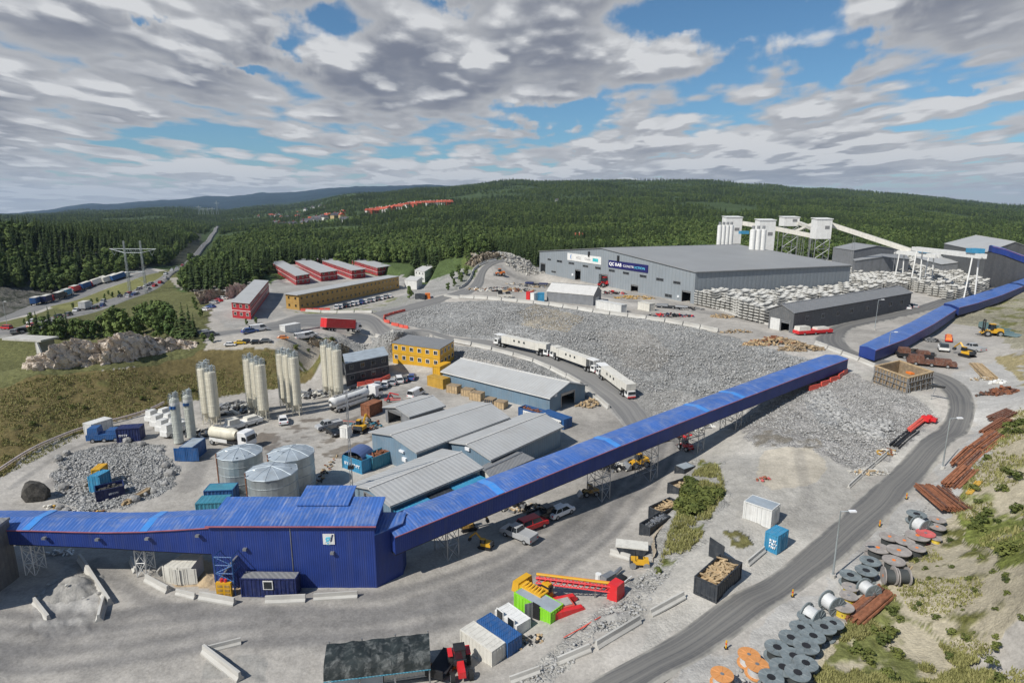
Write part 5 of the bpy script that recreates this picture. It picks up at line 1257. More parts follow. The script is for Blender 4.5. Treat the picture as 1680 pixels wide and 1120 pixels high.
# lamp posts
def lamp_post(label, u, v, vt, arm=1, group='tall grey street lamps'):
    g = G(u, v); h = plan_top(g, u, vt)-g.z; t = T('street_lamp', label, 'lamp', g, 0, group)
    MB().cyl(0, 0, -.3, h, .11, .06, 8).build('pole', M('galv'), t); MB().tube((0, 0, h-.05), (.9*arm, -.3, h+.15), .05, 6).build('arm', M('galv'), t)
    MB().box(min(.7*arm, 1.4*arm), max(.7*arm, 1.4*arm), -.5, -.15, h+.08, h+.24).build('lamp_head', M('lamp'), t)
    MB().cyl(0, 0, -.2, .35, .3, n=8).build('footing', M('conc'), t)
lamp_post('street lamp by the cable drums, nearest the camera', 1366, 946, 838)
lamp_post('street lamp in the outer curve of the quarry road', 1546, 768, 686)
lamp_post('street lamp in front of the dark grey shed', 1435, 541, 492); lamp_post('street lamp in front of the lower blue conveyor', 1456, 583, 545)
lamp_post('street lamp by the motorway bridge at the left edge', 13, 542, 495, group=None)
# tall thin mast in the yard
g = G(580, 838); h = plan_top(g, 580, 640)-g.z; t = T('lighting_mast', 'tall thin lattice mast rising beside the nearest workshop hall', 'mast', g)
b = MB()
for (x, y) in ((-.2,-.2),(.2,-.2),(0,.2)): b.bar((x, y, -.2), (x*.5, y*.5, h), .06)
for i in range(int(h/.8)): z = i*.8; f = 1-.5*z/h; b.bar((-.2*f,-.2*f,z),(.2*f,-.2*f,z+.8),.035); b.bar((.2*f,-.2*f,z),(0,.2*f,z+.8),.035)
b.build('lattice', M('steel'), t); MB().box(-.4, .4, -.2, .2, h*.36, h*.36+.5).build('lamp_head', M('dark'), t)
# ------------------------------------------------------------------ vehicles
def wheel(t, x, y, r=.33, w=.24, z=None):
    z = r if z is None else z; m = MB(); s = 1 if y > 0 else -1
    m.tube((x, y-w/2, z), (x, y+w/2, z), r, 14); o = m.build('wheel', M('rubber'), t)
    m = MB(); m.tube((x, y+s*w/2, z), (x, y+s*(w/2+.015), z), r*.58, 10); m.build('rim', M('silver'), o)
def car_proto(name, col, kind='sedan'):
    if kind == 'van': L, Wd, zr, pr = 4.9, 1.9, 1.95, [(0,.35),(4.9,.35),(4.9,.85),(4.2,1.05),(.02,1.05),(0,.9)]
    else: L, Wd, zr, pr = 4.4, 1.78, 1.45, [(0,.30),(4.4,.30),(4.42,.62),(4.3,.78),(3.2,.92),(.25,.96),(.02,.85)]
    if kind == 'pickup': L, Wd, zr, pr = 5.1, 1.85, 1.75, [(0,.4),(5.1,.4),(5.1,.85),(4.9,1.0),(3.8,1.1),(0.02,1.1),(0,.9)]
    if kind == 'suv': L, Wd, zr, pr = 4.5, 1.85, 1.78, [(0,.38),(4.5,.38),(4.5,.75),(4.4,.95),(3.4,1.08),(.05,1.08),(0,.9)]
    cm = mat('paint_'+col, PAINT[col], .28, var=.04, dirt=.12, spec=.6)
    t = T(name, 'parked car', 'car')
    b = MB(); b.extr([(x-L/2, z) for x, z in pr], -Wd/2, Wd/2)
    if kind == 'pickup': b.box(-2.45, -.35, -.92, -.84, 1.1, 1.28); b.box(-2.45, -.35, .84, .92, 1.1, 1.28); b.box(-2.55, -2.47, -.92, .92, 1.1, 1.28)
    bo = b.build('body', cm, t); bv = bo.modifiers.new('b', 'BEVEL'); bv.width = .08; bv.segments = 2; bv.limit_method = 'ANGLE'
    zb = max(z for x, z in pr)-.04
    x0, x1, f0, f1 = {'sedan': (-1.75, 1.25, .55, .6), 'van': (-2.42, 2.0, .05, .75), 'pickup': (-.3, 1.55, .12, .5), 'suv': (-2.15, 1.35, .25, .55)}[kind]
    g = MB(); y = Wd/2-.06; yt = Wd/2-.26
    g.add([(x0,-y,zb),(x1,-y,zb),(x1,y,zb),(x0,y,zb),(x0+f0,-yt,zr-.05),(x1-f1,-yt,zr-.05),(x1-f1,yt,zr-.05),(x0+f0,yt,zr-.05)], [(0,3,2,1),(4,5,6,7),(0,1,5,4),(1,2,6,5),(2,3,7,6),(3,0,4,7)])
    g.build('windows', M('glass'), t)
    r = MB(); r.box(x0+f0-.03, x1-f1+.03, -yt-.02, yt+.02, zr-.06, zr, .06, .06)
    for sx, fx in ((x0, f0), (x1, -f1), ((x0+x1)/2-.1, 0)):
        for s in (-1, 1): r.bar((sx, s*(y+.005), zb), (sx+fx, s*(yt+.005), zr-.04), .06)
    if kind == 'van': r.box(x0+.3, x1-1.9, -y-.02, y+.02, zb, zr-.1, .02, .1)
    r.build('roof', cm, t)
    for x in (-L*.31, L*.31):
        for s in (-1, 1): wheel(t, x, s*(Wd/2-.1))
    for s in (-1, 1):
        MB().box(L/2-.1, L/2+.02, s*(Wd/2-.3)-.18, s*(Wd/2-.3)+.18, .6, .76).build('headlight', M('lamp'), t)
        MB().box(-L/2-.02, -L/2+.06, s*(Wd/2-.2)-.12, s*(Wd/2-.2)+.12, .65, .85).build('tail_light', M('red'), t)
    return Proto(t)
PAINT = dict(white=(.72,.72,.72), silver=(.36,.37,.38), black=(.012,.012,.014), red=(.55,.015,.02), blue=(.03,.08,.25), grey=(.12,.125,.13), yellow=(.65,.42,.02), orange=(.65,.2,.03))
CARS = {}
def car(u, v, ang, col='white', kind='sedan', label=None, group=None, by=None, sc=None):
    k = (col, kind)
    if k not in CARS: CARS[k] = car_proto({'van': 'van', 'pickup': 'pickup_truck'}.get(kind, 'parked_car'), col, kind)
    g = G(u, v); o = CARS[k].put(g, ang, label, group, sc); o['category'] = {'van': 'van', 'pickup': 'pickup'}.get(kind, 'car')
    o.name = {'van': 'van', 'pickup': 'pickup_truck'}.get(kind, 'parked_car'); return o
def ang(u0, v0, u1, v1): a, b = G(u0, v0), G(u1, v1); return math.atan2(b.y-a.y, b.x-a.x)
car(851, 882, ang(868,888,832,872), 'silver', 'pickup', 'silver pickup parked at the shadow edge in front of the red car')
car(873, 866, ang(860,872,886,862), 'red', 'suv', 'red estate car parked beside the silver pickup')
car(893, 849, ang(880,853,904,843), 'black', 'pickup', 'black pickup in the conveyor shadow behind the red car'); car(919, 844, ang(908,848,932,838), 'white', 'sedan', 'white car with blue bonnet half in the conveyor shadow')
car(540, 702, ang(552,698,526,704), 'silver', 'pickup', 'silver pickup alone in the yard left of the portable toilet')
car(547, 712, ang(540,706,556,716), 'black', 'sedan', 'small black car behind the silver yard pickup'); car(465, 693, ang(465,699,463,688), 'white', 'sedan', 'small white car below the third silo cluster')
row = [(567,651,'silver'),(580,647,'black'),(592,645,'grey'),(607,641,'white'),(620,638,'silver'),(632,634,'white'),(645,630,'silver'),(655,627,'white'),(664,625,'grey'),(676,622,'blue'),(688,617,'silver'),(700,612,'grey')]
for i, (u, v, c) in enumerate(row[:10]):
    car(u, v, ang(630,640,633,628)+.15*math.sin(i*2), c, ('sedan', 'suv')[i % 3 == 1], '%s car parked nose-in, number %d from the left at the charcoal office' % (c, i+1) if False else {'silver': 'silver', 'black': 'black', 'grey': 'dark grey', 'white': 'white', 'blue': 'dark blue'}[c]+' car in the row parked in front of the charcoal office', 'cars parked at the charcoal office')
for i in range(14):
    f = i/13; u = 553+f*(640-553); v = 507-f*(507-488); c = ('white','white','black','silver','white','white','blue','white','silver','white','grey','white','silver','white')[i]
    car(u, v, ang(560,506,566,499), c, ('suv','sedan')[i % 2], {'silver': 'silver', 'black': 'black', 'grey': 'dark grey', 'white': 'white', 'blue': 'dark blue'}[c]+' car in the slanting row beside the long yellow office', 'cars parked beside the long yellow office')
for (u, v, c) in ((337,510,'white'),(346,505,'blue'),(352,498,'silver'),(358,495,'red'),(364,491,'white')):
    car(u, v, ang(340,510,346,505)+.8, c, 'sedan', c+' car under the rock face left of the lone red office', 'cars parked under the rock face')
for (u, v, c, k) in ((410,546,'blue','sedan'),(425,543,'white','van'),(325,550,'black','sedan'),(338,548,'silver','sedan'),(345,553,'grey','suv'),(498,556,'white','van'),(508,553,'white','suv')):
    car(u, v, ang(400,546,440,540), c, k, '%s %s standing beside the access road at pixel side of the rock' % (c, k) if False else '%s %s beside the access road %s' % (c if c != 'grey' else 'dark grey', 'van' if k == 'van' else ('estate car' if k == 'suv' else 'car'), {410:'below the red office', 425:'beside the blue car below the red office', 325:'at the end of the pale outcrop', 338:'next to the black one by the outcrop', 345:'nearest the meadow by the outcrop', 498:'on the knoll above the silos', 508:'next to the van above the silos'}[u]))
for (u, v, c) in ((378,567,'white'),(395,564,'yellow'),(405,562,'black'),(420,563,'black'),(436,561,'grey'),(465,556,'orange')):
    car(u, v, ang(380,565,440,560), c, 'sedan', c.replace('grey', 'dark grey')+' vehicle on the track along the top of the meadow bank', 'vehicles on the track above the meadow', sc=.7)
for (u, v, c) in ((1493,504,'black'),(1500,505,'silver'),(1488,507,'white')): car(u, v, 1.2, c, 'sedan', c+' car parked at the far end of the dark grey shed', None)
# motorway traffic
mw = ROADS[3]; rg = random.Random(4)
for k in range(46):
    i = rg.randrange(2, len(mw[1])-3) if k > 12 else 8+k*4 % (len(mw[1])-12); s = .28 if k % 2 else .72
    p = mw[1][i]*(1-s)+mw[2][i]*s; q = mw[1][i+1]*(1-s)+mw[2][i+1]*s; c = rg.choice(['white','silver','black','grey','blue','red','white'])
    if (c, 'suv') not in CARS: CARS[(c, 'suv')] = car_proto('parked_car', c, 'suv')
    f = rg.random(); x, y = p[0]*(1-f)+q[0]*f, p[1]*(1-f)+q[1]*f
    if not (0 < proj(x, y, 0)[0] < 380): continue
    o = CARS[(c, 'suv')].put((x, y, gz(x, y)+.3), math.atan2(q[1]-p[1], q[0]-p[0])+(math.pi if s < .5 else 0), {'silver': 'silver', 'black': 'black', 'grey': 'dark grey', 'white': 'white', 'blue': 'dark blue', 'red': 'red'}[c]+' car driving on the motorway through the valley', 'cars on the motorway', .9)
    o.name = 'motorway_car'; o['category'] = 'car'
def lorry(name, cabc, boxc, Lb=12.5, windows=0, tanker=False, Hb=2.75, cat='lorry', ribs=False):
    t = T(name, 'lorry', cat); cm = mat('paint_'+cabc, PAINT[cabc], .28, var=.04, dirt=.12, spec=.6)
    x1 = Lb/2+2.4
    b = MB(); b.extr([(x1-2.1,.6),(x1,.6),(x1+.02,1.5),(x1-.15,2.6),(x1-.5,3.15),(x1-2.1,3.2)], -1.2, 1.2); c = b.build('cab', cm, t)
    bv = c.modifiers.new('b', 'BEVEL'); bv.width = .09; bv.segments = 2
    g = MB(); g.add([(x1+.03,-1.05,1.6),(x1+.03,1.05,1.6),(x1-.13,.98,2.5),(x1-.13,-.98,2.5)], [(0,1,2,3)]); g.build('windscreen', M('glass'), c)
    for s in (-1, 1):
        g = MB(); g.box(x1-1.15, x1-.3, s*1.215-.01, s*1.215+.01, 1.65, 2.4); g.build('side_window', M('glass'), c)
        MB().box(x1-.05, x1+.05, s*.9-.2, s*.9+.2, .75, .95).build('headlight', M('lamp'), c); MB().box(x1-.35, x1-.15, s*1.42-.1, s*1.42+.1, 1.7, 2.3).build('mirror', M('dark'), c)
    MB().box(-Lb/2+.2, x1-2, -.45, .45, .75, 1.0).build('chassis', M('dark'), t)
    z0 = 1.15
    if tanker:
        b = MB(); n = 16; R_ = 1.15; cz = 2.15
        prof = [(-Lb/2+.1, .5), (-Lb/2+.5, .95), (-Lb/2+1.2, 1), (Lb/2-2.4, 1), (Lb/2-1.3, .86), (Lb/2-.9, .55)]
        vs = []; fs = []
        for (x, k) in prof:
            for i in range(n): a = 2*math.pi*i/n; vs.append((x, R_*k*math.cos(a), cz+R_*k*math.sin(a)))
        for j in range(len(prof)-1):
            for i in range(n): fs.append((j*n+i, j*n+(i+1) % n, (j+1)*n+(i+1) % n, (j+1)*n+i))
        fs += [tuple(range(n)), tuple(range(len(vs)-1, len(vs)-n-1, -1))]
        b.add(vs, fs); b.build('tank', M(boxc), t, smooth=True)
        b = MB(); b.box(-Lb/2+1, Lb/2-2.6, -.3, .3, 3.26, 3.36)
        for i in range(4): b.cyl(-Lb/2+1.8+i*(Lb-4.5)/3, 0, 3.3, 3.5, .3, n=10)
        b.build('walkway', M('steel'), t)
        b = MB(); b.box(-Lb/2+.8, Lb/2-2.2, -1.2, -1.14, .75, 1.4); b.box(-Lb/2+.8, Lb/2-2.2, 1.14, 1.2, .75, 1.4); b.build('side_guard', M('white'), t)
    else:
        b = MB(); b.box(-Lb/2, Lb/2-.3, -1.25, 1.25, z0, z0+Hb); bb = b.build('box', M(boxc), t)
        b = MB(); b.box(-Lb/2-.03, Lb/2-.27, -1.28, 1.28, z0+Hb, z0+Hb+.07); b.build('box_roof', M('offwhite'), t)
        for i in range(windows):
            for s in (-1, 1):
                x = -Lb/2+Lb*(i+.7)/(windows+.5); w = MB(); w.box(x-.3, x+.3, s*1.27-.02, s*1.27+.02, z0+1.35, z0+1.95); w.build('window', M('glass'), t)
        b = MB(); b.box(-Lb/2-.03, -Lb/2, -1.1, -.03, z0+.1, z0+Hb-.1); b.box(-Lb/2-.03, -Lb/2, .03, 1.1, z0+.1, z0+Hb-.1); b.build('rear_door', M(boxc), t)
    for x in (x1-1.0, x1-3.3 if Lb > 9 else x1-3, -Lb/2+1.3, -Lb/2+2.5, -Lb/2+3.7)[:5 if Lb > 9 else 3]:
        for s in (-1, 1): wheel(t, x, s*1.05, .5, .3)
    return t
def place(t, u0, v0, u1, v1, label, group=None, lift=0.1):
    """centre between two ground pixels, front towards the second"""
    a, b = G(u0, v0), G(u1, v1); t.location = ((a.x+b.x)/2, (a.y+b.y)/2, (a.z+b.z)/2+lift); t.rotation_euler = (0, -math.atan2(b.z-a.z, math.hypot(b.x-a.x, b.y-a.y)), math.atan2(b.y-a.y, b.x-a.x)); t['label'] = label
    if group: t['group'] = group
    return t
place(lorry('articulated_lorry', 'white', 'red', 12.6), 519,543, 588,545, 'white-cabbed lorry with long red curtain trailer at the road fork')
gcv = 'white double-cab tunnel vehicles on the curved road'
def tunnel_vehicle(L, flip):
    t = T('tunnel_vehicle', 'vehicle', 'service vehicle'); h = L/2
    MB().box(-h+1.5, h-1.5, -.5, .5, .8, 1.15).build('chassis', M('dark'), t)
    MB().box(-h+3.0, h-3.0, -1.15, 1.15, 1.15, 3.2).build('body', M('offwhite'), t)
    for i in range(3):
        for s_ in (-1, 1): x = -1.9+i*1.7; MB().box(x-.28, x+.28, s_*1.16-.02, s_*1.16+.02, 2.2, 2.75).build('window', M('glass'), t)
    e = -1 if flip else 1
    a, b = sorted((e*(h-3.0), e*(h-.5))); MB().box(a+.02, b-.02, -1.2, 1.2, 1.95, 3.35, .06, .06).build('end_box', M('offwhite'), t)
    m = MB(); a, b = sorted((-e*(h-3.0), -e*(h-.3)))
    for y in (-1.1, 1.1):
        m.bar((a, y, 3.15), (b, y, 3.15), .1); m.bar((a if e > 0 else b, y, 1.6), (a if e > 0 else b, y, 3.15), .08); m.bar(((a+b)/2, y, 1.6), ((a+b)/2, y, 3.15), .08)
    m.box(a, b, -1.1, 1.1, 3.16, 3.22); m.build('end_frame', M('white'), t)
    for q in (-1, 1):
        m = MB(); x0, x1 = sorted((q*(h-1.6), q*h)); m.box(x0, x1, -1.0, 1.0, .5, 1.85, .1, .1); c = m.build('cab', M('white'), t)
        MB().box(q*h-.12 if q > 0 else q*h-.02, q*h+.02 if q > 0 else q*h+.12, -.85, .85, 1.15, 1.7).build('windscreen', M('glass'), c)
        for s_ in (-1, 1): MB().box((x0+x1)/2-.45, (x0+x1)/2+.4, s_*.985-.03, s_*.985+.03, 1.15, 1.7).build('side_window', M('glass'), c)
        MB().box(q*h-.06, q*h+.08, -.95, .95, .42, .68).build('bumper', M('red'), c)
        for s_ in (-1, 1): wheel(t, q*(h-2.2), s_*.95, .5, .32); wheel(t, q*(h-3.4), s_*.95, .5, .32)
    return t
def onroad(u0, v0, u1, v1, lab, flip):
    a, b = G(u0, v0), G(u1, v1); place(tunnel_vehicle(math.hypot(b.x-a.x, b.y-a.y), flip), u0, v0, u1, v1, lab, gcv)
onroad(813,565, 902,585, 'first white double-cab tunnel vehicle on the curve, farthest up the road', False)
onroad(906,586, 980,613, 'middle white double-cab tunnel vehicle of the three on the curve', True)
onroad(983,615, 1036,656, 'last white double-cab tunnel vehicle, nearest the yard, red bumper lowest', False)
place(lorry('tanker_lorry', 'white', 'white', 11.0, tanker=True), 535,681, 616,653, 'white bulk tanker lorry with black lettering beside the silos')
strokes([o for o in C.objects if o.name.startswith('tanker_lorry')][0], -1.8, 2.2, 2.3, .42, 'dark', 1, y=-1.17)
place(lorry('tanker_lorry', 'white', 'cream', 7.0, tanker=True), 347,725, 397,733, 'cream bulk tanker with blue skirt unloading at the first silo cluster')
# lorries in the motorway lay-by
for i, (u, v, c, b) in enumerate(((77,497,'red','navy'),(98,491,'black','anthracite'),(110,486,'white','bluelt'),(123,480,'red','red'),(141,474,'red','bluec'),(165,466,'white','white'),(183,462,'orange','offwhite'),(196,459,'white','bluec'),(140,509,'white','whiterib'),(60,500,'grey','bluec'))):
    t = lorry('parked_lorry', c, b, 8.0); place(t, u-7, v+3, u+7, v-2, 'lorry with %s box parked in the lay-by by the motorway' % {'navy': 'navy', 'anthracite': 'black', 'bluelt': 'light blue', 'red': 'red', 'bluec': 'blue', 'white': 'white', 'offwhite': 'cream', 'whiterib': 'white ribbed'}[b], 'lorries in the motorway lay-by')
# ------------------------------------------------------------------ cable drums
def drum(name, top, core, hub, dark=False):
    t = T(name, 'drum', 'cable drum')
    def ring(mb, z0, z1, ro, ri, n=28):
        vs = []
        for (r, z) in ((ri, z0), (ro, z0), (ro, z1), (ri, z1)): vs += [(r*math.cos(2*math.pi*i/n), r*math.sin(2*math.pi*i/n), z) for i in range(n)]
        mb.add(vs, [(j*n+i, j*n+(i+1) % n, ((j+1) % 4)*n+(i+1) % n, ((j+1) % 4)*n+i) for j in range(4) for i in range(n)])
    for z in (0, 1.0):
        m = MB(); ring(m, z, z+.09, 1.0, .17)
        for k in range(10): a = k*math.pi/5; m.bar((.3*math.cos(a), .3*math.sin(a), z+.1), (.95*math.cos(a), .95*math.sin(a), z+.1), .035)
        m.build('flange', M(top), t)
    m = MB(); m.cyl(0, 0, .09, 1.0, .74 if core != 'steel' else .5, n=24, caps=False); m.build('winding', M(core), t)
    m = MB(); m.cyl(0, 0, -.0, 1.13, .34 if dark else .17, n=16); m.build('hub', M(hub), t)
    m = MB()
    for k in range(6): a = k*math.pi/3; m.cyl(.45*math.cos(a), .45*math.sin(a), 1.1, 1.14, .035, n=6)
    m.build('bolts', M('dark'), t) if False else None
    return Proto(t)
mat('drumgrey', (.16, .19, .20), .6, var=.2, vs=1.2, dirt=.4, dirtc=(.28, .28, .27)); mat('drumwood', (.30, .275, .255), .8, var=.2, vs=1.3, dirt=.4, dirtc=(.24, .21, .2))
mat('drumorange', (.56, .25, .085), .6, var=.1, vs=1.0, dirt=.25, dirtc=(.5, .3, .15)); mat('rubberband', (.05, .055, .055), .7); mat('winding', (.55, .56, .56), .5, ribs=12, rib_axis='Z'); mat('windingy', (.68, .50, .05), .5, ribs=12, rib_axis='Z'); mat('redflange', (.50, .10, .10), .7, dirt=.3)
D = {'g': drum('cable_drum', 'drumgrey', 'rubberband', 'dark', True), 'w': drum('cable_drum', 'drumwood', 'rubberband', 'orange'), 'o': drum('cable_drum', 'drumorange', 'winding', 'steel'), 'y': drum('cable_drum', 'drumwood', 'windingy', 'steel'),
     'W': drum('cable_drum', 'drumgrey', 'winding', 'steel'), 'r': drum('cable_drum', 'redflange', 'rubberband', 'steel')}
LB = {'g': 'grey steel drum with dark hub lying flat in the double row by the road', 'w': 'brown wooden drum with orange hub spot lying flat among the upper drums', 'y': 'drum wound with yellow cable lying flat beside the rusty beams'}
def z8(x, y): return 1120+x/3, 750+y/3
for (x, y, r, k, lab, grp) in [(615,805,50,'g',0,1),(577,858,50,'g',0,1),(527,908,53,'g',0,1),(460,958,55,'g',0,1),(690,855,52,'g',0,1),(637,900,52,'g',0,1),(602,950,56,'g',0,1),(540,1000,56,'g',0,1),(488,1057,60,'g',0,1),(735,832,45,'g',0,1),(600,1035,52,'g',0,1),(430,1108,55,'g',0,1),(560,1085,55,'g',0,1),
    (820,595,45,'g','grey drum with dark hub standing apart at the road edge by the lamp',0),(897,573,46,'g','grey drum with dark hub right of the one at the lamp',0),(918,525,44,'g','grey drum with dark hub between the lamp drums and wooden drums',0),(1146,290,40,'g','dark-hubbed grey drum at the top end of the drum yard',0),
    (1013,403,42,'w',0,2),(955,458,50,'w',0,2),(1058,472,50,'w',0,2),(1085,423,42,'w',0,2),(1150,398,48,'w',0,2),(1147,455,36,'w',0,2),(1033,522,46,'w',0,2),(1247,350,34,'w',0,2),(1250,312,32,'w',0,2),
    (1190,385,38,'r','red-flanged drum among the brown wooden drums',0),
    (322,990,50,'o','bright orange drum top left of its touching neighbour at the bottom edge',0),(362,1040,52,'o','bright orange drum in front of the topmost orange one',0),(190,1088,52,'o','bright orange drum apart at the very bottom of the frame',0),
    (785,750,45,'y',0,3),(820,645,36,'y',0,3),(812,690,38,'y',0,3),(1245,395,22,'y','small drum with blue and yellow cable beside the red-flanged drum',0)]:
    u, v = z8(x, y); g = G(u, v+9); d = (g-Vector((0, 0, HCAM))).length; rad = r/3*d/FPX*.89
    k1 = {1: LB['g'], 2: LB['w'], 3: LB['y']}.get(grp) or lab; gn = {1: 'grey drums in the double row by the road', 2: 'brown wooden drums in the upper group', 3: 'drums with yellow cable', 0: None}[grp]
    D[k].put((g.x, g.y, g.z+.03), rg.uniform(0, 6), k1, gn, (rad, rad, min(rad, 1.0)*.95))
for (x, y, r, a, k, lab) in [(700,712,42,.35,'W','drum standing on its rims with pale winding facing the road, upper one'),(603,772,42,.5,'W','drum standing on its rims at the head of the double row'),(1142,335,36,.3,'W','drum on its rims with silver winding at the top of the drum yard'),(885,640,36,.2,'W','drum on its rims between the grey drums and the wooden reels'),(980,590,36,1.3,'w','bare wooden reel on its rims, left of the pair by the timber'),(1033,590,36,1.4,'w','bare wooden reel on its rims, right of the pair by the timber')]:
    u, v = z8(x, y); g = G(u, v+10); d = (g-Vector((0, 0, HCAM))).length; rad = r/3*d/FPX
    o = D[k].put((g.x, g.y, g.z+rad), 0, lab, None, (rad, rad, 1.25)); o.rotation_euler = (R(90), 0, a); o['group'] = 'drums standing on their rims'
# ------------------------------------------------------------------ rusty beams, timber and scrap
def bundle(name, label, u0, v0, u1, v1, width, n, m, r=.14, cat='beams', layers=2, along='x', seed=1, jit=.35):
    a, b = G(u0, v0), G(u1, v1); rz = math.atan2(b.y-a.y, b.x-a.x); L = math.hypot(b.x-a.x, b.y-a.y)
    t = T(name, label, cat, (a.x, a.y, min(a.z, b.z)), rz); rr = random.Random(seed); sl = (b.z-a.z)
    for l in range(layers):
        for i in range(n-l):
            y = (i-(n-l-1)/2)*width/n; x0 = rr.uniform(-jit, jit)*1.2; z = r+l*r*2.05
            q = MB(); zz0 = max(0, (gz(a.x, a.y)-min(a.z, b.z))); 
            s = rr.uniform(.75, 1.15)
            if rr.random() < .5: q.tube((x0, y+rr.uniform(-.05, .05), z+(sl if sl < 0 else 0)*0+.02), (L+rr.uniform(-jit, jit), y+rr.uniform(-.08, .08), z+sl*.0+.02), r*s, 6)
            else: q.M = Matrix.Translation((0, y, z)) @ Matrix.Rotation(rr.uniform(-.012, .012), 4, 'Z'); q.box(x0, L+rr.uniform(-jit, jit), -r*.9, r*.9, -r, -r*.6); q.box(x0, L+rr.uniform(-jit, jit), -r*.25, r*.25, -r*.6, r*.6); q.box(x0, L, -r*.9, r*.9, r*.6, r)
            q.build(('beam' if 'pile' not in name else 'sheet_pile') if m != 'wood' else 'timber', M(m if rr.random() < .8 else (m+'d' if m in ('rust', 'wood') else m)), t)
    if abs(sl) > .05: t.rotation_euler = (0, -math.atan2(sl, L), rz); t.location.z = a.z
    return t
bundle('rusty_beams', 'rusty steel beams lying beside the yellow-cabled drums', 1395,1020, 1452,972, 2.0, 9, 'rust', .13, seed=2)
bundle('rusty_beams', 'wide stack of rusty sheet piles nearest the cable drums', 1528,802, 1575,840, 4.2, 13, 'rust', .15, seed=3)
bundle('rusty_beams', 'rusty beams just above the wide stack with a yellow beam beside', 1560,800, 1592,770, 2.6, 8, 'rust', .15, seed=4)
bundle('yellow_beam', 'yellow-ochre timber beams beside the second rusty stack', 1588,812, 1608,790, .7, 3, 'yellowd', .13, seed=5, layers=1)
bundle('rusty_beams', 'third stack of rusty beams up the verge', 1576,766, 1604,740, 2.8, 9, 'rust', .15, seed=6)
bundle('rusty_beams', 'fourth and broad stack of bright rusty beams up the verge', 1606,740, 1645,712, 3.0, 10, 'rust', .15, seed=7)
bundle('rusty_beams', 'fifth stack of rusty beams below the grey timber', 1622,714, 1656,692, 2.6, 8, 'rust', .15, seed=8)
bundle('rusty_beams', 'topmost brown stack of beams below the dark scrap heap', 1628,692, 1664,676, 2.8, 7, 'rustd', .16, seed=9)
bundle('timber_stack', 'long yellow timbers stacked on the verge by the silver pickup', 1600,598, 1625,622, 2.6, 9, 'wood', .12, 'timber', seed=10)
bundle('timber_stack', 'thin timbers leaning on the grass beside the bare wooden reels', 1478,948, 1492,928, .8, 3, 'wood', .06, 'timber', layers=1, seed=11)
bundle('timber_slabs', 'pale timber beams lying in front of the rubble circle', 205,829, 245,806, 1.2, 4, 'wood', .16, 'timber', seed=12)
def heap(name, label, u, v, w, d, h, m, n, kind='stuff', cat='heap', seed=0, big=.3, shape='lump'):
    g = G(u, v); rr = random.Random(seed*31+7); b = MB()
    for i in range(n):
        a = rr.uniform(0, 6.28); q = math.sqrt(rr.random()); x, y = q*w/2*math.cos(a), q*d/2*math.sin(a); hz = h*(1-q)*rr.uniform(.6, 1); zg = gz(g.x+x, g.y+y)-g.z
        s = big*rr.uniform(.4, 1.2); b.cur = rr.randrange(len(m)) if isinstance(m, tuple) else 0
        if shape == 'lump': b.lump((x, y, zg+hz+s*.2), s, seed=i+seed*99, sub=1, sq=(1, rr.uniform(.6, 1), .75))
        else:
            b.M = Matrix.Translation((x, y, zg+hz+s*.2)) @ Matrix.Rotation(rr.uniform(0, 3.1), 4, 'Z') @ Matrix.Rotation(rr.uniform(-.35, .35), 4, 'Y'); L = s*rr.uniform(1, 3.4)
            b.box(-L/2, L/2, -s*.3, s*.3, -s*.25, s*.25); b.M = None
    o = b.build(name, [M(x) for x in m] if isinstance(m, tuple) else M(m)); o.location = g; tag(o, label, cat, None, kind); return o
heap('scrap_heap', 'dark brown rusty scrap heap on the verge above the beams', 1643,645, 5.2, 3.0, 1.5, ('rustd','rust'), 90, seed=1, big=.55, shape='box')
heap('scrap_heap', 'jagged dark rust pieces left of the brown heap', 1612,648, 2.6, 1.0, .6, ('rustd','darkrock'), 18, seed=2, big=.4, shape='box')
heap('rubbish_pile', 'white sacks and plastic sheeting between timber and rusty scrap', 1636,628, 3.5, 1.6, .6, ('white','offwhite','whiterib'), 50, seed=3, big=.35)
heap('timber_debris', 'mixed timber boards strewn below the long yellow timbers', 1612,622, 5, 2.2, .5, ('wood','woodd','offwhite'), 60, seed=4, big=.28, shape='box')
heap('pallet_pile', 'long heap of broken pallets and timber at the terrace corner', 1268,563, 15, 5, 2.0, ('wood','woodd','rust','wood'), 230, seed=5, big=.6, shape='box')
heap('pallet_pile', 'lower heap of pallets continuing towards the hairpin bend', 1315,573, 11, 4, 1.6, ('wood','woodd','woodd'), 130, seed=6, big=.55, shape='box')
heap('pallet_pile', 'small pallet pile along the terrace barrier left of the big heap', 1208,545, 9, 3, .9, ('wood','concd','woodd'), 70, seed=7, big=.5, shape='box')
heap('pallet_pile', 'pallets stacked beside the front row of concrete segments', 1184,520, 7, 5, 1.2, ('wood','woodd'), 60, seed=8, big=.5, shape='box')
heap('timber_pile', 'yellow straw-coloured timber pile before the assembly hall doors', 1042,489, 15, 7, 1.2, ('wood','yellowd'), 90, seed=9, big=.6, shape='box')
heap('concrete_debris', 'broken concrete and white scrap left of the assembly hall', 858,433, 26, 20, 1.6, ('conc','offwhite','concd'), 330, seed=10, big=.9, shape='box')
heap('equipment_clutter', 'crowded yard of small machines and scrap on the terrace', 822,476, 30, 14, 1.2, ('dark','white','rust','offwhite','steel','dark','wood','offwhite','concd'), 300, seed=11, big=.8, shape='box')
heap('equipment_clutter', 'clutter of pipes and crates between junk yard and assembly hall', 866,470, 22, 8, .9, ('dark','steel','wood','offwhite'), 90, seed=12, big=.7, shape='box')
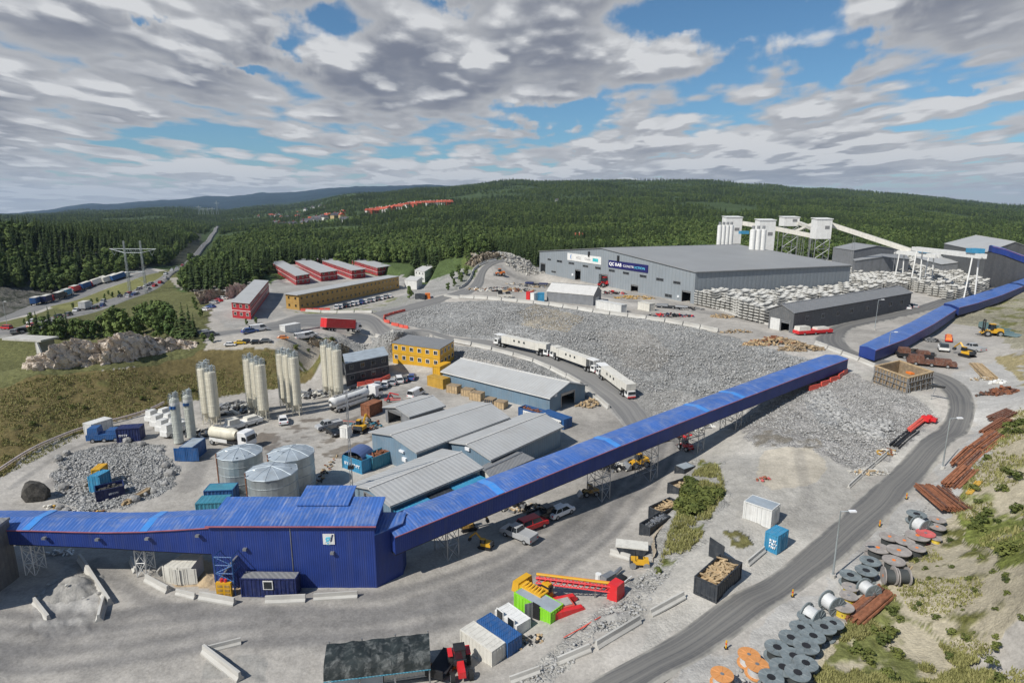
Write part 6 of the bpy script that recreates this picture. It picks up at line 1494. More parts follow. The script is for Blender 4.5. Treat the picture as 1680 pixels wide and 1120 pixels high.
heap('equipment_clutter', 'dark machinery clutter right of the tent hall', 1006,482, 10, 6, 1.4, ('dark','dark','steel','offwhite','red'), 60, seed=13, big=.7, shape='box')
heap('equipment_clutter', 'black and red machine parts at the terrace edge', 1095,519, 17, 4, 1.2, ('dark','navy','steel','dark','red','concd','dark'), 90, seed=14, big=.6, shape='box')
heap('equipment_clutter', 'low dark equipment beside the assembly hall corner', 1130,507, 10, 6, .7, ('dark','steel','concd'), 60, seed=15, big=.6, shape='box')
heap('equipment_clutter', 'silo pumps and grey machinery between the first two silo clusters', 385,672, 12, 8, 1.9, ('steel','dark','offwhite','steel','greyroof'), 130, seed=16, big=.8, shape='box')
heap('equipment_clutter', 'silo pumps and grey machinery between the right silo clusters', 512,650, 9, 6, 1.6, ('steel','dark','offwhite','steel'), 100, seed=17, big=.7, shape='box')
heap('equipment_clutter', 'pipes and pumps under the slim silos', 335,712, 7, 4, 1.0, ('steel','offwhite','dark'), 50, seed=18, big=.5, shape='box')
heap('equipment_clutter', 'excavator attachments and crates behind the largest workshop hall', 600,700, 7, 6, 1.0, ('dark','wood','rust','teal','concd'), 70, seed=19, big=.5, shape='box')
heap('scrap_row', 'row of rusty scrap from the tanks towards the mast', 533,775, 1.2, 14, .4, ('rust','wood','darkrock'), 50, seed=20, big=.3, shape='box')
heap('scrap_clutter', 'yellow and brown scrap on the bank below the rubble circle', 155,845, 3.2, 1.8, .6, ('yellowd','rust','wood'), 26, seed=21, big=.35, shape='box')
heap('scrap_clutter', 'pale and black debris along the conveyor roof edge', 120,843, 5, 1.5, .5, ('offwhite','darkrock','conc'), 36, seed=22, big=.35)
heap('scrap_clutter', 'yellow pump parts beside the dark boulder', 83,832, 2.0, 1.0, .5, ('yellowd','offwhite'), 14, seed=23, big=.3)
heap('wire_bundles', 'tangled wire bundles beside the lattice support', 95,908, 4, 1.4, .5, ('steel','white'), 40, seed=24, big=.3, shape='box')
heap('debris', 'stones and planks beside the beige and blue containers', 868,1050, 3.5, 2.5, .3, ('conc','dark','wood'), 40, seed=25, big=.22)
heap('debris', 'planks and pallets below the red tractor', 722,1096, 3, 1.2, .4, ('wood','woodd','orange'), 30, seed=26, big=.3, shape='box')
heap('building_rubble', 'timber and rubble strip between kerb and quarry road', 1425,775, 6, 2, .5, ('wood','conc','offwhite'), 60, seed=27, big=.3, shape='box')
heap('building_rubble', 'rubble and pipes at the foot of the red stacked machine', 1455,742, 3, 2, .6, ('rust','offwhite','yellowd'), 40, seed=28, big=.3, shape='box')
heap('scrap_clutter', 'small red scrap pile on the sand below the dark patch', 1252,787, 2.0, 1.2, .5, ('redflange','rust'), 16, seed=29, big=.3)
heap('equipment_clutter', 'pumps and pallets in the conveyor shadow near the forklift', 1112,716, 4, 2.2, 1.3, ('dark','red','steel'), 40, seed=30, big=.5, shape='box')
heap('equipment_clutter', 'white pipes and frames under the middle of the conveyor', 1150,702, 5, 2.5, 1.2, ('white','steel','offwhite'), 50, seed=31, big=.4, shape='box')
heap('equipment_clutter', 'pale crates and frames beneath the conveyor beside the workshop', 860,835, 8, 2.2, 1.0, ('offwhite','steel','wood','dark'), 60, seed=32, big=.45, shape='box')
heap('equipment_clutter', 'stacked frames and tyres beneath the conveyor by the loader', 1005,768, 7, 2.2, 1.3, ('dark','offwhite','steel','dark'), 70, seed=33, big=.5, shape='box')
heap('equipment_clutter', 'dark scrap and pallets under the end of the lower conveyor', 1500,582, 9, 5, 1.5, ('dark','rustd','darkrock','wood'), 120, seed=34, big=.7, shape='box')
heap('equipment_clutter', 'grey pipes stacked beside the upper conveyor', 1528,560, 5, 3, 1.2, ('steel','dark','greyroof'), 40, seed=35, big=.6, shape='box')
heap('crate_pile', 'tan crates and spools beside the open end of the long workshop', 968,664, 5, 3.5, 1.6, ('wood','woodd'), 40, seed=36, big=.55, shape='box')
heap('spoil_heap', 'pale gravel and sand heap between the barriers at lower left', 122,972, 8.5, 6.5, 1.7, 'sandgrey' if False else ('conc','concd'), 10, seed=37, big=.3)
for (x, y, s, lab) in ((745,643,1.7,'tan crate stack, largest beside the yellow end container'),(768,648,1.5,'tan crate stack second from the yellow container'),(783,655,1.7,'long tan crate stack in the middle of the row'),(805,662,1.2,'dark-topped crate among the tan ones'),(822,668,1.4,'tan cable spools and crate near the right end of the row')):
    g = G(x, y); t = T('crate', lab, 'crate', g, R(-28), 'crates along the long workshop'); L = 2.6*s/1.5; MB().box(-L/2, L/2, -1, 1, 0, s).build('body', M('wood' if 'dark' not in lab else 'anthracite'), t)
    b = MB()
    for k in range(5): xx = -L/2+k*L/4; b.box(xx-.05, xx+.05, -1.04, -1.0, 0, s)
    b.box(-L/2-.04, L/2+.04, -1.05, 1.05, s, s+.08); b.build('battens', M('woodd'), t)
# big dark boulder under canvas and loose boulders
def boulder(label, u, v, r, m='rock', seed=1, sq=(1, .8, .8), name='boulder'):
    g = G(u, v); b = MB(); b.lump((0, 0, r*.45), r, seed=seed, sub=2, sq=sq, j=.14); o = b.build(name, M(m)); o.location = g; tag(o, label, 'boulder'); return o
boulder('big dark grey boulder standing at the left rim of the rubble circle', 60, 818, 2.0, 'darkrock', 5, (.95, .7, 1.0))
rr = random.Random(11); ringp = [(95,755),(110,745),(235,730),(262,742),(275,765),(282,778),(270,795),(255,808),(240,814),(222,822),(110,840),(98,835),(102,800),(108,770),(210,727)]
for i, (u, v) in enumerate(ringp):
    o = boulder('grey boulder in the ring around the rubble circle', u+rr.uniform(-3, 3), v+rr.uniform(-2, 2), rr.uniform(.45, .9), 'rock', 20+i); o['group'] = 'boulders ringing the rubble circle'
# ------------------------------------------------------------------ concrete tunnel lining segments
def seg_verts(sx=2.1, w=1.7, th=.38, n=5, sag=.55):
    vs = []; 
    for y in (-w/2, w/2):
        for k in range(n): x = -sx+2*sx*k/(n-1); z = sag*(1-(x/sx)**2)*-1+sag; vs.append((x, y, z))
        for k in range(n): x = sx-2*sx*k/(n-1); z = sag*(1-(x/sx)**2)*-1+sag+th; vs.append((x, y, z))
    m = 2*n; fs = [tuple(range(m-1, -1, -1)), tuple(range(m, 2*m))]+[(i, (i+1) % m, m+(i+1) % m, m+i) for i in range(m)]
    return vs, fs
mat('segconc', (.50, .49, .455), .8, var=.14, vs=1.5, dirt=.3, dirtc=(.34, .33, .31))
def segments():
    A_ = Vector((*Q(1138, 498.5, 9), 0)); Bx = Vector((*Q(1396, 435.4, 20.4), 0)); e1 = (Bx-A_).normalized(); e2 = Vector((-e1.y, e1.x, 0))
    reg = [[Q(*p, 9) for p in pl] for pl in ([(1146,503),(1258,532),(1262,520),(1470,478),(1500,474),(1400,446),(1148,492)], [(1398,440),(1480,472),(1560,494),(1600,482),(1650,462),(1665,448),(1610,434),(1500,429),(1415,431)])]
    avoid = [Q(*p, 9) for p in ((1250,541),(1300,552),(1500,511),(1476,493))]
    spots = []
    for ri, pl in enumerate(reg):
        for i in range(-20, 60):
            for j in range(-40, 60):
                p = A_+e1*(i*5.3+1)+e2*(j*2.35)
                X, Y = np.array([p.x]), np.array([p.y])
                if not inpoly(X, Y, pl)[0] or inpoly(X, Y, avoid)[0]: continue
                if polydist(X, Y, avoid+avoid[:1])[0] < 3.0: continue
                # inside the assembly hall?
                q = Vector((p.x, p.y, 0))-A_; s1 = q.dot(e1); s2 = q.dot(e2)
                if s1 < 82 and s2 > -2.0 and s2 < 130: continue
                if i % 6 == 5 and ri == 1: continue
                spots.append(((p.x, p.y), math.hypot(p.x, p.y)))
    spots.sort(key=lambda s: s[1]); vs, fs = seg_verts(); rr = random.Random(3)
    proto = MB().add(vs, fs).mesh('lining_segment', M('segconc')); rz = math.atan2(e1.y, e1.x)
    rest = MB(); cnt = 0
    for (p, d) in spots:
        hgt = rr.choice((5, 6, 6, 6, 7, 4)); jx = rr.uniform(-.2, .2); far_ = d > 232
        if far_: hgt -= 1
        for k in range(hgt):
            x, y, z = p[0]+rr.uniform(-.12, .12), p[1]+rr.uniform(-.1, .1), 9.05+k*.86
            if cnt < 298 and not far_:
                o = bpy.data.objects.new('lining_segment', proto); C.objects.link(o); o.location = (x, y, z+.0); o.rotation_euler = (0, 0, rz+rr.uniform(-.03, .03))
                tag(o, 'curved concrete lining segment stacked in the front rows beside the assembly hall', 'lining segment', 'concrete lining segments in the front stacks'); cnt += 1
            else:
                rest.M = Matrix.Translation((x, y, z)) @ Matrix.Rotation(rz+rr.uniform(-.03, .03), 4, 'Z'); rest.add(vs, fs)
    rest.M = None; o = rest.build('lining_segments_far', M('segconc')); tag(o, 'mass of stacked concrete lining segments farther back in the yard', 'lining segments', None, 'stuff')
segments()
# ------------------------------------------------------------------ mixing plant behind the hall
def boxat(mb, u0, u1, vt, vb, Y, depth=7):
    a, b = PY(u0, vb, Y), PY(u1, vb, Y); z1 = PY(u0, vt, Y).z; mb.box(a.x, b.x, Y, Y+depth, a.z, z1); return a, b, z1
def plant_tower(label, u0, u1, vt, vb, Y, legs=0):
    a, b = PY(u0, vb, Y), PY(u1, vb, Y); z1 = PY(u0, vt, Y).z; w = b.x-a.x; zb = a.z if not legs else PY(u0, legs, Y).z
    t = T('plant_tower', label, 'tower', (a.x, Y, 0), 0, 'white mixing plant towers')
    MB().box(0, w, 0, w*.8, zb, z1).build('body', M('white'), t); m = MB(); m.slab([(-.3,-.3,z1+.3),(w+.3,-.3,z1+.3),(w+.3,w*.8+.3,z1+.8),(-.3,w*.8+.3,z1+.8)], .3); m.build('roof', M('white'), t)
    m = MB(); m.box(w*.55, w*.85, -.06, 0, (zb+z1)/2, (zb+z1)/2+1.6); m.build('door', M('greyroof'), t)
    if legs:
        m = MB(); z0 = 9
        for x in (0.2, w-.2):
            for y in (.2, w*.8-.2): m.bar((x, y, z0), (x, y, zb), .3)
        for k in range(4):
            za, zc = z0+(zb-z0)*k/4, z0+(zb-z0)*(k+1)/4; m.bar((.2,.2,za), (w-.2,.2,zc), .2); m.bar((w-.2,.2,za), (.2,.2,zc), .2); m.bar((.2,.2,zc), (w-.2,.2,zc), .2)
        m.build('frame', M('steel'), t)
    else: MB().box(.3, w-.3, .3, w*.8-.3, 8, zb).build('plinth', M('white'), t)
YP = 330
plant_tower('leftmost white plant tower behind the hall roof beside four silos', 1189, 1215, 357, 400, YP); plant_tower('tallest white plant tower rising from behind the hall roof edge', 1243, 1269, 362, 411, YP-35)
plant_tower('white plant tower farthest back between the conveyors', 1286, 1311, 357, 371, YP+30, legs=371); plant_tower('rightmost white plant tower on steel legs', 1338, 1363, 360, 391, YP-30, legs=392)
def plant_silo(label, u, vt, vb, Y, r, grp):
    a = PY(u, vb, Y); z1 = PY(u, vt, Y).z; t = T('plant_silo', label, 'silo', (a.x, Y, 0), 0, grp); m = MB(); m.lathe([(r, 9), (r, z1), (r*.2, z1+.5), (.01, z1+.5)], 16); m.build('shell', M('white'), t, smooth=False)
    m = MB(); m.cyl(0, 0, z1+.4, z1+1.8, .7, n=8); m.build('dust_filter', M('steel'), t)
for i in range(4): plant_silo('slender white plant silo in the row of four', 1179+i*6.3, 370, 402, YP-10, 1.15, 'four white silos beside the leftmost plant tower')
for i in range(3): plant_silo('slender white plant silo in the row of three', 1233+i*8.5, 377, 412, YP-45, 1.3, 'three white silos beside the tallest plant tower')
def belt(label, pts, hw=1.1, Y2=None, name='conveyor_bridge', m='offwhite', legs=True):
    P_ = [PY(u, v, Y) for (u, v, Y) in pts]; t = T(name, label, 'conveyor', (P_[0].x, P_[0].y, 0)); o = Vector((P_[0].x, P_[0].y, 0)); b = MB(); g = MB()
    for a, c in zip(P_[:-1], P_[1:]):
        a, c = a-o, c-o; d = (c-a); n = Vector((-d.y, d.x, 0)).normalized()*hw; up = Vector((0, 0, hw*1.7))
        b.add([a-n, c-n, c+n, a+n, a-n+up, c-n+up, c+n+up, a+n+up], [(0,3,2,1),(4,5,6,7),(0,1,5,4),(1,2,6,5),(2,3,7,6),(3,0,4,7)])
        k = max(1, int(d.length/18))
        for i in range(1, k+1):
            q = a.lerp(c, (i-.3)/k)
            if q.z > 11: g.bar((q.x-.7, q.y, 9), (q.x-.4, q.y, q.z), .14); g.bar((q.x+.7, q.y, 9), (q.x+.4, q.y, q.z), .14)
    b.build('housing', M(m), t)
    if legs and g.v: g.build('trestle_legs', M('steel'), t)
belt('long white conveyor bridge from the leftmost to the rightmost plant tower', [(1215,369,YP+2),(1270,378,YP-10),(1340,392,YP-22)], 1.25)
belt('white conveyor bridge sloping down to the gantry cranes', [(1362,372,YP-24),(1420,391,YP-34),(1495,416,YP-48)], 1.3)
belt('short white conveyor bridge between the two rear plant towers', [(1310,368,YP+32),(1325,374,YP+8),(1338,380,YP-20)], 1.0); belt('small white walkway left of the rightmost plant tower', [(1300,383,YP+15),(1318,376,YP+10),(1337,368,YP)], .8)
m = MB(); a, b, z = boxat(m, 1215, 1229, 379, 384, YP-20, 3); o = m.build('blue_canopy', M('bluelt')); 
tag(o, 'light blue tank between the two left plant towers', 'tank'); o.name = 'blue_tank'
heap('equipment_clutter', 'white pipes and ducts low between the plant towers', 1290, 420, 30, 5, 10, ('steel','white','offwhite','greyroof'), 160, seed=41, big=1.3, shape='box')
def gantry(label, u0, v0, Y0, u1, v1, Y1, zb=9, trolley=.8):
    a, b = PY(u0, v0, Y0), PY(u1, v1, Y1); b.z = a.z = (a.z+b.z)/2; t = T('gantry_crane', label, 'crane', (a.x, a.y, zb), math.atan2(b.y-a.y, b.x-a.x), 'white gantry cranes'); L = math.hypot(b.x-a.x, b.y-a.y); h = a.z-zb
    m = MB(); m.box(-3, L+2, -1.3, -.5, h-1.7, h); m.box(-3, L+2, .5, 1.3, h-1.7, h); m.build('girder', M('white'), t)
    for x in (1, L-2):
        for y in (-3.2, 3.2):
            m = MB(); m.bar((x, y*.6, 0), (x, y*.35, h-1.6), .42); m.build('leg', M('white'), t)
        m = MB(); m.box(x-.5, x+.5, -4, 4, 0, .8); m.build('end_carriage', M('bluelt'), t)
    m = MB(); m.box(L*trolley-2.5, L*trolley+2.5, -1.8, 1.8, h+.1, h+1.7); m.build('trolley', M('bluelt'), t)
gantry('nearer white gantry crane spanning the segment yard, blue trolley at right', 1508, 402, 262, 1607, 420, 222, trolley=.93)
gantry('smaller white gantry crane behind the nearer one', 1478, 411, 285, 1534, 416, 262, trolley=.75)
# ------------------------------------------------------------------ power pylons
def pylon():
    g = G(227, 482); t = T('power_pylon', 'twin-legged steel power pylon beside the motorway', 'pylon', g, R(-6)); Yg = g.y; h = plan_top(g, 227, 395)-g.z; w = 4.6
    for s in (-1, 1):
        m = MB(); n = 14
        for (x, y) in ((-.5,-.5),(.5,-.5),(.5,.5),(-.5,.5)): m.bar((s*w+x, y, -.5), (s*w+x*.5, y*.5, h), .14)
        for i in range(n):
            z0, z1 = h*i/n, h*(i+1)/n
            for (p, q) in (((-.5,-.5),(.5,-.5)), ((.5,-.5),(.5,.5)), ((-.5,.5),(-.5,-.5))): f = 1-.5*z0/h; f1 = 1-.5*z1/h; m.bar((s*w+p[0]*f, p[1]*f, z0), (s*w+q[0]*f1, q[1]*f1, z1), .07)
        m.build('leg', M('galv'), t)
    m = MB(); z = h*.82
    for y in (-.5, .5): m.bar((-13, y*.3, z+.8), (13, y*.3, z+.8), .16); m.bar((-13, y*.3, z+.8), (-w, y, z-1.2), .12); m.bar((13, y*.3, z+.8), (w, y, z-1.2), .12); m.bar((-w, y, z-1.2), (w, y, z-1.2), .12)
    for i in range(8): x = -w+i*w/4; m.bar((x, 0, z-1.2), (x+w/4, 0, z+.8), .08); m.bar((x, 0, z+.8), (x+w/4, 0, z-1.2), .08)
    m.bar((-w, 0, h*.42), (w, 0, h*.42), .16); m.bar((-w, 0, h*.42), (w, 0, h*.2), .08); m.bar((w, 0, h*.42), (-w, 0, h*.2), .08)
    m.build('crossarm', M('galv'), t)
    for x in (-10.5, 0, 10.5):
        m = MB()
        for s in (-1, 1): m.bar((x+s*1.8, 0, z+.7), (x, 0, z-2.6), .12)
        m.build('insulator', M('galv'), t)
pylon()
def far_pylon(u, v, vt, Y, lab):
    a = PY(u, v, Y); zt = PY(u, vt, Y).z; t = T('power_pylon', lab, 'pylon', a, 0, 'distant pylons at the substation'); h = zt-a.z; m = MB()
    for s in (-1, 1): m.bar((s*3, 0, 0), (s*.8, 0, h), .9)
    m.bar((-9, 0, h*.8), (9, 0, h*.8), .8); m.build('mast', M('galv'), t)
for (u, vt) in ((327, 337), (334, 341), (341, 341), (349, 340), (357, 329)): far_pylon(u, 352, vt, 2100, 'distant grey substation mast above the motorway')
# ------------------------------------------------------------------ machines
def crane():
    a, b = G(872, 985), G(925, 1005); rz = math.atan2(b.y-a.y, b.x-a.x)
    t = T('piling_rig', 'yellow and red crawler drilling rig with its mast laid flat', 'rig', a, rz); L = math.hypot(b.x-a.x, b.y-a.y)
    for y in (-1.3, 1.3): m = MB(); m.extr([(-.5,.1),(4.2,.1),(4.7,.5),(4.2,.9),(-.5,.9),(-1,.5)], y-.3, y+.3); m.build('crawler_track', M('redplastic'), t)
    MB().box(.5, 3.4, -1, 1, .5, 1.0).build('undercarriage', M('red'), t)
    m = MB(); m.box(-1.6, 2.2, -1.1, .3, 1.0, 2.0, .1, .1); m.box(-1.9, -.8, -1.2, 1.2, 1.0, 2.2, .15, .1); m.box(2.2, 2.9, -1.0, -.2, 1.0, 1.5); bo = m.build('body', M('yellow'), t)
    MB().box(.9, 2.1, .35, 1.2, 1.0, 2.5, .15, .1).build('cab', M('yellow'), t); MB().box(1.0, 2.14, .42, 1.13, 1.6, 2.3).build('cab_window', M('glass'), t)
    for i in range(6): MB().tube((-.6+i*.45, -.9, 1.9), (-.3+i*.4, -.1, 2.3), .12, 6).build('hydraulic_hose', M('yellow'), t)
    d = Vector(P(1010, 968, 2.4))-Vector(a); d = Matrix.Rotation(-rz, 3, 'Z') @ d; o = Vector(P(880, 952, 2.4))-Vector(a); o = Matrix.Rotation(-rz, 3, 'Z') @ o
    m = MB(); dd = (d-o).normalized(); sd = Vector((-dd.y, dd.x, 0))*.45; up = Vector((0, 0, .62))
    for k in (0, 1):
        for s in (-1, 1): m.bar(o+sd*s+up*k, d+sd*s+up*k, .13)
    n = 14
    for i in range(n):
        p, q = o.lerp(d, i/n), o.lerp(d, (i+1)/n)
        m.bar(p+sd, q-sd, .07); m.bar(p+sd+up, q-sd+up, .07); m.bar(p+sd, q+sd+up, .07); m.bar(p-sd, q-sd+up, .07)
    m.build('mast', M('red'), t); m = MB(); m.bar(o+up*.5, d+up*.5, .34); m.build('mast_core', M('redhouse'), t)
    m = MB(); m.tube(o+up*1.3, d+up*1.25, .16, 6); m.build('boom', M('yellow'), t)
    m = MB(); m.box(d.x-.6, d.x+.7, d.y-.8, d.y+.8, d.z-1.5, d.z+1.0, .1, .1); m.build('mast_head', M('red'), t)
    m = MB(); q = o.lerp(d, .75); m.bar(q, (q.x, q.y, 0), .2); m.build('mast_prop', M('steel'), t)
crane()
def undercarriage():
    g = G(925, 1000); t = T('crawler_frame', 'red crawler undercarriage lying in front of the drilling rig', 'machine part', g, R(20))
    for y in (-1.0, 1.0): m = MB(); m.extr([(-1.8,.05),(1.6,.05),(2.0,.4),(1.6,.8),(-1.8,.8),(-2.1,.4)], y-.28, y+.28); m.build('track', M('red'), t)
    MB().box(-.9, .9, -.8, .8, .3, .9).build('frame', M('redplastic'), t); MB().box(-.7, .7, -.6, .6, .9, 1.0).build('deck', M('concd'), t)
undercarriage()
def tractor():
    g = G(755, 1100); t = T('tractor', 'red tractor with big black wheels beside the rusty beige container', 'tractor', g, ang(757,1095,762,1119) )
    m = MB(); m.box(.2, 1.8, -.35, .35, .7, 1.3, .05, .05); m.build('bonnet', M('red'), t); m = MB(); m.box(-1.1, .2, -.6, .6, .8, 1.3); m.build('body', M('anthracite'), t)
    m = MB(); m.box(-1.0, .1, -.6, .6, 1.3, 2.2, .12, .12); m.build('cab', M('glass'), t); MB().box(-1.0, .05, -.55, .55, 2.2, 2.28).build('cab_roof', M('dark'), t)
    for x, r in ((-.8, .75), (1.3, .5)):
        for y in (-.85, .85): wheel(t, x, y, r, .4)
    for y in (-.85, .85): MB().box(-1.4, -.2, y-.22, y+.22, 1.5, 1.56).build('mudguard', M('red'), t)
tractor()
def trailer_black():
    g = G(728, 1098); t = T('flat_trailer', 'dark flat trailer between the tarpaulin shelter and the tractor', 'trailer', g, R(70)); MB().box(-2.0, 1.8, -.9, .9, .7, .85).build('deck', M('dark'), t)
    MB().box(-2, -1.9, -.9, .9, .85, 1.6).build('headboard', M('dark'), t)
    for y in (-.8, .8): wheel(t, -.4, y, .4, .25)
trailer_black()
def excavator(label, u, v, rz, sc=1.0, col='yellow', bucket=True, name='excavator'):
    g = G(u, v); t = T(name, label, name.replace('_', ' '), g, rz); t.scale = (sc,)*3
    for y in (-1, 1): m = MB(); m.extr([(-1.5,.05),(1.5,.05),(1.9,.4),(1.5,.8),(-1.5,.8),(-1.9,.4)], y-.28, y+.28); m.build('crawler_track', M('dark'), t)
    m = MB(); m.box(-1.7, 1.0, -1.2, 1.2, .95, 1.7, .08, .05); m.build('body', M(col), t); m = MB(); m.box(-.1, 1.2, .2, 1.2, 1.7, 2.75, .1, .05); m.build('cab', M('glass'), t)
    MB().box(-.1, 1.15, .25, 1.15, 2.75, 2.85).build('cab_roof', M(col), t); MB().box(-1.9, -1.3, -1.15, 1.15, 1.0, 1.9, .1, .1).build('counterweight', M('anthracite'), t)
    m = MB(); m.bar((.8, -.2, 1.5), (2.8, -.2, 3.6), .4); m.build('boom', M(col), t); m = MB(); m.bar((2.8, -.2, 3.6), (4.6, -.2, 1.9), .3); m.build('dipper', M(col), t)
    m = MB(); m.extr([(4.3,1.9),(4.8,1.8),(4.9,1.1),(4.3,1.0),(4.1,1.4)], -.6, .2); m.build('bucket', M('anthracite'), t)
excavator('yellow excavator reaching right behind the portable toilet', 592, 708, ang(590,708,612,690), .8)
excavator('small orange excavator arm folded at the conveyor shadow edge', 797, 898, R(160), .5, 'yellow', name='mini_excavator'); excavator('orange excavator in deep shadow under the conveyor', 768, 868, R(20), .6, 'ochre')  # ochre on the second one: conveyor shade put into its colour
excavator('yellow excavator parked by the silver pickup near the pond', 1586, 585, R(100), .8, 'yellow')
def loader(label, u, v, rz, col, sc=1.0, fork=False, name='wheel_loader'):
    g = G(u, v); t = T(name, label, name.replace('_', ' '), g, rz); t.scale = (sc,)*3
    MB().box(-2.4, 0, -.9, .9, .9, 2.0, .15, .1).build('engine_cover', M(col), t); MB().box(0, 1.6, -.7, .7, .9, 1.4).build('front_frame', M(col), t); MB().box(-.6, .7, -.75, .75, 1.9, 3.1, .12, .1).build('cab', M('glass'), t); MB().box(-.6, .7, -.72, .72, 3.1, 3.2).build('cab_roof', M(col), t)
    for x in (-1.5, 1.3):
        for y in (-1.05, 1.05): wheel(t, x, y, .75, .5)
    for y in (-.6, .6): MB().bar((.7, y, 1.6), (2.6, y, .7), .2).build('lift_arm', M(col), t)
    if fork:
        m = MB()
        for y in (-.5, .5): m.bar((1.9, y, .3), (1.9, y, 4.2), .22); m.box(1.9, 3.4, y-.1, y+.1, .25, .35)
        m.bar((1.9, -.5, 4.2), (1.9, .5, 4.2), .2); m.bar((1.9, -.5, 2), (1.9, .5, 2), .2); m.build('mast', M('dark'), t)
    else: m = MB(); m.extr([(2.4,.2),(3.6,.15),(3.4,.35),(2.8,1.2),(2.4,1.2)], -1.3, 1.3); m.build('bucket', M('steel'), t)
loader('yellow heavy forklift with black mast standing beside the pond', 1626, 551, R(165), 'yellow', 1.05, True, 'forklift'); loader('orange wheel loader under the conveyor near the stacked tyres', 1047, 765, R(200), 'yellow', .75); loader('orange low loader in shadow beneath the conveyor behind the white car', 968, 812, R(190), 'ochre', .55)  # low loader in darker ochre, conveyor shade put into its colour
loader('red telehandler under the conveyor beside the white pipes', 1124, 737, R(120), 'red', .6, True, 'telehandler'); loader('small orange loader on the bend before the assembly hall', 820, 452, R(200), 'orange', 1.1); loader('black and red telehandler by the assembly hall door', 992, 470, R(200), 'red', 1.3, True, 'telehandler')
def roller():
    g = G(1049, 930); t = T('road_roller', 'small yellow twin-drum roller beside the wedge skip', 'roller', g, R(-8))
    for x in (-.8, .8): MB().tube((x, -.55, .4), (x, .55, .4), .4, 16).build('roller_drum', M('steel'), t)
    MB().box(-1.1, 1.1, -.45, .45, .55, 1.2, .1, .1).build('body', M('yellow'), t); MB().box(-1.15, -.85, -.5, .5, .4, 1.0).build('engine_cover', M('anthracite'), t); MB().box(-.2, .3, -.3, .3, 1.2, 1.35).build('seat', M('dark'), t)
    m = MB(); m.bar((.6,0,1.1),(.45,0,1.5),.05); m.bar((-.5,-.5,1.1),(-.5,-.5,1.9),.05); m.bar((-.5,.5,1.1),(-.5,.5,1.9),.05); m.bar((-.5,-.5,1.9),(-.5,.5,1.9),.05); m.build('roll_bar', M('dark'), t)
roller()
def pump_parts():
    for i, (u, v, lab) in enumerate(((1000,952,'grey mortar pump lying beyond the drilling rig mast'),(1012,958,'black rubber chute beside the grey mortar pump'))):
        g = G(u, v); t = T('mortar_pump' if i == 0 else 'chute', lab, 'machine part', g, R(40)); 
        if i == 0: MB().box(-1.2, .8, -.5, .5, .2, .9, .2, .1).build('hopper', M('steel'), t); MB().tube((.8, 0, .5), (2.3, .3, .5), .22, 8).build('delivery_pipe', M('steel'), t); MB().cyl(-.9, .9, 0, .8, .35, n=10).build('air_tank', M('white'), t)
        else: MB().extr([(-1.5,.1),(1.5,.1),(1.3,.6),(-1.3,.6)], -.4, .4).build('chute', M('dark'), t); MB().bar((-1.4, -.7, .2), (1.9, -.5, .5), .1).build('edge_rail', M('white'), t)
pump_parts()
def toilet():
    g = G(568, 716); t = T('portable_toilet', 'white portable toilet standing in the yard left of the excavator', 'toilet', g, R(-20)); MB().box(-.9, .9, -.7, .7, 0, 2.0, .04, .04).build('cabin', M('white'), t); MB().box(-.95, .95, -.75, .75, 2.0, 2.15, .1, .1).build('roof', M('offwhite'), t); MB().box(-.4, .4, -.74, -.70, .1, 1.85).build('door', M('whiterib'), t)
toilet()
g = G(734, 633); t = T('portable_toilet', 'blue and white portable toilet between the yellow container and crates', 'toilet', g, R(-28)); MB().box(-.8, .8, -.6, .6, 0, 2.1).build('cabin', M('bluelt'), t); MB().box(-.45, .45, -.64, -.6, .1, 1.9).build('door', M('white'), t)
place(car_proto('van', 'white', 'van').r, 676,654, 690,647, 'white and blue van behind the small open shed').__setitem__('category', 'van')
def trailer_red():
    g = G(644, 658); t = T('red_frame_trailer', 'red steel frame machine left of the white van', 'machine', g, R(10)); m = MB(); m.bar((-1.8,-.6,.5),(1.8,-.6,.5),.15); m.bar((-1.8,.6,.5),(1.8,.6,.5),.15); m.bar((-1.2,-.6,.5),(-.6,0,2),.15); m.bar((.2,.6,.5),(-.6,0,2),.15); m.bar((-.6,0,2),(1.4,0,1.4),.2); m.build('frame', M('red'), t)
    for y in (-.7, .7): wheel(t, -.9, y, .4)
trailer_red()
# blue access stair at the tower
def stair():
    g = G(372, 976); g.z = 0; t = T('access_stair', 'blue steel stair tower on a yellow base at the blue tower wall', 'stair', g, R(-3)); w = 1.0; h = 4.6
    for x in (-w, w):
        for y in (0, 1.8): MB().bar((x, y, 0), (x, y, h), .12).build('post', M('bluec'), t)
    m = MB(); n = 3
    for i in range(n):
        z0, z1 = 1.7+i*1.0, 2.7+i*1.0
        for y in (0, 1.8): m.bar((-w if i % 2 else w, y, z0), (w if i % 2 else -w, y, z1), .1); m.bar((-w, y, z1), (w, y, z1), .09)
        m.bar((-w, 0, z1), (-w, 1.8, z1), .09); m.bar((w, 0, z1), (w, 1.8, z1), .09)
    m.build('bracing', M('bluec'), t)
    m = MB()
    for i in range(12): m.box(-w+i*.16, -w+i*.16+.2, .3, 1.5, 1.6+i*.22, 1.66+i*.22)
    m.build('steps', M('steel'), t)
    m = MB(); m.box(-.95, .75, -.35, .0, 0, 1.75)
    m.build('base_panel', M('yellow'), t)
    m = MB()
    for i in range(2):
        for j in range(3): m.box(-.75+i*.8, -.2+i*.8, -.38, -.352, .2+j*.5, .5+j*.5)
    m.build('base_grille', M('ochre'), t)
    for x in (-.35, .1): MB().cyl(x, -.1, 1.76, 2.1, .17, n=10).build('red_canister', M('red'), t)
stair()
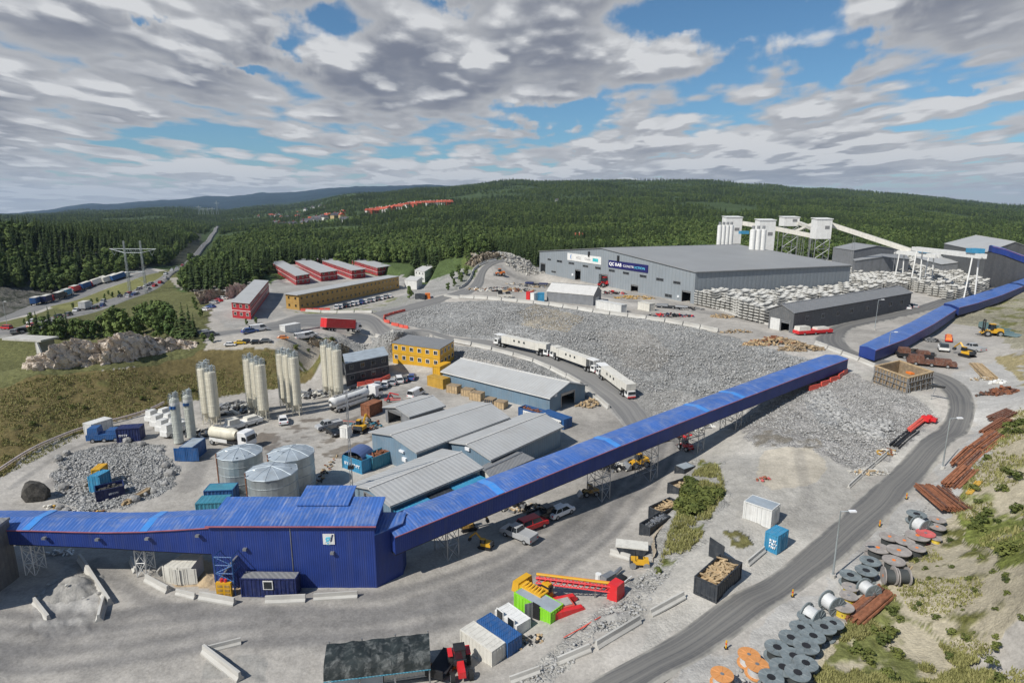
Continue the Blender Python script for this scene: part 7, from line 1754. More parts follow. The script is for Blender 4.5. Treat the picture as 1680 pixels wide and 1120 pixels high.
# structure outside the lower left corner that throws the big shadow
def left_silo():
    a = P(-20, 1000, 0); t = T('concrete_silo', 'tall grey concrete silo wall cut by the left frame edge', 'silo', (a.x-5.4, a.y+1, 0), R(8)); m = MB(); m.box(-5, 5, -4, 4, -.5, 7.5); m.build('wall', M('greywall'), t); m = MB(); m.box(-5.1, 5.1, -4.1, 4.1, 7.5, 7.8); m.build('roof', M('greyroof'), t)
left_silo()
# formwork box by the hairpin
def formwork():
    A, B, Cc = G(1433, 627), G(1487, 645), G(1527, 636); z0 = min(A.z, B.z, Cc.z)-.3; D = Vector((A.x+Cc.x-B.x, A.y+Cc.y-B.y, 0)); F_ = Frame(A, B, z0); pts = [F_.loc(p) for p in (A, B, Cc, D)]; h = 3.6
    t = T('formwork_box', 'open timber-rimmed formwork box inside the hairpin of the quarry road', 'formwork', F_.o, F_.rz); cx_, cy_ = sum(p[0] for p in pts)/4, sum(p[1] for p in pts)/4; inn = [(cx_+(p[0]-cx_)*.93, cy_+(p[1]-cy_)*.93) for p in pts]
    for i in range(4):
        j = (i+1) % 4; m = MB(); m.prism([pts[i], pts[j], inn[j], inn[i]], 0, h); m.build('wall', M('woodd'), t)
        m = MB(); m.prism([(cx_+(p[0]-cx_)*1.03, cy_+(p[1]-cy_)*1.03) for p in (pts[i], pts[j])]+[inn[j], inn[i]], h+.01, h+.22); m.build('rim', M('wood'), t)
        L = math.hypot(pts[j][0]-pts[i][0], pts[j][1]-pts[i][1]); n = int(L/.9); m = MB(); ex = Vector((pts[j][0]-pts[i][0], pts[j][1]-pts[i][1], 0)).normalized(); nn = Vector((ex.y, -ex.x, 0)); o = Vector((*pts[i], 0))
        for k in range(n+1):
            p = o+ex*(L*k/n)+nn*.12; m.bar(p, p+Vector((0, 0, h)), .12)
            if k < n and k % 2 == 0: m.bar(p+nn*.5, p+ex*.4+Vector((0, 0, h*.8)), .08)
        for zz in (.8, 1.8, 2.8): m.bar(o+nn*.18+Vector((0,0,zz)), o+nn*.18+ex*L+Vector((0,0,zz)), .1)
        m.build('stiffeners', M('greyroof'), t)
    MB().box(cx_-2, cx_+1, cy_-1, cy_+1, .1, .8).build('floor_pile', M('woodd'), t)
    s = MB().box(inn[1][0]-2.5, inn[1][0]-1.2, inn[1][1]+1.4, inn[1][1]+2.2, h+.25, h+.6); s.build('tool_box', M('orange'), t)
formwork()
def stacked_frames():
    t = bundle('drill_frames', 'black and red drill frames lying along the quarry road', 1468,733, 1500,706, 1.8, 4, 'dark', .16, 'frames', layers=1, seed=31)
    bundle('drill_frames', 'red beam lying between black frames and the red machine', 1492,708, 1518,688, .8, 2, 'redplastic', .25, 'frames', layers=1, seed=32)
    g = G(1524, 692); t = T('red_machine', 'bright red cross-shaped drill head at the inner road edge', 'machine part', g, R(35)); MB().box(-1.2, 1.2, -.35, .35, .3, .8).build('arm', M('red'), t); MB().box(-.4, .4, -1.1, 1.1, .35, .9).build('cross_arm', M('red'), t); MB().cyl(0, 0, 0, 1.2, .4, n=12).build('hub', M('red'), t)
stacked_frames()
g = G(1506+21, 655); t = T('site_sign', 'dark tilted sign board on a pole beside the formwork box', 'sign', g, R(-30)); MB().bar((0, 0, -.2), (.6, .2, 2.6), .08).build('pole', M('steel'), t)
m = MB(); m.M = Matrix.Translation((.6, .2, 2.5)) @ Matrix.Rotation(R(60), 4, 'X'); m.box(-1.3, 1.3, -.04, .04, -.7, .7); m.build('panel', M('anthracite'), t)
# machines on the terrace
def flat_machine(label, u, v, rz, L, W, H, m1, m2, name='machine'):
    g = G(u, v); t = T(name, label, 'machine', g, rz); MB().box(-L/2, L/2, -W/2, W/2, .5, H*.55).build('chassis', M(m1), t); q = MB(); q.box(-L/2+.2, -L/2+L*.35, -W/2+.1, W/2-.1, H*.55, H, .15, .1); q.box(L*.05, L*.4, -W/2+.2, W/2-.2, H*.55, H*.8, .1, .1); q.build('superstructure', M(m2), t)
    for x in (-L*.32, 0, L*.32):
        for y in (-W/2+.15, W/2-.15): wheel(t, x, y, .42, .3)
flat_machine('red and white tunnelling wagon in front of the dark grey shed', 1333, 548, R(15), 11, 2.4, 2.4, 'red', 'offwhite', 'rail_wagon')
flat_machine('brown flatbed loaded with rusty scrap and a white cab near the conveyor', 1527, 600, R(-28), 9, 2.4, 2.2, 'rustd', 'rustd', 'flatbed_truck'); flat_machine('white pickup-like machine beside the red crane trailer', 1547, 575, R(60), 4.5, 2.0, 2.0, 'white', 'glass'); flat_machine('red trailer with raised orange arm near the pond', 1556, 558, R(55), 9, 1.6, 1.4, 'red', 'orange', 'crane_trailer')
flat_machine('black machine with red parts beside the lower end of the conveyor', 1500, 588, R(-20), 7, 2.5, 2.4, 'dark', 'rustd'); flat_machine('dark lowloader wagon parked left of the assembly hall doors', 882, 468, R(-12), 13, 2.5, 1.6, 'dark', 'navy', 'rail_wagon')
flat_machine('white machine with open black hatch in the terrace junk yard', 828, 489, R(5), 5.5, 2.4, 3.0, 'offwhite', 'dark'); flat_machine('black segment wagons before the assembly hall corner', 1105, 506, R(-22), 12, 2.2, 1.4, 'dark', 'steel', 'rail_wagon')
o = car(1597, 575, R(100), 'silver', 'pickup', 'silver pickup truck parked behind the long yellow timbers')
flat_machine('blue low-loader truck at the top left of the rubble circle', 176, 722, R(10), 6, 2.4, 2.8, 'bluec', 'bluec', 'flatbed_truck')
for i in range(4): flat_machine('white batching pump unit in the rack row by the slim silos, %s' % ('leftmost', 'second from left', 'third from left', 'rightmost')[i], 262+i*9, 688+i*8, R(70), 5.5, 1.7, 2.6, 'white', 'whiterib', 'pump_unit')
flat_machine('white tank container with red and blue mark between the silo clusters', 400, 700, ang(380,703,418,692), 7, 2.2, 2.3, 'white', 'offwhite', 'tank_container')
# pond, settling basin
pl = [G(*p) for p in ((1606,529),(1625,524),(1655,530),(1676,540),(1680,548),(1668,554),(1640,552),(1618,545),(1604,538))]; zw = float(np.mean([p.z for p in pl]))+.12
m = MB(); m.add([(p.x, p.y, zw) for p in pl], [tuple(range(len(pl)-1, -1, -1))]); o = m.build('pond', M('water')); 
if o.data.polygons[0].normal.z < 0: o.data.flip_normals()
o['kind'] = 'structure'; o.name = 'water'
for (u, v, c) in ((1300,978,'yellow'),(1191,1063,'yellow'),(1443,863,'yellow'),(1487,818,'yellow')):
    g = G(u, v); t = T('marker_post', 'yellow and red marker post at the edge of the quarry road', 'post', g, 0, 'marker posts along the quarry road'); MB().cyl(0, 0, 0, .8, .08, n=8).build('post', M('yellow'), t); MB().cyl(0, 0, .45, .58, .09, n=8).build('band', M('red'), t); MB().box(-.15, .15, -.15, .15, 0, .08).build('foot', M('dark'), t)
# bridge over the left edge
g0 = G(-40, 588); t = T('road_bridge', 'concrete road underpass at the left edge below the motorway', 'bridge', (P(0, 600, 0).x, 178, 0), R(-12)); MB().box(-16, -1.5, 2, 8, 3.0, 3.6).build('deck', M('conc'), t); MB().box(-4.2, -3.0, 2.3, 7.6, -3, 3.0).build('abutment', M('concd'), t)
m = MB(); m.add([(-2.9,1.5,3.0),(-2.9,1.5,-3),(2.5,-1,-3),(-2.5,1.5,3.0),(-2.9,2,3.0),(-2.9,2,-3),(2.5,-.5,-3),(-2.5,2,3.0)], [(0,1,2,3),(7,6,5,4),(0,3,7,4),(3,2,6,7),(0,4,5,1)]); m.build('wing_wall', M('conc'), t)
# ------------------------------------------------------------------ rock outcrops
def outcrop(label, top, base, depth=9, seed=1, name='rock_outcrop', m='paleroc'):
    """craggy rock: base and top pixel lines with the same number of points; top rows give the crest above the base line"""
    b = [G(*p) for p in base]; n = len(b); vs = []; W_ = 230; H_ = 52
    for i in range(W_):
        f = i/(W_-1)*(n-1); k = min(int(f), n-2); q = f-k; p = b[k].lerp(b[k+1], q); tu = top[k][0]*(1-q)+top[k+1][0]*q; tv = top[k][1]*(1-q)+top[k+1][1]*q
        yb = p.y+depth*.35; pt = PY(tu, tv, yb); 
        for j in range(H_):
            s = j/(H_-1)
            if s < .6: s2 = s/.6; x = p.x*(1-s2)+pt.x*s2; y = p.y*(1-s2)+yb*s2; z = p.z-.4+(pt.z-p.z+.4)*(1-(1-s2)**1.7)
            else: s2 = (s-.6)/.4; x = pt.x; y = yb+depth*.65*s2; z = pt.z*(1-s2**2)+(p.z-1)*s2**2
            nx = mnoise.turbulence_vector(Vector((x*.30+seed, y*.3, z*.22)), 4, True, noise_basis='VORONOI_F1', amplitude_scale=.55, frequency_scale=2.1)
            q1 = mnoise.voronoi(Vector((x*.42+seed, y*.42, z*.30)))[0]; q2 = mnoise.voronoi(Vector((x*1.25-seed, y*1.25, z*.95)))[0]
            cr = -1.5*max(0, .34-(q1[1]-q1[0]))-.55*max(0, .30-(q2[1]-q2[0])); st = .5*(mnoise.cell(Vector((x*.5, y*.5, z*.45+seed)))-.5)+.3*(mnoise.cell(Vector((x*1.3, 3+y*1.3, z*1.2)))-.5)
            a = min(1, (pt.z-p.z)/3.0)*min(1, j/4); o_ = (cr*1.5+st)*a
            vs.append((x+(nx.x-.9)*1.0*a, y+(nx.y-.9)*1.3*a-o_*1.3, z+(nx.z-.9)*.6*a+o_*.9))
    fs = [(i*H_+j, (i+1)*H_+j, (i+1)*H_+j+1, i*H_+j+1) for i in range(W_-1) for j in range(H_-1)]
    mm = MB().add(vs, fs); o = mm.build(name, M(m)); tag(o, label, 'rock'); return o
mat('paleroc', (.56, .49, .41), .95, var=.26, vs=.35, dirt=.35, dirtc=(.20, .11, .065), bump=.3, bs=2.6)
mat('paleroc2', (.36, .31, .24), .95, var=.25, vs=.4, dirt=.4, dirtc=(.22, .15, .09), bump=.5, bs=1.6)
outcrop('craggy pale brown rock ridge between meadow and trees at the left', [(36,596),(60,573),(95,555),(130,548),(146,562),(165,552),(200,540),(235,543),(252,552),(290,552),(322,560)], [(34,606),(60,611),(95,608),(130,604),(150,602),(170,600),(205,596),(240,588),(260,584),(290,578),(326,572)], 9, 3)
outcrop('dark-faced blasted rock wall behind the small car park', [(318,478),(340,471),(360,473),(378,477),(392,482)], [(330,500),(342,497),(356,490),(370,486),(388,488)], 6, 8, m='paleroc2')
outcrop('pale sandy rock beside the lone red office', [(368,468),(385,463),(402,465),(415,473)], [(372,492),(385,487),(400,484),(415,478)], 7, 12)
outcrop('rounded grey boulder rock on the knoll above the silos', [(503,556),(515,551),(528,552),(545,555),(572,566)], [(505,570),(516,570),(528,572),(545,578),(572,584)], 5, 15, m='paleroc2')
outcrop('pale rock spoil at the bend below the forest', [(762,432),(780,418),(800,410),(818,412),(832,420)], [(764,440),(782,438),(800,430),(818,428),(834,428)], 9, 19, m='paleroc2')
outcrop('low craggy rock face at the foot of the bushy bank beside the yard', [(1080,905),(1075,880),(1088,862),(1098,845)], [(1072,925),(1068,895),(1080,872),(1092,852)], 3, 22, m='paleroc2')
# ------------------------------------------------------------------ trees
def leafmat(name, c1, c2, tr=.25):
    m = bpy.data.materials.new(name); m.use_nodes = True; k = NT(m.node_tree); b = k.n['Principled BSDF']
    oi = k.node('ShaderNodeObjectInfo'); g = k.node('ShaderNodeNewGeometry'); n = k.noise(g.outputs['Position'], .9, 3, .6)
    f = k.m('ADD', k.m('MULTIPLY', oi.outputs['Random'], .6), k.m('MULTIPLY', g.outputs['Random Per Island'], .35)); f = k.m('ADD', f, k.rng(n, .3, .7, -.15, .2))
    k.put(b.inputs['Base Color'], k.mix(f, c1+(1,), c2+(1,))); b.inputs['Roughness'].default_value = .75; b.inputs['Specular IOR Level'].default_value = .15
    MATS[name] = m; return m
leafmat('needles', (.030, .052, .020), (.085, .118, .040)); leafmat('leaves', (.050, .090, .026), (.150, .195, .058)); mat('bark', (.09, .07, .055), .95, var=.3, vs=2)
leafmat('bushleaf', (.045, .065, .018), (.15, .165, .045))
def conifer(seed, H=12, Rm=2.3, layers=17, per=11):
    rr = random.Random(seed); mb = MB()
    for l in range(layers):
        f = l/(layers-1); z = H*(.14+.86*f); r = Rm*(1-f)**.85*rr.uniform(.8, 1.12)+.12
        for k in range(per if f < .8 else 6):
            a = rr.uniform(0, 6.283); q = r*rr.uniform(.65, 1.15); w = .22+q*.26; dz = -q*rr.uniform(.18, .42); c, s = math.cos(a), math.sin(a); z0 = z+rr.uniform(-.25, .25)
            t = (q*c, q*s, z0+dz); m1 = (q*.55*c-w*s, q*.55*s+w*c, z0+dz*.35-.12); m2 = (q*.55*c+w*s, q*.55*s-w*c, z0+dz*.35-.12)
            mb.add([(0, 0, z0+.12), m1, t, m2], [(0, 1, 2), (0, 2, 3)])
    mb.add([(.12, 0, H*.9), (-.1, .1, H*.9), (0, -.12, H*.9), (0, 0, H*1.04)], [(0, 1, 3), (1, 2, 3), (2, 0, 3)])
    return mb
def broadleaf(seed, H=9, Rm=2.8, n=900, leaf=.42, low=.18):
    rr = random.Random(seed); mb = MB(); cl = []
    for i in range(13):
        f = rr.uniform(low, .92); rad = Rm*math.sin(math.pi*min(max((f-low+.12)/(1-low+.1), .05), .95))**.6*rr.uniform(.25, .75); a = rr.uniform(0, 6.28)
        cl.append((rad*math.cos(a), rad*math.sin(a), H*f, rr.uniform(.3, .5)*Rm))
    for i in range(n):
        c = rr.choice(cl); v = Vector((rr.gauss(0, 1), rr.gauss(0, 1), rr.gauss(0, 1))).normalized(); d = c[3]*rr.uniform(.72, 1.08); p = Vector((c[0], c[1], c[2]))+Vector((v.x*d, v.y*d, v.z*d*.85))
        nn = (v+Vector((rr.uniform(-.6, .6), rr.uniform(-.6, .6), rr.uniform(-.2, .9)))).normalized(); u = nn.orthogonal().normalized(); w = nn.cross(u); s = leaf*rr.uniform(.6, 1.3)
        mb.add([p+u*s, p+w*s*.8, p-u*s, p-w*s*.8], [(0, 1, 2, 3)])
    return mb
def trunk(H, r=.16): return MB().tube((0, 0, -.6), (.05, .03, H*.8), r, 7, .04)
CON = [conifer(i, 12, 2.1+.25*(i % 3)).mesh('conifer_crown', M('needles')) for i in range(4)]; BRO = [broadleaf(i+10, 8.5, 2.6+.3*(i % 2)).mesh('leafy_crown', M('leaves')) for i in range(4)]
TRM = trunk(12).mesh('trunk', M('bark')); TRB = trunk(8.5, .14)
for k in range(4): TRB.tube((.02, .01, 3+k*.6), (1.2*math.cos(k*1.7), 1.2*math.sin(k*1.7), 5+k*.5), .07, 5, .03)
TRB = TRB.mesh('trunk', M('bark'))
NTREE = [0]; FIRST = {}
def tree(x, y, kind, s, label, group, z=None, rr=random.Random(5)):
    t = T('conifer' if kind == 'c' else 'leafy_tree', label, 'tree', (x, y, (gz(x, y) if z is None else z)-.1), rr.uniform(0, 6.28), group); t.scale = (s*rr.uniform(.88, 1.12), s*rr.uniform(.88, 1.12), s)
    i = rr.randrange(4); me = (CON if kind == 'c' else BRO)[i]
    c = bpy.data.objects.new('crown', me); C.objects.link(c); c.parent = t
    k = bpy.data.objects.new('trunk', TRM if kind == 'c' else TRB); C.objects.link(k); k.parent = t; NTREE[0] += 1
    FIRST.setdefault((kind, i), c); return t
# zones by plan polygon: (pixel + distance) corners
def zone(*p): return [tuple(PY(u, 400, Y)[:2]) if len((u, Y)) == 2 else None for (u, Y) in p]
def scatter(poly, sp, seed):
    rr = np.random.default_rng(seed); xs = [p[0] for p in poly]; ys = [p[1] for p in poly]
    gx, gy = np.meshgrid(np.arange(min(xs), max(xs), sp), np.arange(min(ys), max(ys), sp)); gx = gx+rr.uniform(-.48, .48, gx.shape)*sp; gy = gy+rr.uniform(-.48, .48, gy.shape)*sp
    m = inpoly(gx, gy, poly); return gx[m], gy[m]
road_near = [((a[0]+b[0])/2, (a[1]+b[1])/2) for a, b in zip(ROADS[3][1], ROADS[3][2])][::4]; road_slip = [((a[0]+b[0])/2, (a[1]+b[1])/2) for a, b in zip(ROADS[4][1], ROADS[4][2])][::3]
rr = random.Random(21)
# belt of mixed trees behind the pale rock ridge
for (u, v, Hh, k) in [(52,560,11,'c'),(64,556,12,'c'),(76,562,10,'b'),(84,548,12,'c'),(97,556,12,'c'),(103,566,10,'b'),(112,548,10,'c'),(124,556,9,'b'),(136,562,9,'b'),(146,556,8,'b'),(158,560,8,'b'),(168,552,9,'b'),(180,555,8.5,'b'),(188,560,12,'b'),(197,552,13,'b'),(206,560,11,'b'),(215,552,8,'b'),
    (226,555,9,'b'),(236,545,10,'b'),(243,535,10,'b'),(252,546,11,'b'),(262,535,11,'b'),(262,558,9,'b'),(274,550,12,'b'),(284,556,11,'b'),(276,530,9,'b'),(293,562,10,'c'),(303,560,13,'c'),(313,562,12,'c'),(320,565,9,'c'),(90,575,7,'b'),(240,518,7,'b'),(252,512,6,'b'),(230,528,8,'b'),(268,515,6,'b'),(60,578,6,'b')]:
    g = G(u, min(v, 556)); tree(g.x, g.y, k, Hh/(12 if k == 'c' else 8.5)*.80, ('dark conifer' if k == 'c' else 'leafy green tree')+' in the belt behind the pale rock ridge', 'trees behind the pale rock ridge', rr=rr)
for (u, v) in ((172,491),(160,496),(185,488),(150,500),(196,485),(120,505),(178,483),(60,536),(50,528),(40,532)):
    g = G(u, v); tree(g.x, g.y, 'b', rr.uniform(.25, .42), 'small roadside shrub on the strip beside the motorway', 'shrubs beside the motorway', rr=rr)
g = G(672, 490); tree(g.x, g.y, 'b', .62, 'single small leafy tree standing alone above the dark green container', None, rr=rr)
for (u, v, s) in ((745,470,.45),(735,476,.4),(756,462,.55),(765,452,.6),(752,450,.6),(742,458,.5),(330,520,.35),(322,508,.4),(318,498,.35),(334,560,.3),(348,562,.3),(420,530,.25),(405,533,.25)):
    g = G(u, v); tree(g.x, g.y, 'b', s, 'green bush beside the terrace access bend' if u > 600 else 'low bush near the red office car park', 'bushes beside the terrace access bend' if u > 600 else 'bushes near the red office', rr=rr)
# candidates for the woods
SITE = [tuple(PY(u, 440, Y)[:2]) for (u, Y) in ((-900,260),(-400,290),(-60,300),(60,322),(150,342),(240,392),(262,415),(285,372),(300,300),(345,285),(400,292),(440,312),(450,392),(560,398),(655,385),(690,345),(722,335),(770,318),(800,330),(815,345),(880,362),(1000,400),(1200,405),(1400,395),(1560,400),(1760,400),(2600,400),(2600,0),(-900,0))]
cand = []
def woods(Ya, Yb, sp, seed, smin, smax):
    a = 1.35; poly = [(-a*Ya, Ya), (a*Ya, Ya), (a*Yb, Yb), (-a*Yb, Yb)]; x, y = scatter(poly, sp, seed)
    z = height(x, y); u, v = proj(x, y, z); m = (u > -330) & (u < 2000) & ~inpoly(x, y, SITE)
    m &= polydist(x, y, road_near) > (12 if Ya < 600 else 10); m &= polydist(x, y, road_slip) > 11
    for poly_, c in FIELDS: m &= ~inpoly(x, y, [PYg(*p) for p in poly_])
    m &= ~((y < 345) & (u > 0) & (u < 700) & inpoly(x, y, [tuple(PY(uu, 440, Y)[:2]) for (uu, Y) in ((225,420),(262,470),(330,600),(345,600),(300,420),(285,370),(240,360))]))
    if Ya > 700: m &= (fbm(x, y, 1/150., 4, 88) > .35)
    for (hx, hy, hr) in TOWNS: m &= ~(((x-hx)**2+(y-hy)**2 < hr*hr) & (RNG.random(x.size) < .72))
    x, y, z, v = x[m], y[m], z[m], v[m]; n = x.size; s = RNG.uniform(smin, smax, n); br = fbm(x, y, 1/70., 3, 31)+RNG.uniform(-.16, .16, n)
    for i in range(n): cand.append((x[i], y[i], z[i], s[i], 1 if br[i] > .47 else 0, v[i]))
TOWNS = []
for (u, v, Y, r) in ((500,352,1150,70),(540,346,1500,110),(462,358,1700,90),(430,352,2300,150),(520,340,2300,150),(665,336,1450,150),(605,340,1500,50),(720,331,1560,60),(940,372,640,14),(1048,384,560,10),(915,335,1600,40)):
    p = PY(u, v, Y); TOWNS.append((p.x, p.y, r))
woods(280, 480, 4.6, 1, .55, 1.3); woods(480, 820, 5.8, 2, .5, 1.15); woods(820, 1500, 8.0, 3, .55, 1.2); woods(1500, 2500, 12, 4, .7, 1.35); woods(2500, 4200, 20, 5, 1.1, 1.5)
cand.sort(key=lambda c: c[0]**2+c[1]**2)
nmake = 298-NTREE[0]; near_ = [c for c in cand if 0 < proj(c[0], c[1], c[2])[0] < 1680][:nmake]; nid = set(map(id, near_))
for c in near_:
    u = proj(c[0], c[1], c[2])[0]; zn = 'on the dark slope left of the motorway' if u < 262 else ('on the wooded knoll beside the motorway' if u < 470 else 'at the forest edge behind the site offices' if u < 800 else 'at the forest edge behind the assembly hall')
    tree(c[0], c[1], 'b' if c[4] else 'c', c[3], ('leafy tree ' if c[4] else 'tall dark conifer ')+zn, ('leafy trees ' if c[4] else 'conifers ')+zn, z=c[2], rr=rr)
rest = [c for c in cand if id(c) not in nid]
def forest(pts):
    P_ = np.array([(c[0], c[1], c[2]-.2) for c in pts], np.float32); n = len(P_); me = bpy.data.meshes.new('forest'); me.vertices.add(n); me.vertices.foreach_set('co', P_.ravel())
    for nm, typ, arr in (('sc', 'FLOAT', np.array([c[3] for c in pts], np.float32)), ('rz', 'FLOAT', RNG.uniform(0, 6.28, n).astype(np.float32))): me.attributes.new(nm, typ, 'POINT').data.foreach_set('value', arr)
    kind = np.array([c[4]*4 for c in pts])+RNG.integers(0, 4, n); me.attributes.new('kd', 'INT', 'POINT').data.foreach_set('value', kind.astype(np.int32))
    o = bpy.data.objects.new('forest', me); C.objects.link(o); tag(o, 'endless mixed forest covering the hills behind the site', 'forest', None, 'stuff')
    gt = bpy.data.node_groups.new('forest', 'GeometryNodeTree'); gt.interface.new_socket('Geometry', in_out='INPUT', socket_type='NodeSocketGeometry'); gt.interface.new_socket('Geometry', in_out='OUTPUT', socket_type='NodeSocketGeometry')
    N = gt.nodes; L = gt.links; gi = N.new('NodeGroupInput'); go = N.new('NodeGroupOutput'); jn = N.new('GeometryNodeJoinGeometry')
    def attr(nm, t):
        a = N.new('GeometryNodeInputNamedAttribute'); a.data_type = t; a.inputs[0].default_value = nm; return a.outputs[0]
    kd = attr('kd', 'INT'); sc = attr('sc', 'FLOAT'); rz = attr('rz', 'FLOAT'); cx = N.new('ShaderNodeCombineXYZ'); L.new(rz, cx.inputs[2])
    for q in range(8):
        src = FIRST.get(('b' if q >= 4 else 'c', q % 4))
        if src is None: continue
        cmp_ = N.new('FunctionNodeCompare'); cmp_.data_type = 'INT'; cmp_.operation = 'EQUAL'; L.new(kd, cmp_.inputs[2]); cmp_.inputs[3].default_value = q
        oi = N.new('GeometryNodeObjectInfo'); oi.inputs[0].default_value = src; oi.transform_space = 'ORIGINAL'; oi.inputs['As Instance'].default_value = True
        ip = N.new('GeometryNodeInstanceOnPoints'); L.new(gi.outputs[0], ip.inputs['Points']); L.new(cmp_.outputs[0], ip.inputs['Selection']); L.new(oi.outputs['Geometry'], ip.inputs['Instance'])
        L.new(cx.outputs[0], ip.inputs['Rotation']); L.new(sc, ip.inputs['Scale']); L.new(ip.outputs[0], jn.inputs[0])
    L.new(jn.outputs[0], go.inputs[0]); md = o.modifiers.new('grow', 'NODES'); md.node_group = gt
forest(rest)
print('trees', NTREE[0], 'forest', len(rest))
# bushes on the banks
def shrub_mesh(seed, n=260): return broadleaf(seed, 1.6, .95, n, .17, .05).mesh('foliage', M('bushleaf'))
SH = [shrub_mesh(i+50) for i in range(4)]
def shrubs(px, n, seed, label, smin=.6, smax=1.5, thr=None):
    poly = [tuple(G(*p)[:2]) for p in px]; r2 = random.Random(seed); xs = [p[0] for p in poly]; ys = [p[1] for p in poly]; k = 0; tries = 0; pts = []
    while k < n and tries < n*60:
        tries += 1; x, y = r2.uniform(min(xs), max(xs)), r2.uniform(min(ys), max(ys)); X, Y = np.array([x]), np.array([y])
        if inpoly(X, Y, poly)[0] and (thr is None or fbm(X, Y, 1/6., 4, 3)[0] > thr): pts.append((x, y)); k += 1
    for (x, y) in pts:
        o = bpy.data.objects.new('bush', SH[r2.randrange(4)]); C.objects.link(o); o.location = (x, y, gz(x, y)-.15); o.rotation_euler = (0, 0, r2.uniform(0, 6)); s = r2.uniform(smin, smax); o.scale = (s*1.2, s*1.2, s*.8); tag(o, label, 'bush', label.replace('green bush', 'bushes').replace('low bush', 'bushes').replace('small bush', 'bushes'))
shrubs([(1078,938),(1095,880),(1115,840),(1130,790),(1150,755),(1180,765),(1188,805),(1165,835),(1150,880),(1125,905),(1095,942)], 95, 3, 'green bush on the rocky bank between yard and quarry road', .5, 1.2, .42)
shrubs([(1380,1125),(1420,1020),(1480,985),(1560,1020),(1680,1060),(1680,1125)], 22, 5, 'low bush on the grassy slope in the lower right corner', .3, .8)
shrubs([(1575,850),(1600,790),(1650,700),(1700,650),(1700,950),(1620,900)], 34, 6, 'low bush on the grassy bank right of the rusty beams', .3, .9)
shrubs([(1470,940),(1560,860),(1690,960),(1690,1060),(1560,1050),(1500,1010)], 34, 7, 'small bush on the bare sandy slope at the right', .15, .45)
shrubs([(20,640),(200,610),(450,580),(540,580),(500,615),(400,640),(200,690),(60,740),(0,770)], 14, 8, 'small bush on the brown meadow bank', .3, .8)
shrubs([(480,572),(540,553),(620,575),(640,590),(560,590)], 24, 9, 'small bush on the green knoll above the silos', .4, 1.0)
# grass tufts as ground cover
def grass(regs):
    r2 = np.random.default_rng(9); vs = []; fs = []
    for px, n, hgt, thr in regs:
        poly = [tuple(G(*p)[:2]) for p in px]; xs = [p[0] for p in poly]; ys = [p[1] for p in poly]
        x = r2.uniform(min(xs), max(xs), n*4); y = r2.uniform(min(ys), max(ys), n*4); m = inpoly(x, y, poly) & (fbm(x, y, 1/3., 3, 14) > thr); x, y = x[m][:n], y[m][:n]; z = height(x, y)
        for i in range(len(x)):
            for k in range(4):
                a = r2.uniform(0, 6.28); h = hgt*r2.uniform(.5, 1.3); c, s = math.cos(a), math.sin(a); w = .07; lx, ly = c*h*.5, s*h*.5; ox, oy = r2.uniform(-.2, .2, 2); b = len(vs)
                vs.extend([(x[i]+ox-s*w, y[i]+oy+c*w, z[i]-.05), (x[i]+ox+s*w, y[i]+oy-c*w, z[i]-.05), (x[i]+ox+lx, y[i]+oy+ly, z[i]+h)]); fs.append((b, b+1, b+2))
    me = bpy.data.meshes.new('grass'); me.from_pydata(vs, [], fs); me.materials.append(leafmat('grassblade', (.12, .13, .035), (.33, .31, .13))); o = bpy.data.objects.new('grass', me); C.objects.link(o); tag(o, 'tufts of green and yellowed grass on the slopes', 'grass', None, 'stuff')
grass([([(1330,1125),(1395,1020),(1450,960),(1480,1000),(1520,1040),(1600,1080),(1690,1125)], 7000, .34, .47), ([(1560,850),(1590,780),(1650,690),(1720,640),(1720,960),(1680,950),(1620,900)], 6000, .34, .50), ([(1460,940),(1560,850),(1700,960),(1720,1119),(1600,1119),(1500,1020)], 2600, .2, .58),
    ([(1078,938),(1095,880),(1130,790),(1150,755),(1180,765),(1188,805),(1150,880),(1095,942)], 3000, .4, .42), ([(0,783),(0,640),(200,605),(450,573),(540,568),(570,590),(470,634),(290,660),(150,704)], 9000, .3, .3)])
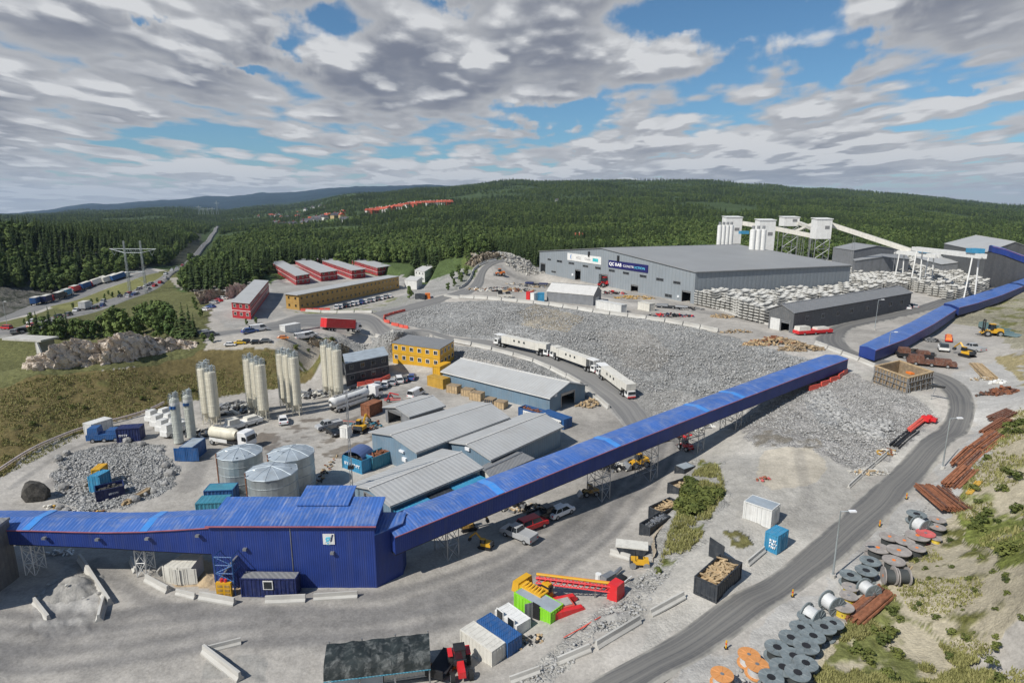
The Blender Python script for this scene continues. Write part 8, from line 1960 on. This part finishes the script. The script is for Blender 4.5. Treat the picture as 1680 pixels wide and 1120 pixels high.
# loose stones on the rock-fill slopes
def stones(regs):
    r2 = np.random.default_rng(19); bm = MB(); bases = []
    for sd in range(6): q = MB().lump((0, 0, 0), 1, seed=sd+300, sub=1, sq=(1, .8, .65), j=.3); bases.append((np.array([tuple(v) for v in q.v]), np.array([f for f in q.f])))
    V = []; F = []; off = 0
    for px, n, s0, s1 in regs:
        poly = [tuple(G(*p)[:2]) for p in px]; xs = [p[0] for p in poly]; ys = [p[1] for p in poly]; x = r2.uniform(min(xs), max(xs), n*4); y = r2.uniform(min(ys), max(ys), n*4); m = inpoly(x, y, poly)
        for (_, L, Q_) in ROADS[:3]: 
            cl = [((a[0]+b[0])/2, (a[1]+b[1])/2) for a, b in zip(L, Q_)][::3]; m &= polydist(x, y, cl) > 4.6
        x, y = x[m][:n], y[m][:n]; z = height(x, y)
        for i in range(len(x)):
            bv, bf = bases[r2.integers(6)]; s = s0*(s1/s0)**(r2.random()**1.8); a = r2.uniform(0, 6.28); c, sn = math.cos(a), math.sin(a)
            v = bv*s; V.append(np.c_[v[:, 0]*c-v[:, 1]*sn+x[i], v[:, 0]*sn+v[:, 1]*c+y[i], v[:, 2]+z[i]+s*.15]); F.append(bf+off); off += len(bv)
    V = np.concatenate(V); F = np.concatenate(F); me = bpy.data.meshes.new('rubble'); me.vertices.add(len(V)); me.vertices.foreach_set('co', V.astype(np.float32).ravel()); me.loops.add(F.size); me.loops.foreach_set('vertex_index', F.astype(np.int32).ravel())
    me.polygons.add(len(F)); me.polygons.foreach_set('loop_start', np.arange(0, F.size, 3, dtype=np.int32)); me.polygons.foreach_set('loop_total', np.full(len(F), 3, np.int32)); me.update()
    mm = bpy.data.materials.new('stones'); mm.use_nodes = True; k = NT(mm.node_tree); b = k.n['Principled BSDF']; g = k.node('ShaderNodeNewGeometry'); k.put(b.inputs['Base Color'], k.mix(g.outputs['Random Per Island'], (.23, .23, .225, 1), (.40, .395, .38, 1))); b.inputs['Roughness'].default_value = .95
    me.materials.append(mm); o = bpy.data.objects.new('rubble', me); C.objects.link(o); tag(o, 'loose grey blast rock covering the slopes', 'rubble', None, 'stuff')
stones([([(680,535),(650,522),(715,492),(800,495),(900,505),(1000,517),(1100,530),(1200,557),(1290,584),(1380,600),(1200,690),(1100,700),(1060,640),(1000,605),(920,570),(820,552),(720,540)], 15000, .13, .36),
    ([(700,562),(820,580),(895,602),(950,634),(900,625),(830,602),(750,590),(640,562)], 1800, .15, .38), ([(1200,700),(1300,640),(1390,615),(1500,655),(1540,690),(1470,740),(1400,770),(1330,720)], 4500, .10, .28), ([(1315,650),(1360,640),(1400,690),(1470,690),(1450,720),(1390,710)], 700, .2, .55),
    ([(90,785),(100,750),(200,728),(265,735),(288,765),(280,795),(200,832),(120,838)], 2200, .12, .34), ([(1060,940),(1100,940),(1060,1000),(960,1070),(900,1119),(840,1119),(960,1040)], 500, .08, .26), ([(1100,1119),(1165,1085),(1330,970),(1460,862),(1530,790),(1560,800),(1400,960),(1230,1119)], 1500, .08, .28),
    ([(770,432),(790,412),(822,406),(826,420),(790,435)], 500, .4, 1.3), ([(560,548),(690,560),(640,566),(580,562)], 300, .2, .5)])
# houses of the valley
mat('tileroof', (.42, .09, .05), .8, var=.15); mat('darkroof', (.10, .10, .11), .8); mat('housewhite', (.66, .65, .61), .7, var=.06); mat('houseyellow', (.50, .38, .20), .7)
def house(u, v, Y, s, wall, roof, label, group, rz):
    p = PY(u, v, Y); z = gz(p.x, p.y); t = T('house', label, 'house', (p.x, p.y, z), rz, group); t.scale = (s,)*3
    MB().box(-6, 6, -4, 4, -3, 5).build('wall', M(wall), t); m = MB(); m.extr([(-4.6,4.9),(4.6,4.9),(0,8.2)], -6.5, 6.5); m.M = None; m.v = [(q[1], q[0], q[2]) for q in m.v]; m.f = [f[::-1] for f in m.f]; ro = m.build('roof', M(roof), t); MB().box(1.5, 2.3, .6, 1.4, 7, 9.3).build('chimney', M('redhouse' if roof == 'darkroof' else 'housewhite'), ro)
    for x in (-3.5, 0, 3.5): MB().box(x-.8, x+.8, -4.08, -4.01, 1.5, 3.2).build('window', M('glass'), t)
r3 = random.Random(77)
for i in range(26): f = i/25; house(604+f*130+r3.uniform(-3, 3), 340-f*9+r3.uniform(-3, 4), 1440+f*110+r3.uniform(-50, 50), 1.55, r3.choice(['housewhite','tileroof','housewhite']), 'tileroof', 'red-tiled house in the estate on the wooded hillside', 'red-tiled houses on the hillside', r3.uniform(0, 3))
for i in range(26): house(492+r3.uniform(-60, 75), 352+r3.uniform(-7, 6), 1180+r3.uniform(-40, 380), 1.3, r3.choice(['housewhite','houseyellow','housewhite']), r3.choice(['darkroof','darkroof','tileroof']), 'pale house scattered among the valley trees', 'pale houses in the valley', r3.uniform(0, 3))
for i in range(16): house(425+r3.uniform(-50, 110), 345+r3.uniform(-8, 6), 2200+r3.uniform(-300, 300), 1.2, 'housewhite', r3.choice(['darkroof','tileroof']), 'tiny distant house near the foot of the blue hills', 'distant houses', r3.uniform(0, 3))
house(949, 376, 640, .7, 'redhouse', 'tileroof', 'red-roofed house alone in the forest, upper one', None, .2); house(1048, 389, 565, .6, 'redhouse', 'tileroof', 'small red-roofed cabin in the trees just above the assembly hall', None, .5); house(915, 337, 1600, 1.0, 'housewhite', 'darkroof', 'single pale house high on the wooded hill', None, .3)

def mound(label, u, v, w, d, h, m, seed=0):
    g = G(u, v); n = 40; vs = []; fs = []
    for i in range(n+1):
        for j in range(n+1):
            x, y = (i/n-.5)*w*1.15, (j/n-.5)*d*1.15; r = math.hypot(x/(w/2), y/(d/2)); nz = mnoise.fractal(Vector((x*.45+seed, y*.45, 0)), .8, 2, 4); k = max(0, 1-r+nz*.22)
            vs.append((x, y, gz(g.x+x, g.y+y)-g.z-.12+h*min(k, 1)**1.15+nz*.12*min(1, k*6)))
    for i in range(n):
        for j in range(n): fs.append((i*(n+1)+j, (i+1)*(n+1)+j, (i+1)*(n+1)+j+1, i*(n+1)+j+1))
    o = MB().add(vs, fs).build('spoil_heap', M(m), smooth=True); o.location = g; tag(o, label, 'heap', None, 'stuff')
mat('gravelheap', (.30, .29, .27), .95, var=.2, vs=.8, dirt=.4, dirtc=(.20, .19, .17), bump=.3, bs=3)
mound('grey gravel heap between the concrete barriers at lower left', 120, 965, 7.5, 6.5, 1.5, 'gravelheap', 3)
mound('brown sand heap piled beside the white cabins and stair base', 340, 953, 3.6, 2.6, 1.1, 'sand', 5)
mound('small gravel heap inside the wedge-shaped barrier bay', 375, 1100, 2.6, 2.4, .5, 'gravelheap', 8)
mound('low gravel ridge above the navy technical container road edge', 1010, 1010, 3.5, 1.8, .5, 'gravelheap', 9)
# thin summer haze over the whole valley
hz = MB().box(-16000, 16000, -600, 13200, -40, 460).build('haze', None if False else bpy.data.materials.new('haze')); hz['kind'] = 'stuff'; hz['label'] = 'thin blue summer haze over the valley'
hm = hz.data.materials[0]; hm.use_nodes = True; hk = NT(hm.node_tree); hk.n.clear(); pv = hk.node('ShaderNodeVolumePrincipled'); pv.inputs['Density'].default_value = 4.2e-5; pv.inputs['Color'].default_value = (.52, .70, .95, 1); pv.inputs['Anisotropy'].default_value = .1
ho = hk.node('ShaderNodeOutputMaterial'); hk.l.new(pv.outputs[0], ho.inputs['Volume'])

def edge_pipe():
    pts = spline([G(*p) for p in ((-20,790),(20,762),(60,738),(110,716),(160,700),(200,690),(240,678),(270,664))], 5); t = T('pipe_fence', 'long pale pipe on short posts along the foot of the meadow bank', 'pipe', (pts[0][0], pts[0][1], 0)); o = Vector((pts[0][0], pts[0][1], 0)); m = MB()
    q = [Vector((p[0], p[1], gz(p[0], p[1])+.75))-o for p in pts]
    for a, b in zip(q[:-1], q[1:]): m.tube(a, b, .13, 6); m.tube(a-Vector((0, 0, .35)), b-Vector((0, 0, .35)), .06, 5)
    m.build('pipe', M('pinkpipe'), t)
    for a in q[::2]: MB().bar(a-Vector((0, 0, 1.0)), a, .09).build('post', M('steel'), t)
mat('pinkpipe', (.62, .52, .50), .5, var=.1, dirt=.3)
edge_pipe()
for i, (u0, v0, u1, v1, lab) in enumerate(((560,690,600,700,'red hose lying on the yard right of the silver pickup'),(925,1046,985,1012,'red hose lying on the gravel below the crawler frame'))):
    pts = spline([G(u0, v0), G((u0+u1)/2+6, (v0+v1)/2-2), G((u0+u1)/2-4, (v0+v1)/2+3), G(u1, v1)], 7); m = MB(); q = [Vector((p[0], p[1], gz(p[0], p[1])+.06)) for p in pts]; o = q[0].copy()
    for a, b in zip(q[:-1], q[1:]): m.tube(a-o, b-o, .055, 6)
    h = m.build('hose', M('redplastic')); h.location = o; tag(h, lab, 'hose')
